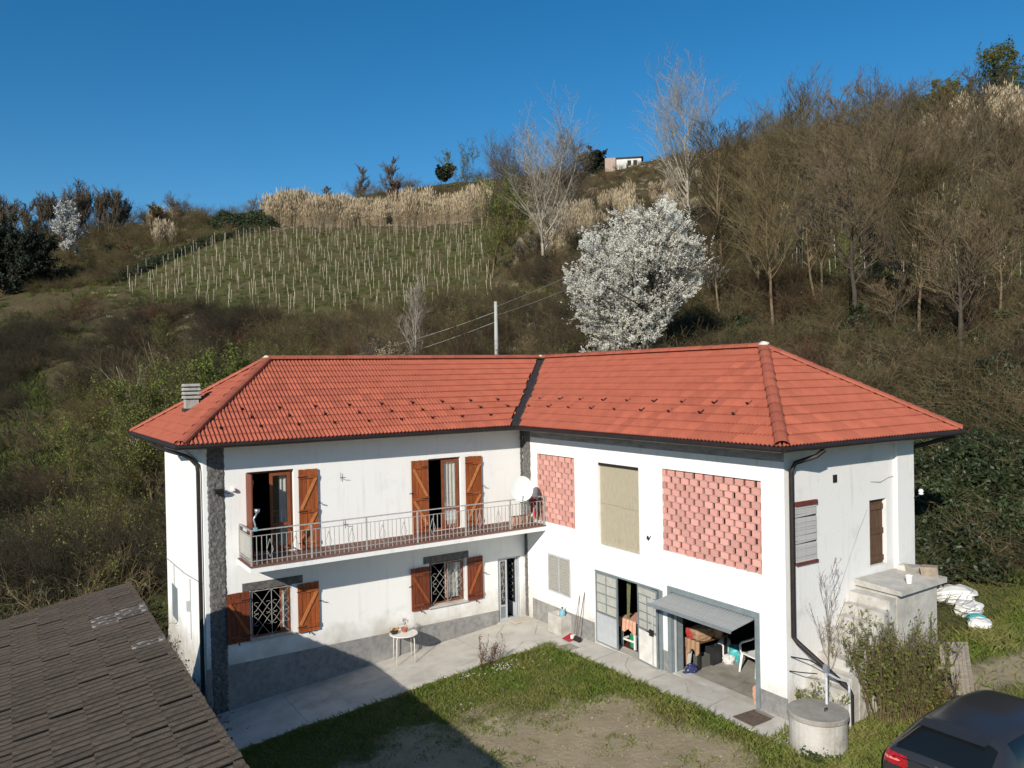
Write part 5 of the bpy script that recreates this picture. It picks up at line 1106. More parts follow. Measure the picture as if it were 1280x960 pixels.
def children(P, R, n, lo, hi, length, ang, up, m, g, rr=.55, wob=.06):
    """n side branches on every path"""
    N, M, _ = P.shape; t = g.uniform(lo, hi, (N, n)) * (M - 1); i = np.minimum(t.astype(int), M - 2); f = (t - i)[..., None]
    ix = np.arange(N)[:, None]; S = P[ix, i] * (1 - f) + P[ix, i + 1] * f; D = norm(P[ix, i + 1] - P[ix, i]); r0 = (R[ix, i] * (1 - f[..., 0]) + R[ix, i + 1] * f[..., 0]) * rr
    S = S.reshape(-1, 3); D = D.reshape(-1, 3); r0 = r0.reshape(-1); q = norm(np.cross(D, norm(g.normal(size=D.shape)))); a = g.uniform(ang[0], ang[1], (len(D), 1)); d = norm(D * np.cos(a) + q * np.sin(a) + np.array([0, 0, up]))
    L = (np.asarray(length) * g.uniform(.55, 1.15, len(S)) if np.ndim(length) == 0 else np.repeat(length, n) * g.uniform(.6, 1.15, len(S)))
    T = np.linspace(0, 1, m)[None, :, None]; w = norm(g.normal(size=D.shape))[:, None]
    Pn = S[:, None] + d[:, None] * T * L[:, None, None] + np.array([0, 0, 1.]) * (T ** 2) * (L * up * .8)[:, None, None] + w * (np.sin(T * 4.5) * wob) * L[:, None, None]
    Rn = r0[:, None] * (1 - .78 * np.linspace(0, 1, m))[None]
    return Pn, Rn, L
def tree_geo(seed, H, r0, base=.3, n=(16, 9, 7), spread=.32, up=.5, ang=(.5, 1.0), shape=.6, lean=0.0, minr=.006, stems=1, sub=(.42, .38), peak=None):
    """trunk, limbs, twigs (path, radius) of a bare broadleaf tree"""
    g = np.random.default_rng(seed); m = 7; T = np.linspace(0, 1, m); tr = []
    for s in range(stems):
        a = g.uniform(0, 6.28); o = (0 if stems == 1 else .22 * H * g.uniform(.5, 1)); hh = H * (1 if s == 0 else g.uniform(.7, .95))
        wx = g.normal(0, .018 * H, m).cumsum() * .6; wy = g.normal(0, .018 * H, m).cumsum() * .6; wx -= wx[0]; wy -= wy[0]
        tr.append(np.stack([wx + o * math.cos(a) * T ** 1.2 + lean * H * T, wy + o * math.sin(a) * T ** 1.2, T * hh * .97], -1))
    P0 = np.stack(tr); R0 = np.tile(r0 * (1 - .93 * T)[None], (stems, 1)) * (1 if stems == 1 else .75); R0[:, 0] *= 1.25
    P1, R1, L1 = children(P0, R0, n[0], base, .97, H * spread, ang, up, 5, g, .6)
    hfrac = np.clip(P1[:, 0, 2] / H, 0, 1); k = (1 - shape * np.abs(hfrac - (peak or base + .12)) / (1 - base)); k = np.clip(k, .25, 1)
    P1 = P1[:, :1] + (P1 - P1[:, :1]) * k[:, None, None]; R1 = np.maximum(R1, minr * 1.3)
    P2, R2, L2 = children(P1, R1, n[1], .2, 1.0, L1 * k * sub[0], (.35, .95), up * .7, 4, g, .6)
    P3, R3, L3 = children(P2, R2, n[2], .15, 1.0, L2 * sub[1] * 1.15, (.3, 1.0), up * .5, 3, g, .7)
    return (P0, R0), (P1, R1), (P2, np.maximum(R2, minr)), (P3, np.maximum(R3, minr * .8)), g
TREE_MESH = {}
def make_tree(name, label, px, y, top, kind, seed, group=None, dz=0.0, sx=1.0, **kw):
    """one tree: base on the hillside at azimuth px and distance y, its tip at photograph row `top`"""
    p = ground_px(px, y); H = CAM_H + y * (HOR(px) - top) / F_PX - p.z + dz; g_ = np.random.default_rng(seed)
    root = thing(name, label, 'bush' if 'bush' in name else 'tree', group=group, mw=Matrix.Translation((p.x, p.y, p.z - .1)) @ Matrix.Rotation(float(g_.uniform(0, 6.28)), 4, 'Z') @ Matrix.Diagonal((sx, sx, 1, 1)))
    far = max(1.0, y / 55.0); K = dict(KINDS_[kind]); K.update(kw); minr = K.pop('tw', .006) * far
    barkm, twigm = K.pop('mats'); leaf = K.pop('leaf', None); ivy = K.pop('ivy', 0)
    t0, t1, t2, t3, g = tree_geo(seed, H, K.pop('rf', .016) * H, minr=minr, **K)
    kz = H / max(t3[0][:, :, 2].max(), H * .5)
    for t_ in (t0, t1, t2, t3): t_[0][:, :, 2] *= kz
    V, F, M = join([(tubes(*t0, 7), 0), (tubes(*t1, 5), 0)]); me = np_mesh('trunk', V, F, 4, [barkm], smooth=True); link('trunk', me, root)
    parts = [(tubes(*t2, 3), 0), (tubes(*t3, 3), 0)]; mats = [twigm]
    if leaf:
        lm, cnt, size, lo = leaf; mats.append(lm); P = np.concatenate([t3[0].reshape(-1, 3), t2[0][:, 1:].reshape(-1, 3)]); C = P[g.integers(0, len(P), cnt)] + g.normal(0, size * 1.2, (cnt, 3)); parts.append((cards(C, size * max(1, far * .7), g), 1))
    V, F, M = join(parts); link('crown', np_mesh('crown', V, F, 4, mats, M), root)
    if ivy:
        n = 900; t = g.uniform(0, ivy, n); i = np.clip((t * 6).astype(int), 0, 5); C = t0[0][0][i] + (t0[0][0][i + 1] - t0[0][0][i]) * (t * 6 - i)[:, None] + g.normal(0, .03 * H * .6, (n, 3)) * np.array([1, 1, .3])
        link('ivy', np_mesh('ivy', *cards(C, .10 * far, g), 4, ['ivy']), root, 'stuff')
    return root
KINDS_ = {
    'pale': dict(mats=('bark_pale', 'bark_pale'), n=(26, 9, 7), base=.20, spread=.55, up=.38, ang=(.45, .85), shape=.75, rf=.010, tw=.0075, sub=(.46, .42)),
    'grey': dict(mats=('bark_grey', 'twig_sky'), n=(22, 10, 8), base=.28, spread=.46, up=.28, ang=(.5, 1.0), shape=.6, rf=.012, tw=.008, sub=(.46, .42)),
    'dark': dict(mats=('bark_dark', 'bark_grey'), n=(18, 9, 7), base=.22, spread=.55, up=.25, ang=(.5, 1.0), shape=.5, rf=.017, tw=.009, sub=(.5, .42)),
    'brown': dict(mats=('bark_grey', 'twig'), n=(24, 9, 8), base=.15, spread=.44, up=.35, ang=(.4, .95), shape=.5, rf=.011, tw=.009, sub=(.48, .42)),
    'broom': dict(mats=('bark_grey', 'twig_sky'), n=(22, 10, 6), base=.12, spread=.46, up=.40, ang=(.35, .8), shape=.45, rf=.010, tw=.006, stems=3, sub=(.46, .42)),
    'bud': dict(mats=('bark_grey', 'twig'), n=(18, 9, 6), base=.15, spread=.46, up=.35, ang=(.5, 1.0), shape=.5, rf=.012, tw=.006, stems=2, leaf=('bud', 9000, .07, 0)),
    'rust': dict(mats=('bark_dark', 'twig_rust'), n=(18, 9, 7), base=.15, spread=.46, up=.35, ang=(.5, 1.0), shape=.4, rf=.013, tw=.009, leaf=('twig_rust', 3000, .09, 0)),
    'pine': dict(mats=('bark_dark', 'bark_dark'), n=(22, 9, 6), base=.12, spread=.40, up=.15, ang=(1.0, 1.4), shape=.9, rf=.015, tw=.006, leaf=('pine', 14000, .12, 0)),
    'holm': dict(mats=('bark_dark', 'bark_dark'), n=(20, 9, 6), base=.05, spread=.55, up=.15, ang=(.6, 1.3), shape=.5, rf=.015, tw=.006, stems=2, leaf=('pine', 16000, .11, 0)),
    'olive': dict(mats=('bark_dark', 'twig'), n=(20, 9, 6), base=.10, spread=.55, up=.2, ang=(.5, 1.2), shape=.5, rf=.013, tw=.006, stems=2, leaf=('grass_rough', 7000, .11, 0)),
}
# ---- the white blossom tree behind the roof
def blossom_tree(name, label, px, y, rows, half, seed, n1, cnt, size, m, lean=0.0):
    p = ground_px(px, y); H = CAM_H + y * (HOR(px) - rows) / F_PX - p.z
    root = thing(name, label, 'tree', mw=Matrix.Translation((p.x, p.y, p.z - .1)))
    t0, t1, t2, t3, g = tree_geo(seed, H, .020 * H, base=.10, n=n1, spread=half, up=.14, ang=(.55, 1.45), shape=1.0, peak=.42, lean=lean, minr=.008, stems=2, sub=(.42, .42))
    kz = H / t3[0][:, :, 2].max()
    for t_ in (t0, t1, t2, t3): t_[0][:, :, 2] *= kz
    V, F, M = join([(tubes(*t0, 7), 0), (tubes(*t1, 5), 0)]); link('trunk', np_mesh('trunk', V, F, 4, ['bark_dark'], smooth=True), root)
    # flowers crowd along the outer twigs, in sprays
    P = t3[0]; keep = g.random(len(P)) < .62; P = P[keep]; idx = g.integers(0, len(P), cnt); tt = g.uniform(.0, 1.15, (cnt, 1)); C = P[idx, 0] + (P[idx, 2] - P[idx, 0]) * tt + g.normal(0, size * .9, (cnt, 3))
    if n1[0] > 40:
        hw = H * .40; xs = lambda q: q[:, 0] - .20 * (q[:, 2] - H * .5); e = (xs(C) / hw) ** 2 + (C[:, 1] / hw) ** 2 + ((C[:, 2] - H * .52) / (H * .49)) ** 2; wv_ = .17 * np.sin(C[:, 0] * 3.1 + C[:, 2] * 2.3) + .14 * np.sin(C[:, 1] * 4.3 - C[:, 2] * 3.7) + .08 * np.sin(C[:, 0] * 9 - C[:, 2] * 8)
        kp = (e < 1.0 + wv_) & (C[:, 2] > H * (.17 + .13 * C[:, 0])); C = C[kp]
        def inside(t_, s_=1.05):
            q_ = t_[0][:, -1]; k_ = ((xs(q_) / hw) ** 2 + (q_[:, 1] / hw) ** 2 + ((q_[:, 2] - H * .52) / (H * .49)) ** 2 < s_) & (q_[:, 2] > H * (.13 + .13 * q_[:, 0])); return (t_[0][k_], t_[1][k_])
        t2 = inside(t2); t3 = inside(t3, 1.02)
    V, F, M = join([(tubes(t2[0], t2[1], 3), 0), (tubes(t3[0], t3[1] * .8, 3), 0), (cards(C, size, g), 1)]); link('crown', np_mesh('crown', V, F, 4, ['bark_dark', m], M), root)
    return root
blossom_tree('blossom_tree', 'big white blossoming tree just behind the red roof', 805, 38, 240, .46, 5, (60, 12, 9), 250000, .032, 'blossom', -.05)
blossom_tree('blossom_tree', 'small pale blossoming tree among bare trees at the far left', 92, 128, 250, .30, 6, (20, 8, 7), 7000, .15, 'blossom_grey')
blossom_tree('blossom_tree', 'faint low blossoming bush just right of the big white tree', 893, 52, 318, .45, 8, (14, 7, 6), 2600, .06, 'blossom_grey')
# ---- single trees
TR = [
 ('bare_tree', 'tallest pale bare tree, rising behind the white blossom tree', 862, 76, 52, 'pale', 11, dict(ivy=.30, spread=.48, base=.25)),
 ('bare_tree', 'pale bare tree with wide branches above the reeds', 684, 82, 122, 'pale', 12, dict(ivy=.2, spread=.62)),
 ('bare_tree', 'small pale slender tree before the vineyard, just above the roof', 518, 46, 338, 'pale', 13, dict(n=(16, 7, 5), spread=.40)),
 ('bare_tree', 'dark many-branched bare tree with an orange-lit straight trunk', 978, 55, 118, 'brown', 14, dict(n=(34, 11, 9), base=.25, spread=.46)),
 ('bare_tree', 'broad dark bare tree with forked trunk at the vineyard edge', 1082, 50, 108, 'dark', 15, dict(n=(34, 11, 9), base=.16, spread=.62)),
 ('bare_tree', 'tall thin bare trunk right of the broad forked tree', 1166, 47, 150, 'brown', 16, dict(n=(28, 10, 8), base=.30, spread=.40)),
 ('bare_tree', 'gnarled bare tree standing against the sky on the right skyline', 1015, 96, 72, 'dark', 17, dict(n=(12, 7, 6), base=.5, spread=.32, up=.6)),
 ('bare_tree', 'leaning dark trunk on the steep bank at the right edge', 1205, 40, 250, 'dark', 18, dict(lean=-.12, n=(18, 8, 7))),
 ('bare_tree', 'crooked bare tree rising at the right picture edge', 1262, 44, 190, 'brown', 19, dict(n=(28, 10, 8), spread=.5)),
 ('bare_tree', 'upright bare tree between the gnarled and the broad one', 1050, 84, 96, 'brown', 20, dict(n=(32, 10, 8), spread=.5)),
 ('bare_tree', 'twiggy bare tree on the skyline left of the olive bushes', 1128, 92, 92, 'grey', 21, dict(n=(28, 10, 8), spread=.5)),
 ('bare_tree', 'dense brown bare tree just right of the tall pale one', 925, 70, 140, 'brown', 22, dict(n=(34, 10, 9), spread=.5)),
 ('bare_tree', 'brown bare tree behind the orange-lit trunk', 960, 84, 130, 'brown', 23, dict(n=(34, 10, 9), spread=.5)),
 ('leafing_tree', 'rounded olive-green tree topping the right end of the skyline', 1258, 116, 52, 'olive', 24, dict(spread=.46)),
 ('leafing_tree', 'smaller olive-green tree on the skyline at the right', 1192, 118, 92, 'olive', 25, dict(spread=.46)),
 ('leafing_tree', 'olive-brown shrubby tree lower on the right skyline', 1148, 112, 112, 'olive', 26, dict(leaf=('grass_rough', 3500, .11, 0))),
 ('bare_tree', 'bushy mauve-grey tree behind the pale one above the reeds', 650, 118, 158, 'broom', 27, {}),
 ('bare_tree', 'bushy grey bare tree right behind the pale tree', 712, 112, 165, 'broom', 28, {}),
 ('bare_tree', 'slim grey tree left of the dark hilltop evergreen', 725, 150, 170, 'grey', 46, dict(n=(14, 7, 6))),
 ('leafing_tree', 'light green budding tree at the right end of the reeds', 618, 92, 208, 'bud', 29, dict(leaf=('bud', 7000, .08, 0))),
 ('leafing_tree', 'thin bluish budding tree on the skyline before the pale tree', 586, 150, 180, 'bud', 30, dict(leaf=('bud', 1200, .07, 0), n=(12, 7, 5))),
 ('evergreen_tree', 'dark round evergreen beside the small building on the hilltop', 746, 152, 184, 'holm', 31, dict(n=(24, 9, 6))),
 ('pine_tree', 'small dark pine alone on the middle skyline', 561, 182, 205, 'pine', 32, dict(base=.45, spread=.5, shape=.4, up=.5)),
 ('bare_tree', 'small bare tree at the left of two on the skyline above the reeds', 457, 168, 203, 'grey', 33, dict(spread=.26, base=.2)),
 ('bare_tree', 'bushier bare tree at the right of two above the reeds', 492, 168, 194, 'grey', 34, dict(spread=.34, base=.2)),
 ('rust_bush', 'ochre rounded bush under the bushier skyline tree', 497, 158, 222, 'rust', 35, dict(spread=.46)),
 ('bare_tree', 'small round bare tree between the two reed beds', 416, 165, 231, 'grey', 36, dict(spread=.36, base=.1)),
 ('bare_tree', 'little crooked leafless tree on the left skyline', 321, 160, 242, 'dark', 37, dict(n=(8, 5, 4), spread=.4, base=.35)),
 ('rust_bush', 'rust-brown leafy young tree beside the dark bank', 163, 128, 306, 'rust', 38, dict(spread=.4)),
 ('evergreen_tree', 'large dark evergreen at the left picture edge', 6, 112, 268, 'holm', 39, dict(spread=.6, n=(34, 9, 6), base=.0, leaf=('pine', 30000, .13, 0))),
 ('bare_tree', 'pale-twigged bushy tree on the skyline left of the reed clumps', 228, 158, 238, 'broom', 40, dict(n=(16, 8, 6))),
 ('leafing_tree', 'yellow-green budding tree standing behind the chimney', 258, 37, 425, 'bud', 41, dict(n=(22, 9, 7), spread=.34, stems=3, leaf=('bud', 22000, .055, 0))),
 ('leafing_tree', 'yellow-green budding tree left of the roof corner', 188, 40, 440, 'bud', 42, dict(n=(20, 9, 7), stems=3, leaf=('bud', 13000, .055, 0))),
 ('bare_tree', 'leaning grey bare tree in the thicket left of the chimney', 150, 44, 400, 'grey', 43, dict(lean=-.1, n=(16, 8, 6), stems=2, mats=('bark_pale', 'twig'))),
 ('leafing_tree', 'whitish budding low tree just above the middle of the roof', 476, 42, 418, 'bud', 44, dict(spread=.5, leaf=('reed', 5000, .04, 0))),
 ('bare_tree', 'purplish bare shrub left of the concrete pole', 580, 44, 385, 'rust', 45, dict(leaf=None, n=(20, 9, 7), tw=.006, spread=.4)),
]
for nm, lb, px, y, top, kd, sd, kw in TR: make_tree(nm, lb, px, y, top, kd, sd, **kw)
gy = np.random.default_rng(404)
for i in range(34):
    px = gy.uniform(20, 590) if i < 18 else gy.uniform(600, 1270); y = gy.uniform(36, 70) if i < 18 else gy.uniform(34, 62); q_ = ground_px(px, y)
    if float(vineyard_mask(np.array([q_.x]), np.array([q_.y]))[0]) > .3: continue
    if 690 < px < 900 and y < 50: continue
    hh_ = gy.uniform(2.8, 5.2); top = HOR(px) - (q_.z + hh_ - CAM_H) / y * F_PX
    make_tree('young_tree', 'young tree with fresh yellow-green buds in the brown thicket on the slope' if i % 5 == 3 else 'spindly leafless young tree standing among the brown thicket on the slope', px, y, top, ['grey', 'brown', 'brown', 'bud', 'dark'][i % 5], 300 + i, 'budding young trees in the thicket' if i % 5 == 3 else 'leafless young trees in the thicket', n=(14, 8, 6), spread=.5, **({'leaf': ('bud', 2600, .045, 0)} if i % 5 == 3 else {}))
RT = [(905, 62, 150), (940, 60, 168), (1000, 68, 128), (1018, 58, 150), (1040, 66, 118), (1062, 74, 104), (1105, 60, 118), (1122, 70, 100), (1146, 62, 128), (1185, 58, 140), (1200, 66, 118), (1222, 52, 150), (1240, 60, 128), (1275, 56, 120), (1030, 44, 235), (1130, 42, 250), (948, 48, 250), (1095, 82, 96), (1170, 84, 104), (1225, 88, 96)]
for i, (px, y, top) in enumerate(RT):
    make_tree('bare_tree', 'tall dark bare tree crowded among others on the right slope', px, y, top - 16, ['brown', 'dark', 'brown', 'grey'][i % 4], 500 + i, 'bare trees crowded on the right slope', n=(22, 8, 7), tw=.0105, spread=[.32, .40, .26][i % 3], base=.28, lean=float(np.random.default_rng(i).normal(0, .04)))
NR = [(968, 41, 190, 'brown'), (1072, 39, 175, 'dark'), (1152, 37, 205, 'brown'), (1200, 34, 235, 'dark'), (1248, 36, 215, 'brown'), (905, 45, 245, 'brown'), (1020, 44, 215, 'grey'), (1112, 45, 190, 'brown'), (1290, 40, 180, 'dark')]
for i, (px, y, top, kd) in enumerate(NR):
    make_tree('bare_tree', 'bare tree with a visible trunk on the steep bank behind the right wing', px, y, top, kd, 560 + i, 'bare trees on the bank behind the right wing', n=(24, 9, 8), spread=.36, base=.38, lean=float(np.random.default_rng(50 + i).normal(0, .06)), ivy=.25 if i % 3 == 1 else 0)
lefts = [(-10, 150, 250), (10, 152, 240), (30, 150, 243), (48, 148, 252), (66, 150, 240), (80, 152, 232), (100, 148, 226), (112, 152, 230), (126, 150, 233), (142, 150, 226), (155, 152, 236), (200, 156, 252), (262, 165, 266), (285, 165, 262)]
for i, (px, y, top) in enumerate(lefts):
    if i < 11: make_tree('bare_tree', 'thin bare grey tree in the close row on the left skyline', px, y, top, 'broom' if i % 3 == 0 else 'grey', 60 + i, 'bare trees in a row on the left skyline', n=(22, 9, 7), tw=.010, spread=.30, up=.6, stems=2)
    else: make_tree('bare_tree', ['low dark leafless tree right of the left skyline row', 'small dark bush-like tree left of the crooked one', 'dark twiggy tree beside the little crooked one'][i - 11], px, y, top, 'brown', 60 + i, spread=.5)
# ---- undergrowth masses: variants scattered over the hillside
VAR = bpy.data.collections.new('undergrowth_kinds')
def variant_set(name, builder, n):
    c = bpy.data.collections.new(name)
    for i in range(n):
        V, F, M, mats = builder(np.random.default_rng(hash(name) % 1000 if False else sum(map(ord, name)) + i)); me = np_mesh(name, V, F, 4, mats, M); o = bpy.data.objects.new(name, me); c.objects.link(o)
    return c
def scatter(name, coll, P, S, seed=0, tilt=.12):
    g = np.random.default_rng(seed); n = len(P); me = bpy.data.meshes.new(name); me.vertices.add(n); me.vertices.foreach_set('co', np.asarray(P, np.float32).ravel())
    a = me.attributes.new('size', 'FLOAT', 'POINT'); a.data.foreach_set('value', np.asarray(S, np.float32))
    r = me.attributes.new('turn', 'FLOAT_VECTOR', 'POINT'); rot = np.stack([g.normal(0, tilt, n), g.normal(0, tilt, n), g.uniform(0, 6.28, n)], -1); r.data.foreach_set('vector', rot.astype(np.float32).ravel())
    o = link(name, me, None, 'stuff'); ng = bpy.data.node_groups.new(name, 'GeometryNodeTree'); ng.interface.new_socket('Geometry', in_out='INPUT', socket_type='NodeSocketGeometry'); ng.interface.new_socket('Geometry', in_out='OUTPUT', socket_type='NodeSocketGeometry')
    N = ng.nodes; L = ng.links; gi = N.new('NodeGroupInput'); go = N.new('NodeGroupOutput'); ip = N.new('GeometryNodeInstanceOnPoints'); ci = N.new('GeometryNodeCollectionInfo')
    ci.inputs[0].default_value = coll; ci.inputs['Separate Children'].default_value = True; ci.inputs['Reset Children'].default_value = True
    def attr(nm, ty): x = N.new('GeometryNodeInputNamedAttribute'); x.data_type = ty; x.inputs[0].default_value = nm; return next(s for s in x.outputs if s.enabled and s.name == 'Attribute')
    L.new(gi.outputs[0], ip.inputs['Points']); L.new(ci.outputs[0], ip.inputs['Instance']); ip.inputs['Pick Instance'].default_value = True
    L.new(attr('turn', 'FLOAT_VECTOR'), ip.inputs['Rotation']); L.new(attr('size', 'FLOAT'), ip.inputs['Scale']); L.new(ip.outputs[0], go.inputs[0])
    md = o.modifiers.new('scatter', 'NODES'); md.node_group = ng; return o
def stems(g, n, rad, H, spread, m=4, r=.012, up=.3, curve=.3):
    an = g.uniform(0, 6.28, n); ro = rad * np.sqrt(g.random(n)); S = np.stack([ro * np.cos(an), ro * np.sin(an), np.full(n, -.15)], -1); out = g.uniform(0, 6.28, n); sp_ = spread * g.random(n)
    D = np.stack([np.cos(out) * sp_, np.sin(out) * sp_, np.ones(n)], -1); h = H * g.uniform(.45, 1.05, n); T = np.linspace(0, 1, m)[None, :, None]; bend = np.stack([np.cos(out + g.normal(0, .6, n)), np.sin(out), np.full(n, -.5)], -1) * curve
    P = S[:, None] + (D[:, None] * T + bend[:, None] * T ** 2.2) * h[:, None, None]; R = r * g.uniform(.6, 1.3, n)[:, None] * (1 - .75 * np.linspace(0, 1, m))[None]; return P, R, h
def b_thicket(mat_, H=2.6, n=15, k=(9, 7), r=.018, leafm=None, leafn=0):
    def f(g):
        P, R, h = stems(g, n, .55, H, .95, m=6, r=r, curve=.42); P = P + np.cumsum(g.normal(0, .035 * H, P.shape), 1) * np.array([1, 1, .3]); P2, R2, L2 = children(P, R, k[0], .15, 1, h * .44, (.4, 1.15), .22, 5, g, .6, .12); P3, R3, _ = children(P2, R2, k[1], .15, 1, L2 * .5, (.4, 1.2), .12, 3, g, .75, .12)
        parts = [(tubes(P, R), 0), (tubes(P2, np.maximum(R2, .006)), 0), (tubes(P3, np.maximum(R3, .0045)), 0)]; mats = [mat_]
        if leafm: C = P3.reshape(-1, 3); C = C[g.integers(0, len(C), leafn)] + g.normal(0, .05, (leafn, 3)); parts.append((cards(C, .04, g), 1)); mats.append(leafm)
        return (*join(parts), mats)
    return f
def b_bramble(mat_, leafm=None):
    def f(g):
        P, R, h = stems(g, 60, .7, 1.3, .9, m=6, r=.010, curve=.95); P2, R2, L2 = children(P, R, 5, .2, 1, h * .35, (.5, 1.2), .1, 4, g, .7); parts = [(tubes(P, R), 0), (tubes(P2, np.maximum(R2, .004)), 0)]; mats = [mat_]
        if leafm: C = P2.reshape(-1, 3); C = C[g.integers(0, len(C), 500)] + g.normal(0, .06, (500, 3)); parts.append((cards(C, .045, g), 1)); mats.append(leafm)
        return (*join(parts), mats)
    return f
def b_reed(g):
    P, R, h = stems(g, 150, .8, 3.6, .13, m=4, r=.016, curve=.05); tip = P[:, -1]; n = len(P); D = norm(P[:, -1] - P[:, -2]); a = norm(np.cross(D, norm(g.normal(size=D.shape)))); pl = np.stack([tip - D * .1, tip + D * .22 - a * .055, tip + D * .55 + a * .03, tip + D * .22 + a * .055], 1).reshape(-1, 3)
    t = g.integers(0, n, 700); C0 = P[t, 1] + (P[t, 3] - P[t, 1]) * g.random((700, 1)); d = norm(np.stack([g.normal(size=700), g.normal(size=700), g.uniform(-.3, 1.4, 700)], -1)); e = norm(np.cross(d, norm(g.normal(size=d.shape)))) * .018; L = g.uniform(.25, .55, (700, 1)); lf = np.stack([C0 - e * .5, C0 + d * L * .5 + e, C0 + d * L, C0 + d * L * .5 - e], 1).reshape(-1, 3)
    return (*join([(tubes(P, R), 0), ((pl, np.arange(4 * n).reshape(n, 4)), 0), ((lf, np.arange(2800).reshape(700, 4)), 0)]), ['reed'])
def b_tuft(mat_, n=70, H=.35, rad=.45):
    def f(g):
        an = g.uniform(0, 6.28, n); ro = rad * np.sqrt(g.random(n)); S = np.stack([ro * np.cos(an), ro * np.sin(an), np.full(n, -.03)], -1); d = np.stack([g.normal(0, .35, n), g.normal(0, .35, n), np.ones(n)], -1); h = (H * g.uniform(.4, 1.1, n))[:, None]; e = np.stack([np.cos(an * 3), np.sin(an * 3), 0 * an], -1) * .011
        V = np.stack([S - e, S + e, S + d * h * .6 + e * .7, S + d * h + d * np.array([.3, .3, 0]) * h], 1).reshape(-1, 3); return V, np.arange(4 * n).reshape(n, 4), np.zeros(n, int), [mat_]
    return f
def b_ivy(g):
    n = 2600; d = norm(g.normal(size=(n, 3))); d[:, 2] = np.abs(d[:, 2]); r = g.uniform(.55, 1.0, (n, 1)) ** .5; C = d * r * np.array([1.1, 1.1, .95]) * (1 + .22 * np.sin(d[:, :1] * 5 + 1) + .18 * np.sin(d[:, 1:2] * 7)); V, F = cards(C, .075, g)
    P, R, h = stems(g, 22, .5, 1.1, .6, r=.014); return (*join([(tubes(P, R), 0), ((V, F), 1)]), ['bark_dark', 'ivy'])
def b_vine(g):
    P, R, h = stems(g, 3, .05, .9, .1, m=4, r=.03, curve=.05); n = 9; x = g.uniform(-.9, .9, n); S = np.stack([x * .3, 0 * x, np.full(n, .75)], -1); E_ = np.stack([x, g.normal(0, .06, n), g.uniform(.8, 1.25, n)], -1); P2 = np.stack([S, (S + E_) / 2 + np.array([0, 0, .06]), E_], 1); R2 = np.tile(np.array([[.014, .012, .008]]), (n, 1))
    W_ = np.array([[[-1.3, 0, .8], [0, 0, .79], [1.3, 0, .8]], [[-1.3, 0, 1.3], [0, 0, 1.29], [1.3, 0, 1.3]]]); return (*join([(tubes(P, R), 0), (tubes(P2, R2), 0), (tubes(W_, np.full((2, 3), .008)), 0)]), ['vine'])
K_thick = variant_set('thicket_stems', b_thicket('twig'), 4); K_dark = variant_set('dark_stems', b_thicket('twig_dark'), 4); K_tan = variant_set('tan_stems', b_thicket('twig_tan', 2.4, 12), 3); K_rust = variant_set('rusty_stems', b_thicket('twig_rust', 2.4, 13), 3)
K_bud = variant_set('budding_stems', b_thicket('twig', 2.4, 12, (8, 6), .014, 'bud', 800), 3); K_bram = variant_set('bramble_canes', b_bramble('twig'), 4); K_bramt = variant_set('tan_canes', b_bramble('twig_tan'), 3); K_braml = variant_set('leafy_canes', b_bramble('twig', 'ivy'), 3)
K_reed = variant_set('reed_clump', b_reed, 4); K_tuft = variant_set('grass_tuft', b_tuft('grass_rough'), 4); K_dry = variant_set('dry_tuft', b_tuft('reed', 60, .5), 3); K_ivy = variant_set('ivy_clump', b_ivy, 3); K_vine = variant_set('vine_stock', b_vine, 3)
def sample(n, px, y, seed, keep=None, ypow=1.0):
    """points on the hillside inside a wedge of azimuth and distance"""
    g = np.random.default_rng(seed); p = g.uniform(px[0], px[1], n); yy = y[0] + (y[1] - y[0]) * g.random(n) ** ypow; x = (p - 640) / F_PX * yy; a, b = AB(x, yy)
    ok = ~((a > -5.6) & (a < 9.6) & (b > -6.4) & (b < 10.4)) & (vineyard_mask(x, yy) < .3) & (g.random(n) < np.clip(yy / 30, .3, 1))
    ok &= ~((b > 7.0) & (a > -9) & (a < 16))
    if keep is not None: ok &= keep(p, yy, a, b, g)
    x, yy = x[ok], yy[ok]; return np.stack([x, yy, zt(x, yy)], -1), g
def clump(p, y, f=.09, t=0.0, s=0.0): return np.sin(p * f * .31 + y * .23 + s) + np.sin(p * .047 - y * f * 1.7 + 1.7 * s) + .6 * np.sin(p * .11 + y * .5 + 2.1 * s) > t
low = lambda p, y: (p < 240) & (y > 30) & (y < 62)
def sc(name, coll, P, g, lo, hi, seed, tilt=.12): return scatter(name, coll, P, g.uniform(lo, hi, len(P)), seed, tilt)
P, g = sample(2350, (-330, 640), (27, 88), 101, lambda p, y, a, b, g: (~low(p, y) | (g.random(len(p)) < .14)) & clump(p, y, t=-.35)); px_ = 640 + F_PX * P[:, 0] / P[:, 1]; dk = (px_ < 330) | (g.random(len(P)) < .35); sz = g.uniform(.4, 1.15, len(P)); scatter('dark_thicket', K_dark, P[dk], sz[dk], 1); scatter('thicket', K_thick, P[~dk], sz[~dk], 41)
P, g = sample(1250, (600, 1640), (30, 112), 102, lambda p, y, a, b, g: clump(p, y, t=-.3, s=1)); sz = g.uniform(.4, 1.2, len(P)) * np.where((P[:, 1] < 47) & (P[:, 0] > 8), .62, 1); dk = g.random(len(P)) < .45; scatter('dark_thicket', K_dark, P[dk], sz[dk], 2); scatter('thicket', K_thick, P[~dk], sz[~dk], 42)
P, g = sample(900, (330, 1640), (30, 100), 103, lambda p, y, a, b, g: clump(p, y, t=.3, s=2)); sc('tan_thicket', K_tan, P, g, .4, 1.1, 3)
P, g = sample(700, (-60, 1330), (32, 140), 104, lambda p, y, a, b, g: clump(p, y, t=.8, s=3)); sc('rusty_thicket', K_rust, P, g, .6, 1.3, 4)
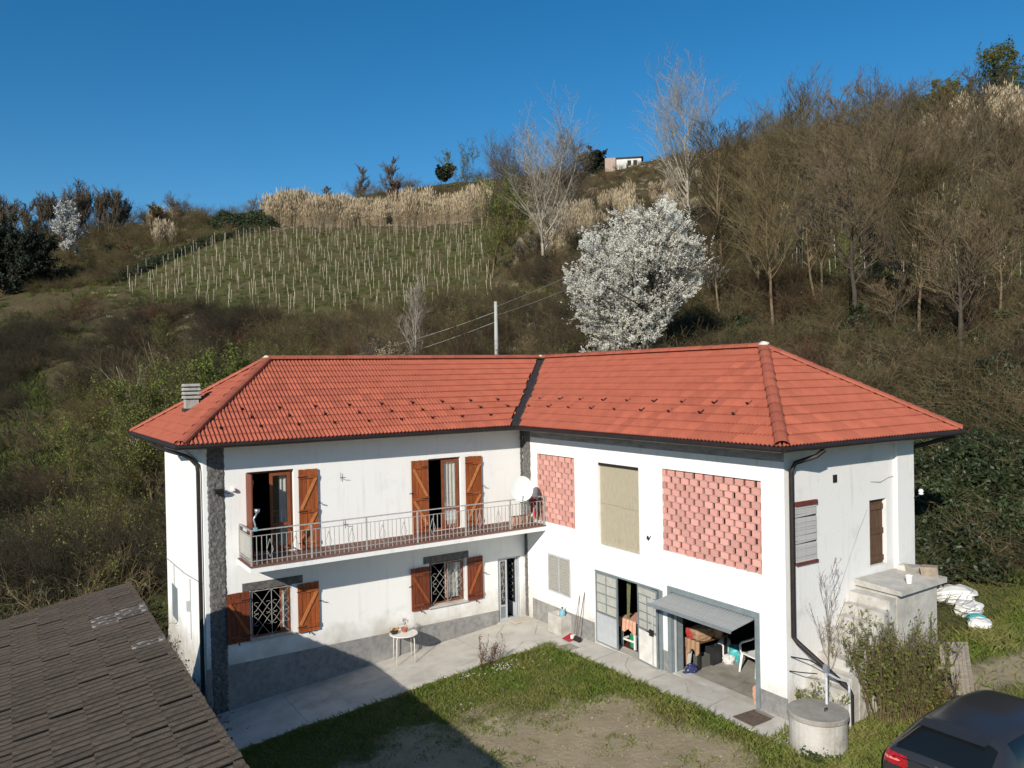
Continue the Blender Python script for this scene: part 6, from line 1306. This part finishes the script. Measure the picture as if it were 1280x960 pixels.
P, g = sample(520, (90, 460), (28, 66), 105, lambda p, y, a, b, g: clump(p, y, t=.0, s=4)); P2, _ = sample(300, (560, 1000), (40, 100), 106, lambda p, y, a, b, g: clump(p, y, t=1.0, s=4)); sc('budding_shrubs', K_bud, np.concatenate([P, P2]), np.random.default_rng(1), .6, 1.2, 5)
P, g = sample(560, (820, 1420), (20.5, 52), 107, None, 1.3); sc('brambles', K_bram, P, g, .6, 1.5, 6, .3)
P, g = sample(420, (820, 1420), (20.5, 56), 108, None, 1.2); sc('dry_brambles', K_bramt, P, g, .6, 1.5, 7, .35)
P, g = sample(420, (840, 1420), (20.5, 48), 109, lambda p, y, a, b, g: clump(p, y, t=.2, s=6), 1.3); sc('leafy_brambles', K_braml, P, g, .6, 1.4, 8, .3)
P, g = sample(380, (-120, 300), (20, 48), 110, lambda p, y, a, b, g: a > 10.0); sc('dark_brambles', K_braml, P, g, .6, 1.4, 9, .3)
P, g = sample(70, (-120, 300), (21, 60), 111, lambda p, y, a, b, g: (a > 10.5) & clump(p, y, t=.2, s=7)); sc('tan_saplings', K_tan, P, g, .5, 1.1, 10)
P, g = sample(760, (-330, 700), (118, 190), 112, lambda p, y, a, b, g: clump(p, y, t=-.2, s=8) & ((p < 330) | (y > 156))); sc('skyline_thicket', K_thick, P, g, .8, 1.5, 11)
P, g = sample(720, (600, 1640), (90, 165), 113, lambda p, y, a, b, g: clump(p, y, t=-.3, s=9) & ~((p > 725) & (p < 840) & (y > 108))); sc('skyline_thicket', K_thick, P, g, .5, 1.15, 12)
P, g = sample(150, (725, 842), (105, 150), 118); sc('hilltop_scrub', K_thick, P, g, .3, .62, 20)
g = np.random.default_rng(66); pts = []
for i in range(110):
    a, b = g.uniform(9.35, 12.5), g.uniform(-7, 1.2); w_ = W(a, b); pts.append((w_.x, w_.y, float(zt(w_.x, w_.y))))
scatter('leafy_brambles', K_braml, pts, g.uniform(.5, .95, len(pts)), 21, .3)
P, g = sample(420, (40, 345), (108, 156), 120); sc('left_slope_scrub', K_thick, P, g, .35, .8, 43); P, g = sample(700, (40, 345), (108, 156), 121); sc('left_slope_grass', K_tuft, P, g, 1.0, 2.0, 44)
P, g = sample(3200, (860, 1330), (36, 98), 130, lambda p, y, a, b, g: clump(p, y, t=-.4, s=13)); sc('slope_grass', K_tuft, P, g, 1.0, 2.0, 45)
# dark ivy bank behind the stairs
ivp = []
g = np.random.default_rng(31)
for i in range(120): px = g.uniform(1128, 1330); y = g.uniform(21.0, 25.5); q_ = ground_px(px, y); ivp.append((q_.x, q_.y, q_.z + .1))
for i in range(36): px = g.uniform(1140, 1230); y = g.uniform(22.5, 25.0); q_ = ground_px(px, y); ivp.append((q_.x, q_.y, q_.z + .8))
for i in range(170): px = g.uniform(860, 1320); y = g.uniform(26, 50); q_ = ground_px(px, y); ivp.append((q_.x, q_.y, q_.z - .1))
scatter('ivy', K_ivy, ivp, g.uniform(.5, 1.05, len(ivp)), 32, .2)
# dark bank and hedge along the left edge of the vineyard
hd = []
for t in np.linspace(0, 1, 70): px = 158 + t * 182; y = 112 + t * 34; q_ = ground_px(px - 4 + g.normal(0, 2), y + g.normal(0, .6)); hd.append((q_.x, q_.y, q_.z - .5))
for i in range(60): px = g.uniform(270, 345); y = g.uniform(146, 156); q_ = ground_px(px, y); hd.append((q_.x, q_.y, q_.z))
scatter('dark_hedge', K_ivy, hd, np.concatenate([g.uniform(.9, 1.5, 70), g.uniform(1.2, 2.2, 60)]), 33, .2)
# reeds
rd = []; rs = []
def reeds(n, px, y, s):
    for i in range(n):
        p_, y_ = g.uniform(*px), g.uniform(*y); q_ = ground_px(p_, y_); rd.append((q_.x, q_.y, q_.z)); rs.append(g.uniform(*s) * (1 + .20 * math.sin(p_ * .055) * math.sin(p_ * .021 + 1) + .22 * math.sin(p_ * .19 + 1) * math.sin(p_ * .13)) * g.uniform(.75, 1.1))
reeds(300, (392, 612), (141, 152), (.85, 1.25)); reeds(60, (335, 388), (149, 156), (1.0, 1.5)); reeds(9, (203, 222), (134, 138), (.8, 1.1)); reeds(30, (190, 250), (158, 164), (.6, .95)); reeds(80, (640, 880), (92, 116), (.6, .95)); reeds(70, (1135, 1330), (98, 118), (.8, 1.3)); reeds(30, (940, 1080), (88, 106), (.5, .9)); reeds(8, (985, 1035), (76, 80), (.5, .8))
scatter('reeds', K_reed, rd, rs, 34, .05)
# grass on the hillside
P, g = sample(10500, (-250, 330), (22, 80), 114, lambda p, y, a, b, g: (a > 9.7)); sc('meadow_grass', K_tuft, P, g, .9, 2.1, 13)
gv = np.random.default_rng(55); n = 9000; pv = gv.uniform(120, 1330, n); yv = gv.uniform(50, 140, n); xv = (pv - 640) / F_PX * yv; ok = vineyard_mask(xv, yv) > .4; xv, yv = xv[ok], yv[ok]; scatter('vineyard_grass', K_tuft, np.stack([xv, yv, zt(xv, yv)], -1), gv.uniform(.6, 1.2, len(xv)), 14)
n = 2600; pv = gv.uniform(120, 1330, n); yv = gv.uniform(40, 170, n); xv = (pv - 640) / F_PX * yv; ok = vineyard_mask(xv, yv) < .1; xv, yv = xv[ok], yv[ok]; scatter('dry_grass', K_dry, np.stack([xv, yv, zt(xv, yv)], -1), gv.uniform(.5, 1.1, len(xv)), 15)
P, g = sample(1900, (820, 1420), (20, 62), 115); sc('bank_grass', K_tuft, P, g, .6, 1.6, 16)
P, g = sample(7600, (-330, 1640), (27, 110), 116, lambda p, y, a, b, g: clump(p, y, t=-.6, s=11)); sc('hill_grass', K_tuft, P, g, .8, 2.0, 18)
P, g = sample(260, (-60, 1330), (30, 100), 117, lambda p, y, a, b, g: clump(p, y, t=.5, s=12)); sc('dark_scrub', K_braml, P, g, .7, 1.6, 19)
P, g = sample(260, (-120, 240), (20, 36), 119, lambda p, y, a, b, g: a > 10.2); sc('dark_scrub', K_braml, P, g, .8, 1.7, 22)
# vineyard: posts one by one, vines between them
pm_ = MB(); pm_.tube([(0, 0, -.3), (.01, 0, .9), (.0, .01, 1.85)], [.026, .024, .021], 5); pcount = 0; vp = []; pdata = None
gp = np.random.default_rng(77); cand = []
for y0 in np.arange(44, 140, 2.1):
    x = -75.0 + gp.uniform(0, 3)
    while x < 80:
        yy = y0 + .04 * x + gp.normal(0, .15)
        if float(vineyard_mask(np.array([x]), np.array([yy]))[0]) > .5:
            cand.append((x + gp.normal(0, .25), yy, 0))
            for k in range(1): vp.append((x + gp.uniform(0, 4.4), yy))
        x += 2.3 + gp.normal(0, .5)
cand.sort(key=lambda c: c[1]); print('posts', len(cand))
for x, y, _ in cand[:300]:
    z = float(zt(x, y)); s = gp.uniform(.82, 1.15); T = Matrix.Translation((x, y, z)) @ Matrix.Rotation(gp.normal(0, .06), 4, 'X') @ Matrix.Rotation(gp.normal(0, .06), 4, 'Y') @ Matrix.Diagonal((1, 1, s, 1))
    if pdata is None: o = pm_.build('vineyard_post', 'post'); pdata = o.data
    else: o = link('vineyard_post', pdata)
    o.matrix_basis = T; tag(o, 'thin pale wooden post standing in the vineyard rows on the hillside', 'post', 'posts in the vineyard rows')
if len(cand) > 300:
    q = MB()
    for x, y, _ in cand[300:]: z = float(zt(x, y)); q.tube([(x, y, z - .3), (x + gp.normal(0, .1), y, z + 1.75 * gp.uniform(.75, 1.15))], .026, 4)
    q.build('vineyard_posts', 'post', kind='stuff')
vp = np.array(vp); ok = vineyard_mask(vp[:, 0], vp[:, 1]) > .5; vp = vp[ok]; o = scatter('vines', K_vine, np.stack([vp[:, 0], vp[:, 1], zt(vp[:, 0], vp[:, 1])], -1), gp.uniform(.8, 1.15, len(vp)), 17, .03)
at_ = o.data.attributes['turn']; rot = np.stack([np.zeros(len(vp)), np.zeros(len(vp)), gp.normal(.04, .05, len(vp))], -1); at_.data.foreach_set('vector', rot.astype(np.float32).ravel())
# ---- hilltop building
p = ground_px(785, 150); bd = thing('hilltop_building', 'low pink and white ruined building on the hilltop', 'building', mw=Matrix.Translation((p.x, p.y, p.z)) @ Matrix.Rotation(-.15, 4, 'Z'))
q = MB(); q.box(-3.6, -1.6, 0, 3, -.5, 2.1); q.build('pink_wall', 'ruin_pink', bd)
q = MB(); q.box(-1.59, 3.2, .6, 3.4, -.5, 2.0); q.build('wall', 'ruin_white', bd)
q = MB(); q.box(-1.2, .4, -1.4, .5, -.5, 1.0); q.build('low_wall', 'ruin_white', bd)
q = MB(); q.box(-1.7, 3.6, .3, 3.7, 2.02, 2.2); q.build('roof', 'ruin_dark', bd)
for x in (.6, 1.7): q = MB(); q.box(x, x + .7, .56, .6, .6, 1.6); q.build('window', 'dark', bd)
# ---- pole and wires
p = ground_px(621.5, 44); pole = thing('utility_pole', 'slim grey concrete pole rising behind the middle of the roof', 'pole', mw=Matrix.Translation((p.x, p.y, p.z - .2)))
hh = CAM_H + 44 * (HOR(621) - 377) / F_PX - p.z + .2
q = MB(); q.tube([(0, 0, 0), (0, 0, hh)], [.14, .085], 10); q.build('pole_shaft', 'pole', pole, smooth=True); q = MB(); q.bar((-.12, 0, hh - .25), (.12, 0, hh - .25), .05, .05); q.build('bracket', 'metal_grey', pole)
top_ = Vector((p.x, p.y, p.z - .2 + hh - .25)); ends = []
def wire(label, p0, p1, sag):
    q = MB(); q.tube([Vector(p0).lerp(Vector(p1), t) - Vector((0, 0, sag * 4 * t * (1 - t))) for t in np.linspace(0, 1, 16)], .014, 4); o = q.build('overhead_wire', 'wire'); tag(o, label, 'wire', 'overhead wires behind the house')
u2 = ground_px(930, 70); U2 = Vector((u2.x, u2.y, CAM_H + 70 * (HOR(930) - 215) / F_PX)); u3 = ground_px(330, 52); U3 = Vector((u3.x, u3.y, CAM_H + 52 * (HOR(330) - 462) / F_PX))
wire('upper overhead wire climbing right from the concrete pole', top_ + Vector((.1, 0, 0)), U2, .9); wire('lower overhead wire climbing right from the concrete pole', top_ + Vector((.1, 0, -.5)), U2 - Vector((0, 0, 1.2)), 1.1)
wire('upper overhead wire falling left from the concrete pole', top_ + Vector((-.1, 0, -.35)), U3, .5); wire('lower overhead wire falling left from the concrete pole', top_ + Vector((-.1, 0, -.9)), U3 - Vector((0, 0, .9)), .5)
# ---- the bush and saplings at the right end of the house
def bush(name, label, a, b, H, n, rad, leaf, cnt, ls, twig, seed, spread=.3, z=None, k=(6, 5)):
    root = thing(name, label, 'bush', a, b, G(a, b) if z is None else z); g = np.random.default_rng(seed); P, R, h = stems(g, n, rad, H, spread, m=5, r=.010, curve=.22); P2, R2, L2 = children(P, R, k[0], .3, 1, h * .28, (.25, .7), .5, 4, g, .6); P3, R3, _ = children(P2, R2, k[1], .2, 1, L2 * .5, (.3, .9), .2, 3, g, .75)
    V, F, M = join([(tubes(P, R, 4), 0)]); link('stems', np_mesh('stems', V, F, 4, [twig]), root)
    C = P3.reshape(-1, 3); C = C[g.integers(0, len(C), cnt)] + g.normal(0, ls * .8, (cnt, 3)); V, F, M = join([(tubes(P2, np.maximum(R2, .0035)), 0), (tubes(P3, np.maximum(R3, .0025)), 0), (cards(C, ls, g), 1)]); link('foliage', np_mesh('foliage', V, F, 4, [twig, leaf], M), root); return root
bush('budding_bush', 'large tan-stemmed budding bush before the outside staircase', -1.55, 10.16, 1.62, 190, .60, 'bud', 8000, .033, 'twig_tan', 3, .22)
bush('budding_bush', 'lower reddish bush between the big bush and the pallet', -2.25, 10.7, .8, 60, .35, 'bud', 1500, .028, 'twig_rust', 4, .5)
bush('leafy_weed', 'low yellow-green shrub behind the cistern by the wall', -.45, 9.55, .75, 40, .28, 'bud', 1300, .035, 'twig_tan', 5, .5)
bush('leafy_weed', 'small green weed growing at the foot of the cistern', .75, 10.42, .35, 18, .18, 'leaf', 500, .03, 'twig', 6, .7, k=(4, 3))
bush('leafy_weed', 'small leafy climber on the pale landing wall', -3.1, 10.2, 1.3, 14, .16, 'bud', 420, .04, 'twig', 7, .25)
bush('dry_weed', 'brown dry weed with seed heads at the grass edge of the yard', 2.75, 2.32, .85, 12, .22, 'twig_rust', 420, .020, 'twig_rust', 8, .3, k=(5, 4))
sp_t = thing('sapling', 'thin leafless sapling against the right end wall', 'sapling', -.62, 9.55, G(-.6, 9.5)); t0, t1, t2, t3, g = tree_geo(91, 2.9, .016, base=.25, n=(13, 4, 3), spread=.24, up=.5, ang=(.5, .9), shape=.5, minr=.003); V, F, M = join([(tubes(*t0, 5), 0)]); link('trunk', np_mesh('trunk', V, F, 4, ['bark_grey']), sp_t); V, F, M = join([(tubes(*t1, 4), 0), (tubes(*t2, 3), 0), (tubes(*t3, 3), 0)]); link('crown', np_mesh('crown', V, F, 4, ['bark_grey']), sp_t)
# ---- yard grass: blades
def blades(name, n, area, dens, hfun, seed, m='grass'):
    g = np.random.default_rng(seed); a = g.uniform(area[0], area[1], n); b = g.uniform(area[2], area[3], n); ok = g.random(n) < dens(a, b); a, b = a[ok], b[ok]; n = len(a); X = HX + cA * a - sA * b; Y = HY + sA * a + cA * b; Z = zt(X, Y); S = np.stack([X, Y, Z - .01], -1); h = (hfun(a, b) * g.uniform(.45, 1.2, n))[:, None]; an = g.uniform(0, 6.28, n); e = np.stack([np.cos(an), np.sin(an), 0 * an], -1) * .0075; d = np.stack([g.normal(0, .42, n), g.normal(0, .42, n), np.ones(n)], -1)
    V = np.stack([S - e, S + e, S + d * h * .55 + e * .8, S + d * h * np.array([1.35, 1.35, .95])], 1).reshape(-1, 3); return link(name, np_mesh(name, V, np.arange(4 * n).reshape(n, 4), 4, [m]), None, 'stuff')
def nz(a, b): return (np.sin(a * 1.9 + b * .7) + np.sin(b * 2.3 - a * .6 + 1) + .7 * np.sin(a * 4.1 + 2.2 * b)) / 2.7
def yard_d(a, b):
    edge = np.clip((b - 2.28) / .12, 0, 1) * np.clip((a - .80) / .08, 0, 1); h5 = np.sin(a * 9.1 + 3 * np.sin(b * 3.1)) * np.sin(b * 8.3 + 2 * np.sin(a * 2.7)); bare = np.clip((b - np.where(a > 3.6, 3.55, 3.75 + .85 * (3.6 - a)) + 1.0 * nz(a, b) + .6 * h5) / 1.7, 0, 1) * np.clip((a - 1.05 + .4 * nz(a, b)) / .9, 0, 1)
    patch = np.clip(nz(a * 2.1, b * 1.7) * 1.6, 0, 1); return edge * np.clip(1 - bare * (1 - .55 * patch * np.clip(.6 + h5, 0, 1)), 0, 1)
def yard_h(a, b): return .065 + .075 * np.exp(-np.minimum(np.abs(b - 2.4), np.abs(a - .95)) / .35) + .04 * np.clip(nz(a * .9, b * 1.1), 0, 1)
blades('grass', 150000, (.80, 9.8, 2.25, 12.5), yard_d, yard_h, 201)
blades('lane_grass', 60000, (-9.0, .9, 9.3, 13.6), lambda a, b: np.where((b < 10.1) & (a > -.3), .7, np.clip(.9 - 1.1 * np.exp(-((b - 10.6 + .25 * (a + 4)) ** 2) / .7) * np.clip((-1.2 - a), 0, 1), .05, 1)) * ~((a < .2) & (a > -4.3) & (b < 10.1)), lambda a, b: .13 + .08 * np.clip(nz(a, b), 0, 1), 202)
blades('bank_blades', 16000, (-13.0, -4.4, 4.0, 9.6), lambda a, b: .6 + .4 * np.sign(nz(a, b)), lambda a, b: .16 + 0 * a, 203, 'grass_rough')
g = np.random.default_rng(10); q = MB(); n = 0
while n < 900:
    a, b = g.uniform(.9, 8.5), g.uniform(3.0, 11.5)
    if yard_d(np.array([a]), np.array([b]))[0] > .55: continue
    w_ = W(a, b); z = float(zt(w_.x, w_.y)); s = g.uniform(.008, .03) * (1 if g.random() < .93 else 1.8); V = [(w_.x + s * math.cos(k * 1.257 + n) * g.uniform(.7, 1.2), w_.y + s * math.sin(k * 1.257 + n) * g.uniform(.7, 1.2), z - .004) for k in range(5)] + [(w_.x + s * .5 * math.cos(k * 1.257 + n), w_.y + s * .5 * math.sin(k * 1.257 + n), z + s * g.uniform(.4, .8)) for k in range(5)]
    q.add(V, [(k, (k + 1) % 5, 5 + (k + 1) % 5, 5 + k) for k in range(5)] + [(5, 6, 7, 8, 9)]); n += 1
q.build('pebbles', 'stone', kind='stuff')
bl = MB(); g = np.random.default_rng(9)
for i in range(70):
    a, b = (g.normal(2.7, .25), g.normal(2.95, .12)) if i < 45 else ((g.normal(3.5, .12), g.normal(2.75, .08)) if i < 60 else (g.normal(2.2, .6), g.normal(3.2, .3)))
    p = W(a, b); z = float(zt(p.x, p.y)) + g.uniform(.10, .17); q0 = [(p.x + .016 * math.cos(k * 1.05), p.y + .016 * math.sin(k * 1.05), z + .003 * (k % 2)) for k in range(6)]; bl.add(q0, [tuple(range(6))])
bl.build('daisies', 'petal_white', kind='stuff')
